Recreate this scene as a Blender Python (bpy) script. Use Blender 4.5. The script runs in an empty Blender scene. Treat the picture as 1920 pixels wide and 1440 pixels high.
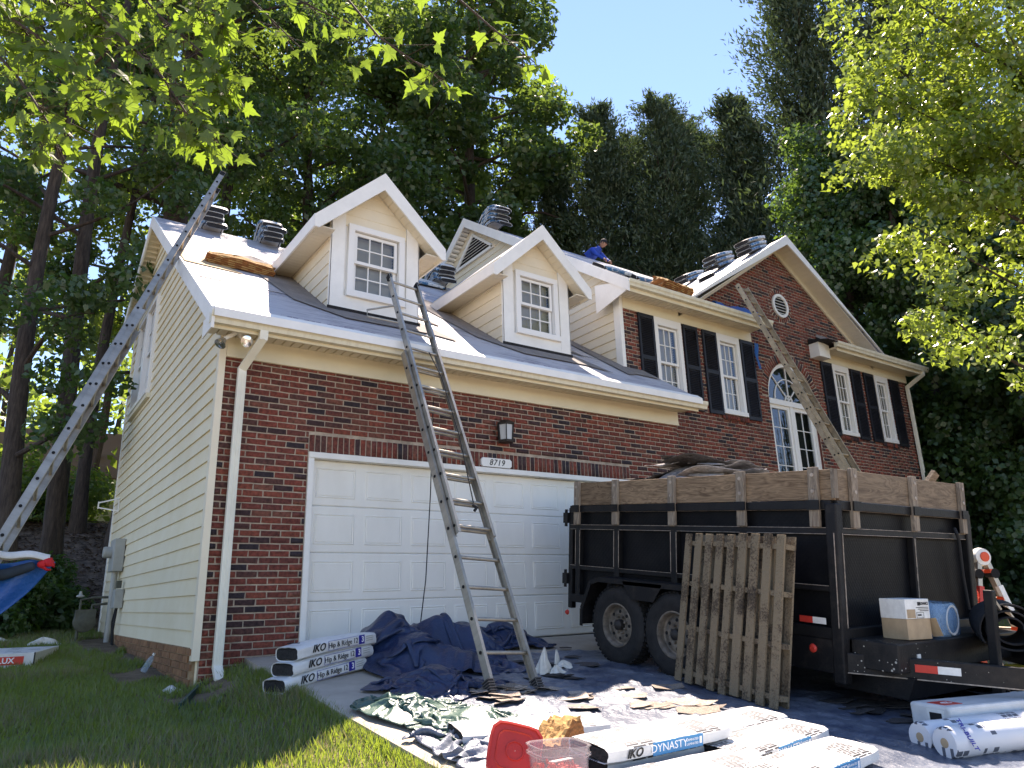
import bpy, bmesh, math, random
import numpy as np
from mathutils import Vector, Matrix

SC = bpy.context.scene
COL = SC.collection
R = math.radians
rng = random.Random(7)
npr = np.random.default_rng(11)

# ------------------------------------------------------------------ camera
YAW, PITCH, ROLL = R(35.308), R(16.288), R(-1.638)
CAMP = Vector((-1.7164, -7.7677, 0.5115))
cy, sy, cp, sp = math.cos(YAW), math.sin(YAW), math.cos(PITCH), math.sin(PITCH)
_f = Vector((sy*cp, cy*cp, sp)); _r = Vector((cy, -sy, 0)); _u = _r.cross(_f)
_r, _u = math.cos(ROLL)*_r + math.sin(ROLL)*_u, -math.sin(ROLL)*_r + math.cos(ROLL)*_u
cam_d = bpy.data.cameras.new('camera'); cam = bpy.data.objects.new('camera', cam_d); COL.objects.link(cam)
cam_d.sensor_width = 36; cam_d.lens = 1360.18/1920*36; cam_d.clip_start = 0.05; cam_d.clip_end = 2000
cam.matrix_world = Matrix(((_r.x, _u.x, -_f.x, CAMP.x), (_r.y, _u.y, -_f.y, CAMP.y), (_r.z, _u.z, -_f.z, CAMP.z), (0, 0, 0, 1)))
SC.camera = cam

# ------------------------------------------------------------------ sky, sun, exposure
SUN = Vector((0.385, 0.52, 1.0)).normalized()
W = bpy.data.worlds.new('World'); SC.world = W; W.use_nodes = True
wn = W.node_tree; bg = wn.nodes['Background']
sky = wn.nodes.new('ShaderNodeTexSky'); sky.sky_type = 'NISHITA'; sky.sun_disc = False
sky.sun_elevation = math.asin(SUN.z); sky.sun_rotation = math.atan2(SUN.x, SUN.y)
sky.altitude = 300; sky.air_density = 1.0; sky.dust_density = 0.0; sky.ozone_density = 5.0
wn.links.new(sky.outputs[0], bg.inputs[0]); bg.inputs[1].default_value = 0.108
sun_d = bpy.data.lights.new('sun', 'SUN'); sun = bpy.data.objects.new('sun', sun_d); COL.objects.link(sun)
sun_d.energy = 4.9; sun_d.angle = R(0.53); sun_d.color = (1.0, 0.95, 0.86)
sun.rotation_euler = SUN.to_track_quat('Z', 'Y').to_euler(); sun.location = (0, 0, 40)
vs = SC.view_settings; vs.view_transform = 'Standard'; vs.look = 'None'; vs.gamma = 1.0; vs.exposure = 1.68
vs.use_white_balance = True; vs.white_balance_temperature = 7300; vs.white_balance_tint = 20
SC.render.engine = 'CYCLES'
SC.cycles.max_bounces = 5; SC.cycles.diffuse_bounces = 3; SC.cycles.transparent_max_bounces = 8
SC.cycles.glossy_bounces = 2; SC.cycles.transmission_bounces = 3

# ------------------------------------------------------------------ materials
MAT = {}
def mat(name, col, rough=0.6, var=0.0, vscale=3.0, bump=0.0, bscale=40.0, metal=0.0, spec=0.4, col2=None, stretch=None, detail=6.0, rand=0.0, coords='Object', contrast=(0.35, 0.65)):
    """Principled with a noise mix between col and col2 (or a darker/lighter col), optional bump and per-object tint."""
    m = bpy.data.materials.new(name); m.use_nodes = True; MAT[name] = m
    nt = m.node_tree; N = nt.nodes; L = nt.links; b = N['Principled BSDF']
    b.inputs['Roughness'].default_value = rough; b.inputs['Metallic'].default_value = metal
    b.inputs['Specular IOR Level'].default_value = spec
    b.inputs['Base Color'].default_value = (*col, 1)
    tc = N.new('ShaderNodeTexCoord'); mp = N.new('ShaderNodeMapping'); L.new(tc.outputs[coords], mp.inputs[0])
    if stretch: mp.inputs['Scale'].default_value = stretch
    out = None
    if var > 0 or col2:
        nz = N.new('ShaderNodeTexNoise'); nz.inputs['Scale'].default_value = vscale; nz.inputs['Detail'].default_value = detail
        nz.inputs['Roughness'].default_value = 0.65; L.new(mp.outputs[0], nz.inputs[0])
        cr = N.new('ShaderNodeValToRGB'); L.new(nz.outputs[0], cr.inputs[0])
        c2 = col2 or tuple(min(1, c*(1+var)) for c in col); c1 = col if col2 else tuple(c*(1-var) for c in col)
        cr.color_ramp.elements[0].position = contrast[0]; cr.color_ramp.elements[1].position = contrast[1]
        cr.color_ramp.elements[0].color = (*c1, 1); cr.color_ramp.elements[1].color = (*c2, 1); out = cr.outputs[0]
    if rand > 0:
        oi = N.new('ShaderNodeObjectInfo'); mr = N.new('ShaderNodeMapRange'); L.new(oi.outputs['Random'], mr.inputs[0])
        mr.inputs[3].default_value = 1-rand; mr.inputs[4].default_value = 1+rand
        mx = N.new('ShaderNodeVectorMath'); mx.operation = 'SCALE'
        if out: L.new(out, mx.inputs[0])
        else: mx.inputs[0].default_value = col
        L.new(mr.outputs[0], mx.inputs['Scale']); out = mx.outputs[0]
    if out: L.new(out, b.inputs['Base Color'])
    if bump > 0:
        n2 = N.new('ShaderNodeTexNoise'); n2.inputs['Scale'].default_value = bscale; n2.inputs['Detail'].default_value = 5
        L.new(mp.outputs[0], n2.inputs[0]); bp = N.new('ShaderNodeBump'); bp.inputs['Strength'].default_value = bump
        bp.inputs['Distance'].default_value = 0.02; L.new(n2.outputs[0], bp.inputs['Height']); L.new(bp.outputs[0], b.inputs['Normal'])
    return m

def brick_mat(name, island):
    m = mat(name, (0.2, 0.05, 0.03), 0.85, bump=0.6, bscale=60); nt = m.node_tree; N = nt.nodes; L = nt.links; b = N['Principled BSDF']
    if island: src = N.new('ShaderNodeNewGeometry').outputs['Random Per Island']
    else: src = N.new('ShaderNodeObjectInfo').outputs['Random']
    cr = N.new('ShaderNodeValToRGB'); cr.color_ramp.interpolation = 'CONSTANT'; L.new(src, cr.inputs[0])
    cols = [(0.0, (0.235, 0.058, 0.038)), (0.16, (0.195, 0.052, 0.036)), (0.34, (0.265, 0.070, 0.043)), (0.48, (0.165, 0.050, 0.037)),
            (0.60, (0.215, 0.076, 0.050)), (0.72, (0.065, 0.034, 0.033)), (0.82, (0.042, 0.030, 0.034)), (0.90, (0.115, 0.048, 0.038))]
    el = cr.color_ramp.elements; el[0].position = 0; el[0].color = (*cols[0][1], 1); el[1].position = cols[1][0]; el[1].color = (*cols[1][1], 1)
    for p_, c_ in cols[2:]:
        e = el.new(p_); e.color = (*c_, 1)
    geo = N.new('ShaderNodeNewGeometry')
    nz = N.new('ShaderNodeTexNoise'); nz.inputs['Scale'].default_value = 28; nz.inputs['Detail'].default_value = 6; L.new(geo.outputs['Position'], nz.inputs[0])
    mr = N.new('ShaderNodeMapRange'); L.new(nz.outputs[0], mr.inputs[0]); mr.inputs[1].default_value = 0.3; mr.inputs[2].default_value = 0.7; mr.inputs[3].default_value = 0.55; mr.inputs[4].default_value = 1.45
    n3 = N.new('ShaderNodeTexNoise'); n3.inputs['Scale'].default_value = 1.3; n3.inputs['Detail'].default_value = 4; L.new(geo.outputs['Position'], n3.inputs[0])
    m3 = N.new('ShaderNodeMapRange'); L.new(n3.outputs[0], m3.inputs[0]); m3.inputs[3].default_value = 0.72; m3.inputs[4].default_value = 1.28
    mu = N.new('ShaderNodeMath'); mu.operation = 'MULTIPLY'; L.new(mr.outputs[0], mu.inputs[0]); L.new(m3.outputs[0], mu.inputs[1])
    sc = N.new('ShaderNodeVectorMath'); sc.operation = 'SCALE'; L.new(cr.outputs[0], sc.inputs[0]); L.new(mu.outputs[0], sc.inputs['Scale'])
    L.new(sc.outputs[0], b.inputs['Base Color']); return m
brick_mat('brick_single', False); brick_mat('brick_joined', True)
mat('mortar', (0.44, 0.35, 0.26), 0.95, 0.25, 8, 0.6, 90)
mat('foundation_brick', (0.30, 0.155, 0.07), 0.9, 0.4, 9, 0.8, 70, rand=0.25, col2=(0.22, 0.10, 0.05))
mat('foundation_mortar', (0.30, 0.20, 0.11), 0.95, 0.3, 8, 0.6, 90)
mat('siding', (0.79, 0.68, 0.45), 0.5, 0.05, 2.0, 0.04, 25, col2=(0.84, 0.74, 0.52), rand=0.03)
mat('siding_light', (0.80, 0.71, 0.53), 0.5, 0.04, 2.0, 0.04, 25, rand=0.03)
mat('trim', (0.84, 0.82, 0.75), 0.45, 0.05, 3.0, 0.03, 30)
mat('cream_trim', (0.76, 0.69, 0.50), 0.5, 0.05, 1.5, 0.03, 20)
mat('gutter', (0.74, 0.69, 0.52), 0.4, 0.0, 2.0, 0.02, 20, col2=(0.58, 0.52, 0.38), stretch=(6, 1, 1.2), contrast=(0.45, 0.85))
mat('downspout', (0.82, 0.79, 0.66), 0.4, 0.06, 3.0)
mat('soffit', (0.74, 0.66, 0.50), 0.6, 0.05, 2)
mat('garage_door', (0.86, 0.835, 0.75), 0.5, 0.0, 1.6, 0.08, 90, col2=(0.78, 0.75, 0.66), stretch=(1.5, 1.5, 0.6), contrast=(0.45, 0.8))
mat('shutter', (0.012, 0.013, 0.018), 0.55, 0.2, 4)
mat('vinyl', (0.84, 0.82, 0.76), 0.35)
mat('blind', (0.45, 0.43, 0.38), 0.5)
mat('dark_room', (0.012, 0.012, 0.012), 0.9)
mat('black_metal', (0.005, 0.005, 0.0065), 0.5, 0.4, 5, 0.15, 60, col2=(0.013, 0.0125, 0.012), spec=0.25)
mat('scuffed_black', (0.007, 0.007, 0.008), 0.55, 0, 7, 0.2, 60, col2=(0.035, 0.030, 0.025), contrast=(0.5, 0.8), spec=0.25)
mat('worn_edge_highlight', (0.30, 0.25, 0.20), 0.5, 0.4, 18)  # tan wear, with the highlights along the rail edges put into the colour
mat('rubber', (0.012, 0.012, 0.012), 0.75, 0.4, 10, 0.3, 60)
mat('rim', (0.17, 0.145, 0.115), 0.6, 0.5, 9, 0.3, 50, metal=0.3)
mat('hub', (0.02, 0.018, 0.016), 0.6, 0.4, 20)
mat('alu', (0.42, 0.38, 0.31), 0.45, 0.2, 6, 0.08, 60, metal=0.75, stretch=(1, 1, 0.2))
mat('alu_dirty', (0.40, 0.32, 0.21), 0.6, 0.3, 7, 0.15, 60, metal=0.25)
mat('alu_dark', (0.12, 0.11, 0.10), 0.5, 0.2, 6, metal=0.4)
mat('hole', (0.008, 0.008, 0.008), 0.9)
mat('red', (0.62, 0.045, 0.028), 0.4, 0.1, 5)
mat('orange_plastic', (0.75, 0.08, 0.02), 0.4)
mat('sticker_white', (0.75, 0.75, 0.70), 0.4, 0.1, 12)
mat('cardboard', (0.42, 0.31, 0.19), 0.8, 0.12, 6, 0.1, 60)
mat('foam', (0.34, 0.185, 0.06), 0.95, 0.3, 9, 1.0, 26, col2=(0.42, 0.25, 0.09))
mat('foam_side', (0.24, 0.095, 0.028), 0.95, 0.25, 9, 0.8, 30)  # darker brown for the sides and underside of the foam blocks
mat('black_shingle', (0.022, 0.021, 0.021), 0.95, 0.5, 40, 0.6, 120)
mat('wrap_blue', (0.02, 0.14, 0.30), 0.35, 0.0, 7, 0.2, 30, col2=(0.60, 0.66, 0.70), contrast=(0.46, 0.54))
mat('print_blue', (0.01, 0.20, 0.42), 0.35)
mat('print_navy', (0.03, 0.03, 0.26), 0.4)
mat('ink', (0.012, 0.012, 0.012), 0.6)
mat('ink_white', (0.85, 0.85, 0.85), 0.5)
mat('shingle_scrap', (0.42, 0.34, 0.27), 0.95, 0.3, 30, 0.7, 130, rand=0.35)
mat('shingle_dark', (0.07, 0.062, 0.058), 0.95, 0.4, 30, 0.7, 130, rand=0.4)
mat('shingle_grey', (0.30, 0.28, 0.265), 0.9, 0.4, 22, 0.8, 110, rand=0.3)
mat('concrete', (0.46, 0.40, 0.32), 0.9, 0.18, 3, 0.35, 160, col2=(0.36, 0.31, 0.25))
mat('cloth_white', (0.66, 0.63, 0.54), 0.9, 0.12, 9, 0.3, 40)
mat('glove_red', (0.60, 0.015, 0.02), 0.7)
mat('sleeve', (0.030, 0.042, 0.055), 0.9, 0.2, 12)
mat('shirt_blue', (0.015, 0.06, 0.36), 0.8, 0.15, 10)
mat('pants', (0.02, 0.02, 0.024), 0.85)
mat('skin', (0.32, 0.16, 0.10), 0.6)
mat('cap', (0.012, 0.013, 0.017), 0.8)
mat('meter_grey', (0.36, 0.36, 0.32), 0.5, 0.1, 5)
mat('gas_meter', (0.085, 0.085, 0.06), 0.6, 0.25, 8)
mat('splash_green', (0.018, 0.060, 0.045), 0.6, 0.3, 6)
mat('lantern', (0.022, 0.018, 0.015), 0.5, 0.2, 8)
mat('lamp_silver', (0.72, 0.72, 0.70), 0.16, metal=0.9)
mat('plastic_bag', (0.55, 0.55, 0.52), 0.3, 0.1, 10)
mat('yellow_lid', (0.55, 0.38, 0.03), 0.5)
mat('black_cloth', (0.02, 0.02, 0.021), 0.9, 0.3, 8, 0.3, 30)
mat('rope', (0.02, 0.02, 0.02), 0.9)
mat('felt', (0.21, 0.185, 0.165), 0.92, 0.15, 7, 0.2, 80)
mat('plywood', (0.46, 0.33, 0.18), 0.85, 0.2, 5, stretch=(1, 6, 6))
mat('bark', (0.060, 0.045, 0.035), 0.95, 0.45, 7, 1.0, 12, stretch=(3, 3, 0.5))
mat('twig', (0.075, 0.05, 0.035), 0.9, 0.3, 8)
mat('mulch', (0.13, 0.085, 0.06), 0.95, 0.5, 14, 1.0, 30, col2=(0.24, 0.17, 0.12))
mat('far_wall', (0.42, 0.37, 0.20), 0.8, 0.05, 1)
mat('far_roof', (0.20, 0.15, 0.13), 0.9)
mat('glass_jar', (0.5, 0.5, 0.48), 0.2)

def wood(name, c1, c2, axis, scale=1.0, rough=0.85):
    """plank wood, grain along the given local axis"""
    m = mat(name, c1, rough, bump=0.3, bscale=50); nt = m.node_tree; N = nt.nodes; L = nt.links; b = N['Principled BSDF']
    tc = N.new('ShaderNodeTexCoord'); mp = N.new('ShaderNodeMapping'); L.new(tc.outputs['Object'], mp.inputs[0])
    s = [7.0*scale]*3; s[axis] = 0.9*scale; mp.inputs['Scale'].default_value = s
    oi = N.new('ShaderNodeObjectInfo'); add = N.new('ShaderNodeVectorMath'); add.operation = 'ADD'
    ml = N.new('ShaderNodeMath'); ml.operation = 'MULTIPLY'; ml.inputs[1].default_value = 37.0; L.new(oi.outputs['Random'], ml.inputs[0])
    L.new(mp.outputs[0], add.inputs[0]); L.new(ml.outputs[0], add.inputs[1])
    nz = N.new('ShaderNodeTexNoise'); nz.inputs['Scale'].default_value = 1.6; nz.inputs['Detail'].default_value = 3; nz.inputs['Distortion'].default_value = 1.2; L.new(add.outputs[0], nz.inputs[0])
    wv = N.new('ShaderNodeMath'); wv.operation = 'MULTIPLY'; wv.inputs[1].default_value = 9; L.new(nz.outputs[0], wv.inputs[0])
    fr = N.new('ShaderNodeMath'); fr.operation = 'PINGPONG'; fr.inputs[1].default_value = 0.5; L.new(wv.outputs[0], fr.inputs[0])
    n2 = N.new('ShaderNodeTexNoise'); n2.inputs['Scale'].default_value = 5; n2.inputs['Detail'].default_value = 8; L.new(add.outputs[0], n2.inputs[0])
    ad = N.new('ShaderNodeMath'); L.new(fr.outputs[0], ad.inputs[0]); L.new(n2.outputs[0], ad.inputs[1])
    cr = N.new('ShaderNodeValToRGB'); L.new(ad.outputs[0], cr.inputs[0]); cr.color_ramp.elements[0].position = 0.35; cr.color_ramp.elements[1].position = 1.05
    cr.color_ramp.elements[0].color = (*c1, 1); cr.color_ramp.elements[1].color = (*c2, 1)
    mr = N.new('ShaderNodeMapRange'); L.new(oi.outputs['Random'], mr.inputs[0]); mr.inputs[3].default_value = 0.75; mr.inputs[4].default_value = 1.2
    sc = N.new('ShaderNodeVectorMath'); sc.operation = 'SCALE'; L.new(cr.outputs[0], sc.inputs[0]); L.new(mr.outputs[0], sc.inputs['Scale'])
    L.new(sc.outputs[0], b.inputs['Base Color']); return m
wood('board_y', (0.10, 0.062, 0.035), (0.27, 0.185, 0.11), 1)
wood('board_x', (0.12, 0.085, 0.055), (0.27, 0.20, 0.13), 0)
wood('stake', (0.13, 0.10, 0.075), (0.28, 0.23, 0.17), 2)
def pallet_mat():
    m = mat('pallet_wood', (0.13, 0.10, 0.065), 0.95, bump=0.7, bscale=60); nt = m.node_tree; N = nt.nodes; L = nt.links; b = N['Principled BSDF']
    tc = N.new('ShaderNodeTexCoord'); oi = N.new('ShaderNodeObjectInfo'); add = N.new('ShaderNodeVectorMath')
    L.new(tc.outputs['Object'], add.inputs[0]); ml = N.new('ShaderNodeMath'); ml.operation = 'MULTIPLY'; ml.inputs[1].default_value = 31; L.new(oi.outputs['Random'], ml.inputs[0]); L.new(ml.outputs[0], add.inputs[1])
    n1 = N.new('ShaderNodeTexNoise'); n1.inputs['Scale'].default_value = 3; n1.inputs['Detail'].default_value = 4; L.new(add.outputs[0], n1.inputs[0])
    n2 = N.new('ShaderNodeTexNoise'); n2.inputs['Scale'].default_value = 55; n2.inputs['Detail'].default_value = 6; n2.inputs['Roughness'].default_value = 0.8; L.new(add.outputs[0], n2.inputs[0])
    ad = N.new('ShaderNodeMath'); ad.operation = 'ADD'; L.new(n1.outputs[0], ad.inputs[0]); L.new(n2.outputs[0], ad.inputs[1])
    cr = N.new('ShaderNodeValToRGB'); L.new(ad.outputs[0], cr.inputs[0]); e = cr.color_ramp.elements
    e[0].position = 0.75; e[0].color = (0.022, 0.017, 0.013, 1); e[1].position = 1.0; e[1].color = (0.10, 0.072, 0.045, 1)
    x = e.new(0.999); x.color = (0.10, 0.072, 0.045, 1); e[1].position = 0.93; e[-1].position = 1.0; e[-1].color = (0.20, 0.155, 0.098, 1)
    L.new(cr.outputs[0], b.inputs['Base Color']); return m
pallet_mat()

def underlay_mat(name, base=(0.44, 0.43, 0.44), ink=(0.12, 0.11, 0.15)):
    """pale synthetic roofing underlayment, streaked with faint print running along the eave"""
    m = mat(name, base, 0.55, bump=0.15, bscale=14); nt = m.node_tree; N = nt.nodes; L = nt.links; b = N['Principled BSDF']
    tc = N.new('ShaderNodeTexCoord'); mp = N.new('ShaderNodeMapping'); L.new(tc.outputs['Object'], mp.inputs[0]); mp.inputs['Scale'].default_value = (2.6, 26, 26)
    nz = N.new('ShaderNodeTexNoise'); nz.inputs['Scale'].default_value = 1.0; nz.inputs['Detail'].default_value = 6; nz.inputs['Roughness'].default_value = 0.7; L.new(mp.outputs[0], nz.inputs[0])
    m2 = N.new('ShaderNodeMapping'); L.new(tc.outputs['Object'], m2.inputs[0]); m2.inputs['Scale'].default_value = (1, 1, 1)
    n2 = N.new('ShaderNodeTexNoise'); n2.inputs['Scale'].default_value = 1.1; n2.inputs['Detail'].default_value = 5; L.new(m2.outputs[0], n2.inputs[0])
    ad = N.new('ShaderNodeMath'); L.new(nz.outputs[0], ad.inputs[0]); mu = N.new('ShaderNodeMath'); mu.operation = 'MULTIPLY'; mu.inputs[1].default_value = 0.55; L.new(n2.outputs[0], mu.inputs[0]); L.new(mu.outputs[0], ad.inputs[1])
    cr = N.new('ShaderNodeValToRGB'); L.new(ad.outputs[0], cr.inputs[0]); cr.color_ramp.elements[0].position = 0.76; cr.color_ramp.elements[1].position = 0.96
    cr.color_ramp.elements[0].color = (*base, 1); cr.color_ramp.elements[1].color = (*ink, 1)
    L.new(cr.outputs[0], b.inputs['Base Color']); return m
underlay_mat('underlayment')

def print_mat(name, base=(0.62, 0.62, 0.61), ink=(0.06, 0.06, 0.063), sc=(15, 64, 64), thr=(0.74, 0.62), block=3.6):
    """white wrapper with blocks of fine printed lines"""
    m = mat(name, base, 0.38, bump=0.12, bscale=18); nt = m.node_tree; N = nt.nodes; L = nt.links; b = N['Principled BSDF']
    tc = N.new('ShaderNodeTexCoord'); mp = N.new('ShaderNodeMapping'); L.new(tc.outputs['Object'], mp.inputs[0]); mp.inputs['Scale'].default_value = sc
    br = N.new('ShaderNodeTexBrick'); br.inputs['Scale'].default_value = 1.0; br.offset = 0.37; br.inputs['Mortar Size'].default_value = 0.12; br.inputs['Brick Width'].default_value = 1.7; br.inputs['Row Height'].default_value = 1.0
    br.inputs['Color1'].default_value = (0, 0, 0, 1); br.inputs['Color2'].default_value = (1, 1, 1, 1); br.inputs['Mortar'].default_value = (1, 1, 1, 1)
    L.new(mp.outputs[0], br.inputs[0])
    n2 = N.new('ShaderNodeTexVoronoi'); n2.inputs['Scale'].default_value = block; n2.distance = 'CHEBYCHEV'; L.new(tc.outputs['Object'], n2.inputs[0])
    sep = N.new('ShaderNodeSeparateColor'); L.new(n2.outputs['Color'], sep.inputs[0])
    lt = N.new('ShaderNodeMath'); lt.operation = 'LESS_THAN'; lt.inputs[1].default_value = thr[0]+0.1; L.new(sep.outputs[0], lt.inputs[0])
    gap = N.new('ShaderNodeMath'); gap.operation = 'LESS_THAN'; gap.inputs[1].default_value = 0.42/block*block*0.9; L.new(n2.outputs['Distance'], gap.inputs[0])
    inv = N.new('ShaderNodeMath'); inv.operation = 'SUBTRACT'; inv.inputs[0].default_value = 1.0; L.new(br.outputs['Color'], inv.inputs[1])
    a = N.new('ShaderNodeMath'); a.operation = 'MULTIPLY'; L.new(inv.outputs[0], a.inputs[0]); L.new(lt.outputs[0], a.inputs[1])
    c = N.new('ShaderNodeMath'); c.operation = 'MULTIPLY'; L.new(a.outputs[0], c.inputs[0]); L.new(gap.outputs[0], c.inputs[1])
    gt = N.new('ShaderNodeMath'); gt.operation = 'GREATER_THAN'; gt.inputs[1].default_value = 0.22; L.new(c.outputs[0], gt.inputs[0])
    mx = N.new('ShaderNodeMix'); mx.data_type = 'RGBA'; mx.inputs[6].default_value = (*base, 1); mx.inputs[7].default_value = (*ink, 1); L.new(gt.outputs[0], mx.inputs[0])
    L.new(mx.outputs[2], b.inputs['Base Color']); return m
print_mat('roof_print', (0.44, 0.43, 0.44), (0.05, 0.05, 0.10), (26, 30, 30), (0.95, 0.6), 1.0); print_mat('wrap_print'); print_mat('roll_print', (0.66, 0.67, 0.68), (0.10, 0.11, 0.13), (34, 34, 60), (0.66, 0.7), 5.0)
mat('wrap_white', (0.66, 0.66, 0.63), 0.36, 0.08, 8, 0.25, 22)

def glass_mat():
    m = bpy.data.materials.new('pane_glass'); m.use_nodes = True; MAT['pane_glass'] = m; nt = m.node_tree; N = nt.nodes; L = nt.links; N.remove(N['Principled BSDF'])
    o = N['Material Output']; g = N.new('ShaderNodeBsdfGlossy'); g.inputs['Roughness'].default_value = 0.02; g.inputs['Color'].default_value = (0.9, 0.93, 1, 1)
    t = N.new('ShaderNodeBsdfTransparent'); t.inputs['Color'].default_value = (0.80, 0.84, 0.83, 1)
    nz = N.new('ShaderNodeTexNoise'); nz.inputs['Scale'].default_value = 2.2; bp = N.new('ShaderNodeBump'); bp.inputs['Strength'].default_value = 0.06; bp.inputs['Distance'].default_value = 0.05
    L.new(nz.outputs[0], bp.inputs['Height']); L.new(bp.outputs[0], g.inputs['Normal'])
    lw = N.new('ShaderNodeLayerWeight'); lw.inputs[0].default_value = 0.5; pw = N.new('ShaderNodeMath'); pw.operation = 'POWER'; pw.inputs[1].default_value = 3.0; L.new(lw.outputs['Facing'], pw.inputs[0])
    f = N.new('ShaderNodeMath'); f.operation = 'MULTIPLY_ADD'; f.inputs[1].default_value = 0.6; f.inputs[2].default_value = 0.07; L.new(pw.outputs[0], f.inputs[0]); mx = N.new('ShaderNodeMixShader'); L.new(f.outputs[0], mx.inputs[0]); L.new(t.outputs[0], mx.inputs[1]); L.new(g.outputs[0], mx.inputs[2]); L.new(mx.outputs[0], o.inputs[0])
glass_mat()
def film_mat(name, tint, fac):
    m = bpy.data.materials.new(name); m.use_nodes = True; MAT[name] = m; nt = m.node_tree; N = nt.nodes; L = nt.links
    o = N['Material Output']; b = N['Principled BSDF']; b.inputs['Base Color'].default_value = (*tint, 1); b.inputs['Roughness'].default_value = 0.15
    t = N.new('ShaderNodeBsdfTransparent'); t.inputs['Color'].default_value = (*[min(1, 0.55+0.5*c) for c in tint], 1); mx = N.new('ShaderNodeMixShader'); mx.inputs[0].default_value = fac
    L.new(t.outputs[0], mx.inputs[1]); L.new(b.outputs[0], mx.inputs[2]); L.new(mx.outputs[0], o.inputs[0])
film_mat('clear_tub', (0.75, 0.70, 0.70), 0.2); film_mat('water_film', (0.42, 0.66, 0.86), 0.24); film_mat('bottle', (0.62, 0.76, 0.86), 0.25)

def leaf_mat(name, c1, c2, trans, tfac=0.5, rough=0.45, scale=0.6, gloss=0.05):
    """two-sided leaf: diffuse with a little gloss, plus light passing through"""
    m = bpy.data.materials.new(name); m.use_nodes = True; MAT[name] = m; nt = m.node_tree; N = nt.nodes; L = nt.links
    o = N['Material Output']; N.remove(N['Principled BSDF']); b = N.new('ShaderNodeBsdfDiffuse'); gl = N.new('ShaderNodeBsdfGlossy'); gl.inputs['Roughness'].default_value = rough; gl.inputs['Color'].default_value = (0.9, 0.9, 0.9, 1)
    g = N.new('ShaderNodeNewGeometry'); nz = N.new('ShaderNodeTexNoise'); nz.inputs['Scale'].default_value = scale; nz.inputs['Detail'].default_value = 2; L.new(g.outputs['Position'], nz.inputs[0])
    ad = N.new('ShaderNodeMath'); ad.operation = 'MULTIPLY_ADD'; L.new(g.outputs['Random Per Island'], ad.inputs[0]); ad.inputs[1].default_value = 0.5; L.new(nz.outputs[0], ad.inputs[2])
    cr = N.new('ShaderNodeValToRGB'); L.new(ad.outputs[0], cr.inputs[0]); cr.color_ramp.elements[0].position = 0.45; cr.color_ramp.elements[1].position = 1.0
    cr.color_ramp.elements[0].color = (*c1, 1); cr.color_ramp.elements[1].color = (*c2, 1); L.new(cr.outputs[0], b.inputs['Color'])
    t = N.new('ShaderNodeBsdfTranslucent'); t.inputs['Color'].default_value = (*trans, 1)
    mx = N.new('ShaderNodeMixShader'); mx.inputs[0].default_value = tfac; L.new(b.outputs[0], mx.inputs[1]); L.new(t.outputs[0], mx.inputs[2])
    m2 = N.new('ShaderNodeMixShader'); m2.inputs[0].default_value = gloss; L.new(mx.outputs[0], m2.inputs[1]); L.new(gl.outputs[0], m2.inputs[2]); L.new(m2.outputs[0], o.inputs[0]); return m
leaf_mat('leaf_dark', (0.020, 0.052, 0.018), (0.068, 0.122, 0.032), (0.15, 0.27, 0.035), 0.40)
leaf_mat('leaf_mid', (0.034, 0.085, 0.018), (0.11, 0.175, 0.035), (0.30, 0.42, 0.045), 0.5)
leaf_mat('leaf_oak', (0.028, 0.070, 0.022), (0.080, 0.135, 0.036), (0.19, 0.29, 0.04), 0.40)
leaf_mat('leaf_conifer', (0.020, 0.050, 0.024), (0.075, 0.110, 0.042), (0.09, 0.14, 0.035), 0.25, 0.6)
leaf_mat('leaf_ivy', (0.022, 0.060, 0.022), (0.060, 0.120, 0.032), (0.16, 0.28, 0.035), 0.38)
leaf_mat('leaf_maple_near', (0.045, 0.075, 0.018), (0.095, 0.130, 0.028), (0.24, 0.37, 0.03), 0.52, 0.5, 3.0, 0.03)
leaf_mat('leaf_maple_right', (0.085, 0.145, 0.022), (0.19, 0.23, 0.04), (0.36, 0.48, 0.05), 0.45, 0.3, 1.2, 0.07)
leaf_mat('leaf_shrub', (0.022, 0.065, 0.018), (0.065, 0.130, 0.032), (0.14, 0.26, 0.03), 0.4)
leaf_mat('grass_blade', (0.042, 0.085, 0.020), (0.135, 0.175, 0.045), (0.36, 0.48, 0.045), 0.45, 0.5, 1.5)
leaf_mat('grass_dry', (0.16, 0.15, 0.07), (0.28, 0.25, 0.13), (0.30, 0.27, 0.10), 0.4, 0.6, 1.5)
def tarp_mat(name, c1, c2, rough=0.3):
    m = mat(name, c1, rough, 0.0, 2.2, 0.5, 30, col2=c2, spec=0.5, contrast=(0.4, 0.75)); return m
tarp_mat('tarp_blue', (0.010, 0.022, 0.062), (0.022, 0.042, 0.10), 0.34)
tarp_mat('tarp_worn', (0.055, 0.072, 0.11), (0.24, 0.26, 0.29), 0.36)
tarp_mat('tarp_green', (0.045, 0.095, 0.072), (0.11, 0.165, 0.125), 0.36)
tarp_mat('tarp_bright_blue', (0.008, 0.10, 0.36), (0.012, 0.13, 0.42), 0.4)
tarp_mat('plastic_black', (0.006, 0.006, 0.007), (0.012, 0.012, 0.013), 0.12)

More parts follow.
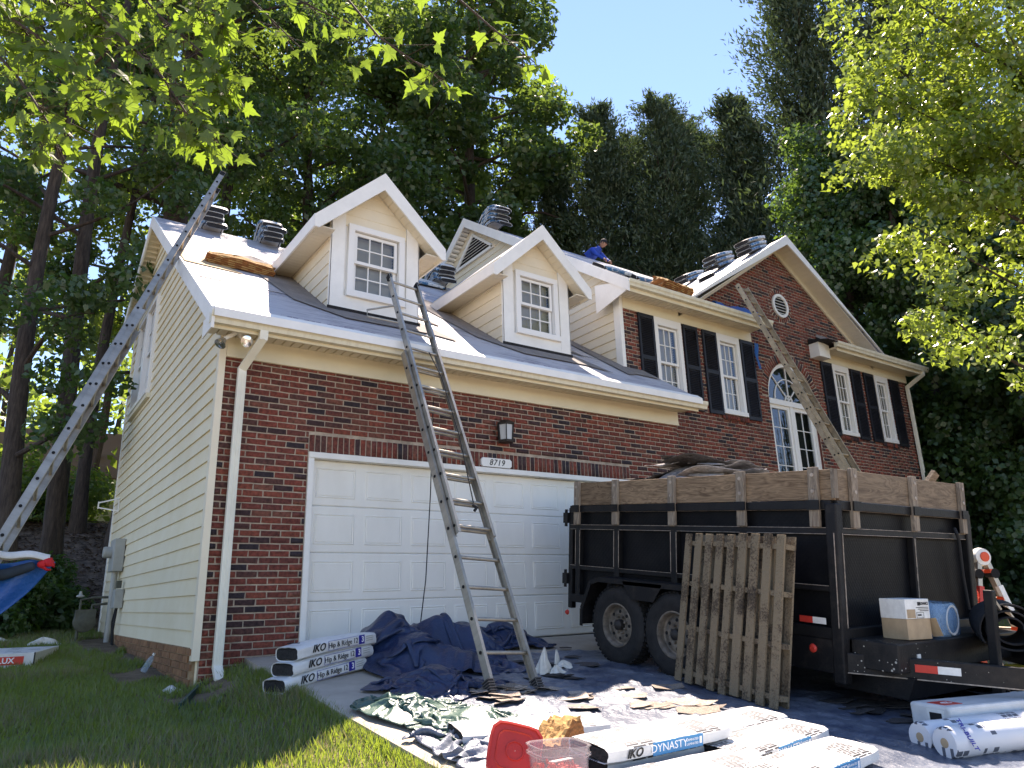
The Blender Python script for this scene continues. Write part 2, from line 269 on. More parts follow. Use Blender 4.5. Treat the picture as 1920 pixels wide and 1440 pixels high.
# ------------------------------------------------------------------ mesh helpers
class MB:
    """collects simple solids; build() links them as ONE mesh object"""
    def __init__(s): s.v = []; s.f = []; s.m = []; s.mi = 0
    def add(s, vs, fs):
        o = len(s.v); s.v += [tuple(x) for x in vs]; s.f += [tuple(i+o for i in f) for f in fs]; s.m += [s.mi]*len(fs); return s
    def box(s, x0, x1, y0, y1, z0, z1):
        return s.add([(x0,y0,z0),(x1,y0,z0),(x1,y1,z0),(x0,y1,z0),(x0,y0,z1),(x1,y0,z1),(x1,y1,z1),(x0,y1,z1)],
                     [(0,3,2,1),(4,5,6,7),(0,1,5,4),(1,2,6,5),(2,3,7,6),(3,0,4,7)])
    def bar(s, p0, p1, a, b, up=(0, 0, 1)):
        """box of section a (sideways) x b (along 'up') from p0 to p1"""
        p0, p1, up = Vector(p0), Vector(p1), Vector(up); d = (p1-p0).normalized(); w = d.cross(up)
        if w.length < 1e-4: w = d.cross(Vector((1, 0, 0)))
        w.normalize(); u = w.cross(d); c = []
        for p in (p0, p1):
            for i, j in ((-1,-1),(1,-1),(1,1),(-1,1)): c.append(p + w*(a/2*i) + u*(b/2*j))
        return s.add(c, [(0,1,2,3),(7,6,5,4),(0,4,5,1),(1,5,6,2),(2,6,7,3),(3,7,4,0)])
    def tube(s, pts, rad, n=8, cap=True):
        pts = [Vector(p) for p in pts]; k = len(pts); rad = [rad]*k if not hasattr(rad, '__len__') else rad
        t0 = (pts[1]-pts[0]).normalized(); ref = Vector((0, 0, 1)) if abs(t0.z) < 0.9 else Vector((1, 0, 0)); w = t0.cross(ref).normalized(); vs = []
        for i, p in enumerate(pts):
            t = (pts[min(i+1, k-1)]-pts[max(i-1, 0)]).normalized(); w = (w - t*w.dot(t)).normalized(); u = t.cross(w)
            for j in range(n):
                a = 2*math.pi*j/n; vs.append(p + (w*math.cos(a)+u*math.sin(a))*rad[i])
        fs = [(i*n+j, i*n+(j+1) % n, (i+1)*n+(j+1) % n, (i+1)*n+j) for i in range(k-1) for j in range(n)]
        if cap: fs += [tuple(range(n-1, -1, -1)), tuple((k-1)*n+j for j in range(n))]
        return s.add(vs, fs)
    def prism(s, poly, axis, a0, a1):
        """extrude a 2-D polygon along axis ('x','y','z') from a0 to a1"""
        n = len(poly); put = {'x': lambda p, a: (a, p[0], p[1]), 'y': lambda p, a: (p[0], a, p[1]), 'z': lambda p, a: (p[0], p[1], a)}[axis]
        vs = [put(p, a0) for p in poly] + [put(p, a1) for p in poly]
        return s.add(vs, [tuple(range(n)), tuple(range(2*n-1, n-1, -1))] + [(i, n+i, n+(i+1) % n, (i+1) % n) for i in range(n)])
    def lathe(s, prof, c, axis='z', n=20, cap0=True, cap1=True):
        """profile [(radius, height)] turned about an axis through c"""
        vs = []; k = len(prof)
        for r_, h_ in prof:
            for j in range(n):
                a = 2*math.pi*j/n; ca, sa = r_*math.cos(a), r_*math.sin(a)
                q = {'z': (ca, sa, h_), 'x': (h_, ca, sa), 'y': (ca, h_, sa)}[axis]; vs.append((c[0]+q[0], c[1]+q[1], c[2]+q[2]))
        fs = [(i*n+j, i*n+(j+1) % n, (i+1)*n+(j+1) % n, (i+1)*n+j) for i in range(k-1) for j in range(n)]
        if cap0: fs.append(tuple(range(n)))
        if cap1: fs.append(tuple((k-1)*n+j for j in range(n)))
        return s.add(vs, fs)
    def xf(s, M):
        s.v = [tuple(M @ Vector(v)) for v in s.v]; return s
    def build(s, name, m, parent=None, smooth=False, bevel=0.0, at=None):
        me = bpy.data.meshes.new(name)
        v = s.v
        if at is not None: v = [(a-at[0], b-at[1], c-at[2]) for a, b, c in v]
        me.from_pydata(v, [], s.f)
        for q in ([m] if isinstance(m, str) else m): me.materials.append(MAT[q])
        if not isinstance(m, str) and len(m) > 1: me.polygons.foreach_set('material_index', s.m)
        fix_normals(me)
        if smooth:
            me.polygons.foreach_set('use_smooth', [True]*len(me.polygons)); me.set_sharp_from_angle(angle=R(38))
        o = bpy.data.objects.new(name, me); COL.objects.link(o)
        if at is not None: o.location = at
        if parent is not None: put_under(o, parent)
        if bevel > 0:
            b = o.modifiers.new('bevel', 'BEVEL'); b.width = bevel; b.segments = 2; b.limit_method = 'ANGLE'
        return o
def fix_normals(me):
    bm = bmesh.new(); bm.from_mesh(me); bmesh.ops.recalc_face_normals(bm, faces=bm.faces); bm.to_mesh(me); bm.free()
def put_under(o, parent):
    o.parent = parent; o.matrix_parent_inverse = Matrix.Identity(4)
    # children are written in their thing's local frame
def meshobj(name, me, parent=None, loc=None, rot=None, scale=None):
    o = bpy.data.objects.new(name, me); COL.objects.link(o)
    if parent is not None: put_under(o, parent)
    if loc is not None: o.location = loc
    if rot is not None: o.rotation_euler = rot
    if scale is not None: o.scale = scale
    return o
def tag(o, label=None, cat=None, group=None, kind=None):
    if label: o['label'] = label
    if cat: o['category'] = cat
    if group: o['group'] = group
    if kind: o['kind'] = kind
    return o
def thing(name, label, cat, loc=(0, 0, 0), group=None, M=None):
    o = bpy.data.objects.new(name, None); COL.objects.link(o); o.empty_display_size = 0.1; o.location = loc
    if M is not None: o.matrix_world = M
    return tag(o, label, cat, group)
def npmesh(name, V, F, m, smooth=False, corners=None):
    """fast mesh from arrays: V (n,3), F (k,c) with one corner count"""
    V = np.asarray(V, np.float32); F = np.asarray(F, np.int32); me = bpy.data.meshes.new(name); k, c = F.shape
    me.vertices.add(len(V)); me.vertices.foreach_set('co', V.ravel()); me.loops.add(k*c); me.loops.foreach_set('vertex_index', F.ravel())
    me.polygons.add(k); me.polygons.foreach_set('loop_start', np.arange(0, k*c, c, dtype=np.int32)); me.polygons.foreach_set('loop_total', np.full(k, c, np.int32))
    if smooth: me.polygons.foreach_set('use_smooth', np.ones(k, bool))
    me.materials.append(MAT[m]); me.update(calc_edges=True); return me
TXT = {}
def text_mesh(txt, size, m, shear=0.0, bold=0.0, depth=0.001, spacing=1.0, sx=1.0):
    key = (txt, size, m, shear, bold, spacing, sx)
    if key in TXT: return TXT[key]
    cu = bpy.data.curves.new('lettering', 'FONT'); cu.body = txt; cu.size = size; cu.align_x = 'CENTER'; cu.align_y = 'CENTER'; cu.shear = shear; cu.offset = bold*size; cu.extrude = depth; cu.space_character = spacing; cu.resolution_u = 3
    o = bpy.data.objects.new('lettering_tmp', cu); COL.objects.link(o)
    dg = bpy.context.evaluated_depsgraph_get(); me = bpy.data.meshes.new_from_object(o.evaluated_get(dg)); bpy.data.objects.remove(o); bpy.data.curves.remove(cu)
    if sx != 1.0: me.transform(Matrix.Diagonal((sx, 1, 1, 1)))
    me.materials.clear(); me.materials.append(MAT[m]); TXT[key] = me; return me
def frame(origin, xdir, ydir):
    """matrix whose local x,y run along xdir,ydir and z is their normal"""
    x = Vector(xdir).normalized(); z = x.cross(Vector(ydir)).normalized(); y = z.cross(x); o = Vector(origin)
    return Matrix(((x.x, y.x, z.x, o.x), (x.y, y.y, z.y, o.y), (x.z, y.z, z.z, o.z), (0, 0, 0, 1)))
def lettering(txt, size, m, origin, xdir, ydir, parent, **k):
    o = meshobj('lettering', text_mesh(txt, size, m, **k), parent); o.matrix_local = frame(origin, xdir, ydir); return o
def fbm(x, y, seed=0, octs=4, f=1.0):
    """cheap smooth value noise on arrays, about -1..1"""
    x = np.asarray(x, float); y = np.asarray(y, float); out = np.zeros(np.broadcast(x, y).shape); a = 1.0; tot = 0
    for o in range(octs):
        X = x*f+seed*13.7+o*5.3; Y = y*f-seed*7.1+o*9.2; xi = np.floor(X).astype(int); yi = np.floor(Y).astype(int); fx = X-xi; fy = Y-yi
        fx = fx*fx*(3-2*fx); fy = fy*fy*(3-2*fy)
        def hsh(i, j): 
            n = (i*374761393 + j*668265263 + seed*1442695041) & 0x7fffffff; n = ((n ^ (n >> 13))*1274126177) & 0x7fffffff; return ((n ^ (n >> 16)) & 0xffff)/32767.5-1
        out += a*((hsh(xi, yi)*(1-fx)+hsh(xi+1, yi)*fx)*(1-fy)+(hsh(xi, yi+1)*(1-fx)+hsh(xi+1, yi+1)*fx)*fy); tot += a; a *= 0.5; f *= 2.03
    return out/tot
ORD = ['lowest', 'second from the bottom', 'third from the bottom', 'fourth from the bottom', 'fifth from the bottom', 'sixth from the bottom']
# ================================================================== HOUSE
house = thing('house', 'brick house with cream siding, two dormers, white garage door and stripped roof', 'house')
GS, GY0, GZ0 = 0.66, -0.46, 3.40            # garage roof: slope, eave y, eave z (top of deck)
GRY, = (5.14,); GRZ = GZ0+GS*(GRY-GY0)      # ridge
def groof(y): return GZ0+GS*(y-GY0) if y <= GRY else GRZ-0.55*(y-GRY)
MS, MY0, MZ0 = 0.687, 0.22, 5.55            # main roof
MRY = 5.45; MRZ = MZ0+MS*(MRY-MY0)
def mroof(y): return MZ0+MS*(y-MY0) if y <= MRY else MRZ-MS*(y-MRY)
XL, XR, YM = 6.6, 16.15, 0.70               # main block
CGX, CGZ, CGS = 11.38, 7.80, 0.655          # front gable: centre, ridge z, slope
BH, BL = 0.0685, 0.2125; JT = 0.0135

def cells(x0, x1, z0, z1, holes):
    xs = sorted({x0, x1, *[h[0] for h in holes], *[h[1] for h in holes]}); zs = sorted({z0, z1, *[h[2] for h in holes], *[h[3] for h in holes]})
    for a, b in zip(xs, xs[1:]):
        run = None
        for c, d in zip(zs, zs[1:]):
            mx, mz = (a+b)/2, (c+d)/2
            inh = any(h[0] < mx < h[1] and h[2] < mz < h[3] for h in holes)
            if inh:
                if run: yield (a, b, *run)
                run = None
            else: run = (run[0], d) if run else (c, d)
        if run: yield (a, b, *run)
DX0, DX1, DZ1 = 0.998, 5.885, 2.108
WZ0, WZ1 = 3.66, 5.20
WX = [(7.41, 8.11), (9.09, 9.76), (12.95, 13.59), (14.66, 15.24)]
AC, AZ, AR = 11.35, 4.22, 0.79
g = MB()
for c in cells(0.03, 7.0, -0.6, 3.28, [(DX0, DX1, -0.7, DZ1)]): g.box(c[0], c[1], 0.008, 0.16, c[2], c[3])
gfw = g.build('garage_front_wall', 'mortar', house)
m_ = MB(); holes = [(a, b, WZ0, WZ1) for a, b in WX]+[(AC-AR, AC+AR, 1.95, AZ+AR)]
for c in cells(XL+0.02, XR, -0.6, 5.55, holes): m_.box(c[0], c[1], YM+0.008, YM+0.2, c[2], c[3])
gp = [(CGX-3.5, 5.5502), (CGX+3.5, 5.5502), (CGX, CGZ-0.13)]
m_.prism(gp, 'y', YM+0.008, YM+0.2)
arc = [(AC+AR*math.cos(t), AZ+AR*math.sin(t)) for t in np.linspace(0, math.pi/2, 10)]
m_.prism(arc+[(AC+AR, AZ+AR)], 'y', YM+0.008, YM+0.2); m_.prism([(2*AC-x, z) for x, z in arc]+[(AC-AR, AZ+AR)], 'y', YM+0.008, YM+0.2)
mfw = m_.build('main_front_wall', 'mortar', house)
o = MB()
o.box(6.82, 7.0, 0.162, YM, -0.6, 3.28); o.build('garage_end_wall', 'mortar', house)
o = MB(); o.prism([(0.02, -0.6), (7.3, -0.6), (7.3, 3.80), (0.02, 3.80), (0.02, 3.45)][:4], 'x', 0.012, 0.15)
o.v = [(x, y, min(z, 3.45) if y < 0.1 else z) for x, y, z in o.v]
o.prism([(0.55, 3.8005), (4.68, 3.8005), (4.68, 5.48), (3.0, 5.48)], 'x', 0.012, 0.15); o.prism([(6.45, 3.8005), (7.3, 3.8005), (7.3, 5.48), (6.45, 5.48)], 'x', 0.012, 0.15); o.prism([(3.0, 5.4805), (7.3, 5.4805), (GRY, GRZ-0.2)], 'x', 0.012, 0.15); o.build('garage_side_wall', 'siding', house)
o = MB(); o.prism([(YM+0.202, -0.6), (10.3, -0.6), (10.3, 5.6), (MRY, MRZ-0.15), (YM+0.202, 5.6)], 'x', XL+0.022, XL+0.2)
main_side = o.build('main_side_wall', 'siding_light', house)
o = MB(); o.prism([(YM+0.202, -0.6), (10.3, -0.6), (10.3, 5.6), (MRY, MRZ-0.15), (YM+0.202, 5.6)], 'x', XR-0.2, XR-0.01)
o.box(XL, XR, 10.1, 10.29, -0.6, 5.5); o.box(0.16, XL, 7.1, 7.29, -0.6, 5.5); o.build('rear_wall', 'siding', house)

# ---- bricks -------------------------------------------------------
BR = []     # (centre, u, w, lu, lv, depth) : u = long axis, w = short axis on the face, all face -y
def row(x0, x1, z, hgt, yf, cuts, off):
    segs = [(x0, x1)]
    for c0, c1 in cuts:
        ns = []
        for a, b in segs:
            if c1 <= a or c0 >= b: ns.append((a, b)); continue
            if c0 > a: ns.append((a, c0))
            if c1 < b: ns.append((c1, b))
        segs = ns
    for a, b in segs:
        k = math.floor((a-off)/BL)
        while off+k*BL < b:
            p, q = max(a, off+k*BL), min(b, off+(k+1)*BL); k += 1
            if q-p > 0.024: BR.append(((p+q)/2, yf, z+hgt/2, (1, 0, 0), (0, 0, 1), q-p-JT, hgt-JT))
def chord(cx, cz, r, z): 
    d = r*r-(z-cz)**2; return None if d <= 0 else (cx-math.sqrt(d), cx+math.sqrt(d))
k = 0; z = -0.06-8*BH
while z < 3.05:
    cuts = []
    if z+BH/2 < DZ1+0.2: cuts.append((DX0-0.0, DX1))
    if z+BH/2 < DZ1: cuts = [(DX0, DX1)]
    row(0.035, 7.0, z, BH, 0.0, cuts, 0.0 if k % 2 else BL/2); z += BH; k += 1
n = 72
for i in range(n):
    w = (DX1-DX0)/n; BR.append((DX0+(i+.5)*w, -0.001, DZ1+0.1+0.002, (0, 0, 1), (1, 0, 0), 0.2-JT, w-JT))
RVX, RVZ, RVR = 11.35, 6.30, 0.27
k = 0; z = -0.06-8*BH
while z < CGZ-0.25:
    zc = z+BH/2; cuts = []
    for a, b in WX:
        if WZ0-0.1 < zc < WZ1: cuts.append((a, b))
    if 1.95 < zc <= AZ: cuts.append((AC-AR, AC+AR))
    elif zc > AZ:
        c = chord(AC, AZ, AR+0.20, zc)
        if c: cuts.append(c)
    c = chord(RVX, RVZ, RVR+0.108, zc)
    if c: cuts.append(c)
    x0, x1 = XL+0.06, XR
    if z+BH > 5.5:
        hw = (CGZ-0.13-(z+BH))/CGS; x0, x1 = CGX-hw, CGX+hw
        if hw < 0.1: break
    row(x0, x1, z, BH, YM, cuts, 0.05 if k % 2 else 0.05+BL/2); z += BH; k += 1
for a, b in WX:                              # rowlock sills
    nn = round((b-a+0.1)/0.067)
    for i in range(nn): BR.append((a-0.05+(i+.5)*(b-a+0.1)/nn, YM-0.03, WZ0-0.055, (0, 0, 1), (1, 0, 0), 0.10-JT/2, (b-a+0.1)/nn-JT))
nn = 38
for i in range(nn):
    t = math.pi*(i+.5)/nn; d = (math.cos(t), 0, math.sin(t)); BR.append((AC+d[0]*(AR+0.105), YM-0.002, AZ+d[2]*(AR+0.105), d, (-d[2], 0, d[0]), 0.2-JT, math.pi*(AR+0.03)/nn-JT))
nn = 28
for i in range(nn):
    t = 2*math.pi*(i+.5)/nn; d = (math.cos(t), 0, math.sin(t)); BR.append((RVX+d[0]*(RVR+0.055), YM-0.002, RVZ+d[2]*(RVR+0.055), d, (-d[2], 0, d[0]), 0.11-JT, 2*math.pi*(RVR+0.01)/nn-JT))
def seen(b): return (Vector(b[:3])-CAMP).length / math.sqrt(max(b[5]*b[6], 1e-5)) - (3 if -0.2 < b[2] < 3.1 and b[0] < 1.2 else 0)
BR.sort(key=seen)
unit = []
for q in range(4):
    rr = random.Random(q); J = lambda s=0.02: rr.uniform(-s, s)
    vs_ = [(-.5+J(), 0, -.5+J(.05)), (.5+J(), 0, -.5+J(.05)), (.5+J(), 0, .5+J(.05)), (-.5+J(), 0, .5+J(.05)), (J(.08), 0, -.5+J(.05)), (J(.08), 0, .5+J(.05)),
           (-.49, .25, -.46), (.49, .25, -.46), (.49, .25, .46), (-.49, .25, .46),
           (-.475+J(), -.06, -.42+J()), (.475+J(), -.06, -.42+J()), (.475+J(), -.06, .42+J()), (-.475+J(), -.06, .42+J())]
    fs_ = [(10, 11, 12, 13), (0, 4, 11, 10), (4, 1, 11), (1, 2, 12, 11), (2, 5, 13, 12), (5, 3, 13), (3, 0, 10, 13), (0, 6, 7, 1, 4), (1, 7, 8, 2), (2, 8, 9, 3, 5), (3, 9, 6, 0)]
    me = bpy.data.meshes.new('brick'); me.from_pydata(vs_, [], fs_); me.materials.append(MAT['brick_single']); fix_normals(me); unit.append(me)
def brick_M(b):
    u = Vector(b[3])*b[5]; w = Vector(b[4])*b[6]; y = Vector((0, 0.055, 0)); c = (b[0], b[1]+0.0033, b[2])
    return Matrix(((u.x, y.x, w.x, c[0]), (u.y, y.y, w.y, c[1]), (u.z, y.z, w.z, c[2]), (0, 0, 0, 1)))
for i, b in enumerate(BR[:300]):
    o = bpy.data.objects.new('brick', unit[i % 4]); COL.objects.link(o); put_under(o, gfw if b[1] < 0.3 else mfw); o.matrix_local = brick_M(b)
V = []; F = []
for i, b in enumerate(BR[300:]):
    M = np.array(brick_M(b)); o0 = len(V); r_ = npr.uniform(-1, 1, (8, 3))*(0.012, 0.004, 0.045)
    base = np.array([(-.5, 0, -.5), (.5, 0, -.5), (.5, 0, .5), (-.5, 0, .5), (-.49, .2, -.46), (.49, .2, -.46), (.49, .2, .46), (-.49, .2, .46)])+r_
    V += list(base @ M[:3, :3].T + M[:3, 3]); F += [(o0, o0+1, o0+2, o0+3), (o0, o0+4, o0+5, o0+1), (o0+1, o0+5, o0+6, o0+2), (o0+2, o0+6, o0+7, o0+3), (o0+3, o0+7, o0+4, o0)]
o = meshobj('brickwork', npmesh('brickwork', V, F, 'brick_joined'), house); o['kind'] = 'stuff'

# foundation courses on the side wall
fw = MB().box(-0.03, 0.011, 0.03, 7.3, -0.7, 0.115).build('foundation_wall', 'foundation_mortar', house)
bm_ = MB().box(-0.012, 0.01, -0.0995, 0.0995, -0.0285, 0.0285).build('brick_tmp', 'foundation_brick', None); fme = bm_.data; bpy.data.objects.remove(bm_)
k = 0; z = 0.08
while z > -0.5:
    y = 0.12 if k % 2 else 0.02
    while y < 5.0:
        o = bpy.data.objects.new('brick', fme); COL.objects.link(o); put_under(o, fw); o.location = (-0.031+rng.uniform(-.003, .002), y+0.1, z); y += BL
    z -= BH; k += 1

# ---- clapboard siding --------------------------------------------
def clap(parent, axis, pos, a0, b0, a1, b1, z0, z1, sgn, m='siding', out=0.026):
    """one lapped board on plane axis=pos; spans a0..b0 at z0 and a1..b1 at z1; faces sgn"""
    if b0-a0 < 0.03: return
    if b1-a1 < 0.004: a1 = b1 = (a1+b1)/2; b1 += 0.004
    P = lambda a, d, z: (pos+sgn*d, a, z) if axis == 'x' else (a, pos+sgn*d, z)
    bz = z0-0.016
    vs_ = [P(a0, out, bz), P(b0, out, bz), P(b1, 0.006, z1), P(a1, 0.006, z1), P(a0, -0.006, bz), P(b0, -0.006, bz), P(b1, -0.006, z1), P(a1, -0.006, z1)]
    MB().add(vs_, [(0, 1, 2, 3), (0, 4, 5, 1), (1, 5, 6, 2), (3, 7, 4, 0), (2, 6, 7, 3)]).build('clapboard', m, parent)
gsw = bpy.data.objects['garage_side_wall']
EX = 0.168; z = 0.12
while z < GRZ-0.2:
    def iv(zz):
        lo = max(0.03, (zz+0.16-GZ0)/GS+GY0); hi = min(7.3, GRY+(GRZ-0.13-zz)/0.55); return lo, hi
    a0, b0 = iv(z); a1, b1 = iv(z+EX)
    if 3.75 < z+EX/2 < 5.5: clap(gsw, 'x', 0.005, a0, 4.68, a1, 4.68, z, z+EX, -1); clap(gsw, 'x', 0.005, 6.45, b0, 6.45, b1, z, z+EX, -1)
    else: clap(gsw, 'x', 0.005, a0, b0, a1, b1, z, z+EX, -1)
    z += EX
z = 3.9
while z < MRZ-0.2:
    def iv(zz):
        lo = max(YM+0.14, (zz+0.14-MZ0)/MS+MY0); hi = 10.2
        if zz < GRZ: hi = min(hi, (zz+0.05-GZ0)/GS+GY0)
        hi = min(hi, MRY+(MRZ-0.14-zz)/MS); return lo, hi
    a0, b0 = iv(z); a1, b1 = iv(z+EX)
    if b1 > a1 or b0 > a0: clap(main_side, 'x', XL+0.015, a0, b0, a1, max(b1, a1), z, z+EX, -1, 'siding_light')
    z += EX

# ---- trim, fascia, soffits, gutters -------------------------------
o = MB(); o.box(-0.035, 0.036, -0.03, 0.075, 0.0, 3.30); o.build('corner_board', 'siding_light', house, bevel=0.004)
MB().box(-0.03, 0.03, 7.24, 7.32, 0.1, 5.5).build('corner_board', 'trim', house)
MB().box(XL-0.02, XL+0.055, YM-0.03, YM+0.13, 4.0, 5.48).build('corner_board', 'trim', house, bevel=0.004)
MB().box(0.038, 7.02, -0.022, 0.007, 3.054, 3.30).build('frieze_board', 'cream_trim', house)
MB().box(0.038, 7.02, -0.034, -0.0225, 3.056, 3.085).build('frieze_bead', 'cream_trim', house)
MB().box(XL+0.057, 10.17, YM-0.03, YM+0.007, 5.262, 5.48).build('frieze_board', 'cream_trim', house)
MB().box(12.62, XR+0.02, YM-0.03, YM+0.007, 5.262, 5.48).build('frieze_board', 'cream_trim', house)
def soffit(x0, x1, y0, y1, z, w=0.1):
    s = MB(); x = x0
    while x < x1-0.01:
        s.box(x+0.016, min(x+w, x1), y0, y1, z-0.006, z+0.012); x += w
    s.box(x0, x1, y0, y1, z+0.0135, z+0.03); return s.build('soffit', 'soffit', house)
soffit(-0.2, 7.1, -0.365, -0.023, 3.285); soffit(XL-0.15, 10.17, MY0+0.1, YM-0.031, 5.468); soffit(12.62, XR+0.2, MY0+0.1, YM-0.031, 5.468)
def gutter(x0, x1, yb, zt, nm='gutter'):
    p = [(yb, zt), (yb, zt-0.115), (yb-0.075, zt-0.115), (yb-0.085, zt-0.075), (yb-0.105, zt-0.05), (yb-0.112, zt-0.012), (yb-0.112, zt), (yb-0.102, zt), (yb-0.1, zt-0.03), (yb-0.01, zt-0.03), (yb-0.01, zt)]
    o = MB().prism(p, 'x', x0, x1).build(nm, 'gutter', house); return o
gutter(-0.24, 7.22, -0.385, 3.37); MB().box(-0.2, 7.1, -0.384, -0.366, 3.22, 3.40).build('fascia', 'cream_trim', house)
gutter(XL-0.2, 10.28, MY0+0.08, 5.58); MB().box(XL-0.2, 10.17, MY0+0.081, MY0+0.099, 5.40, 5.57).build('fascia', 'cream_trim', house)
gutter(12.52, XR+0.24, MY0+0.08, 5.58); MB().box(12.62, XR+0.2, MY0+0.081, MY0+0.099, 5.40, 5.57).build('fascia', 'cream_trim', house)
# cornice return at the right of the brick gable and small roof over it
MB().prism([(12.22, 5.27), (12.62, 5.27), (12.62, 5.56), (12.22, 5.62)], 'y', YM-0.22, YM+0.005).build('cornice_return', 'trim', house)
MB().prism([(MY0+0.02, 5.585), (YM, 5.70), (YM, 5.585)], 'x', 12.2, 14.3).build('return_roof', 'black_shingle', house)
# eave return boxes at the left ends
MB().prism([(-0.46, 3.30), (-0.385, 3.22), (0.02, 3.22), (0.02, 3.42), (-0.385, 3.40)], 'x', -0.215, -0.2005).build('eave_return', 'trim', house)
MB().prism([(MY0, 5.5), (MY0+0.08, 5.38), (YM+0.35, 5.22), (YM+0.35, 5.75), (MY0+0.08, 5.56)], 'x', XL-0.215, XL-0.2005).build('eave_return', 'trim', house)
MB().prism([(MY0+0.1, 5.4), (YM+0.12, 5.4), (YM+0.12, 5.47), (MY0+0.1, 5.47)], 'x', XL-0.2, XL-0.151).build('eave_return', 'trim', house)

# downspouts
def downspout(pts, sec=(0.085, 0.062)):
    d = MB()
    for a, b in zip(pts, pts[1:]):
        a, b = Vector(a), Vector(b); e = (b-a).normalized()*0.02; d.bar(a-e, b+e, sec[0], sec[1], up=(0, -1, 0.02))
    for dx in (-0.025, 0.0, 0.025):
        d.bar(Vector(pts[2])+Vector((dx, -sec[1]/2-0.003, -0.05)), Vector(pts[-2])+Vector((dx, -sec[1]/2-0.003, 0.05)), 0.009, 0.008, up=(0, -1, 0.02))
    return d.build('downspout', 'downspout', house, bevel=0.006)
downspout([(0.30, -0.43, 3.26), (0.30, -0.42, 3.18), (0.20, -0.075, 2.92), (0.19, -0.075, -0.06), (0.19, -0.20, -0.17)])
downspout([(XR+0.05, 0.26, 5.5), (XR+0.05, 0.27, 5.40), (XR-0.06, YM-0.06, 5.15), (XR-0.06, YM-0.06, -0.1), (XR-0.06, YM-0.2, -0.2)])

# ---- roofs ---------------------------------------------------------
def slab(poly3, t=0.05):
    """thin slab under a 3-D polygon"""
    P = [Vector(p) for p in poly3]; nrm = (P[1]-P[0]).cross(P[2]-P[0]).normalized()
    if nrm.z < 0: nrm = -nrm
    n = len(P); s = MB(); s.add([*P, *[p-nrm*t for p in P]], [tuple(range(n)), tuple(range(2*n-1, n-1, -1))]+[(i, (i+1) % n, n+(i+1) % n, n+i) for i in range(n)]); return s
gr = lambda x, y, d=0.0: (x, y, groof(y)+d)
slab([gr(-0.2, GY0), gr(7.06, GY0), gr(7.06, YM-0.01), gr(XL, YM-0.01), gr(XL, GRY), gr(-0.2, GRY)]).build('garage_roof', 'plywood', house)
groof_o = bpy.data.objects['garage_roof']
yr = [GY0-0.035, 0.75, 2.15, 3.55, GRY+0.0]
for i in range(4):
    d = 0.012-0.002*i; y0, y1 = yr[i]-0.08*(i > 0), yr[i+1]
    if i == 0: poly = [gr(-0.21, y0, d), gr(7.07, y0, d), gr(7.07, YM-0.03, d), gr(XL-0.01, YM-0.03, d), gr(XL-0.01, y1, d), gr(-0.21, y1, d)]
    else: poly = [gr(-0.21, y0, d+0.004*i), gr(XL-0.01, y0, d+0.004*i), gr(XL-0.01, y1, d+0.004*i), gr(-0.21, y1, d+0.004*i)]
    slab(poly, 0.003).build('underlayment_strip', 'underlayment', groof_o)
slab([(-0.2, GRY, GRZ), (XL, GRY, GRZ), (XL, 7.7, groof(7.7)), (-0.2, 7.7, groof(7.7))]).build('garage_rear_roof', 'underlayment', house)
MB().prism([(GY0-0.05, GZ0-0.09), (GY0-0.045, GZ0+0.006), (GY0+0.05, GZ0+0.075), (GY0+0.05, GZ0+0.068), (GY0-0.03, GZ0-0.02)], 'x', -0.22, 7.08).build('drip_edge', 'trim', house)
for yy, hh in ((GY0+0.10, 0.07), (0.86, 0.05), (2.25, 0.05), (3.65, 0.05)):
    slab([gr(-0.15, yy, .0235), gr(XL-0.4, yy, .0235), gr(XL-0.4, yy+hh, .0235), gr(-0.15, yy+hh, .0235)], 0.001).build('printed_row', 'roof_print', groof_o)
# bare plywood patch and peeled strip at the left rake
slab([gr(-0.205, 1.62, .03), gr(0.52, 1.55, .03), gr(0.16, 2.25, .03), gr(-0.205, 2.35, .03)], 0.004).build('plywood_patch', 'plywood', groof_o)
# grey felt flashing around the dormers and the main wall
def felt(pts, d=0.034): slab([gr(x, y, d) for x, y in pts], 0.003).build('felt_patch', 'felt', groof_o)
for cx in (1.98, 4.68):
    felt([(cx-1.06, 0.62), (cx-0.55, 0.18), (cx-0.5, 0.5), (cx-0.55, 2.5), (cx-0.95, 3.2), (cx-1.35, 2.9)]); felt([(cx-0.56, 0.16), (cx+0.7, 0.20), (cx+0.75, 0.52), (cx-0.5, 0.52)], 0.036)
    felt([(cx+0.58, 0.22), (cx+1.05, 0.05), (cx+0.62, 1.2)], 0.035); felt([(cx+0.6, 1.3), (cx+1.15, 0.75), (cx+0.95, 2.1), (cx+0.7, 2.4)], 0.038)
felt([(XL-0.42, 0.15), (XL-0.02, 0.32), (XL-0.02, 5.0), (XL-0.3, 5.0)]); felt([(XL-0.1, 0.28), (7.0, 0.25), (7.0, 0.66), (XL-0.02, 0.66)], 0.037)
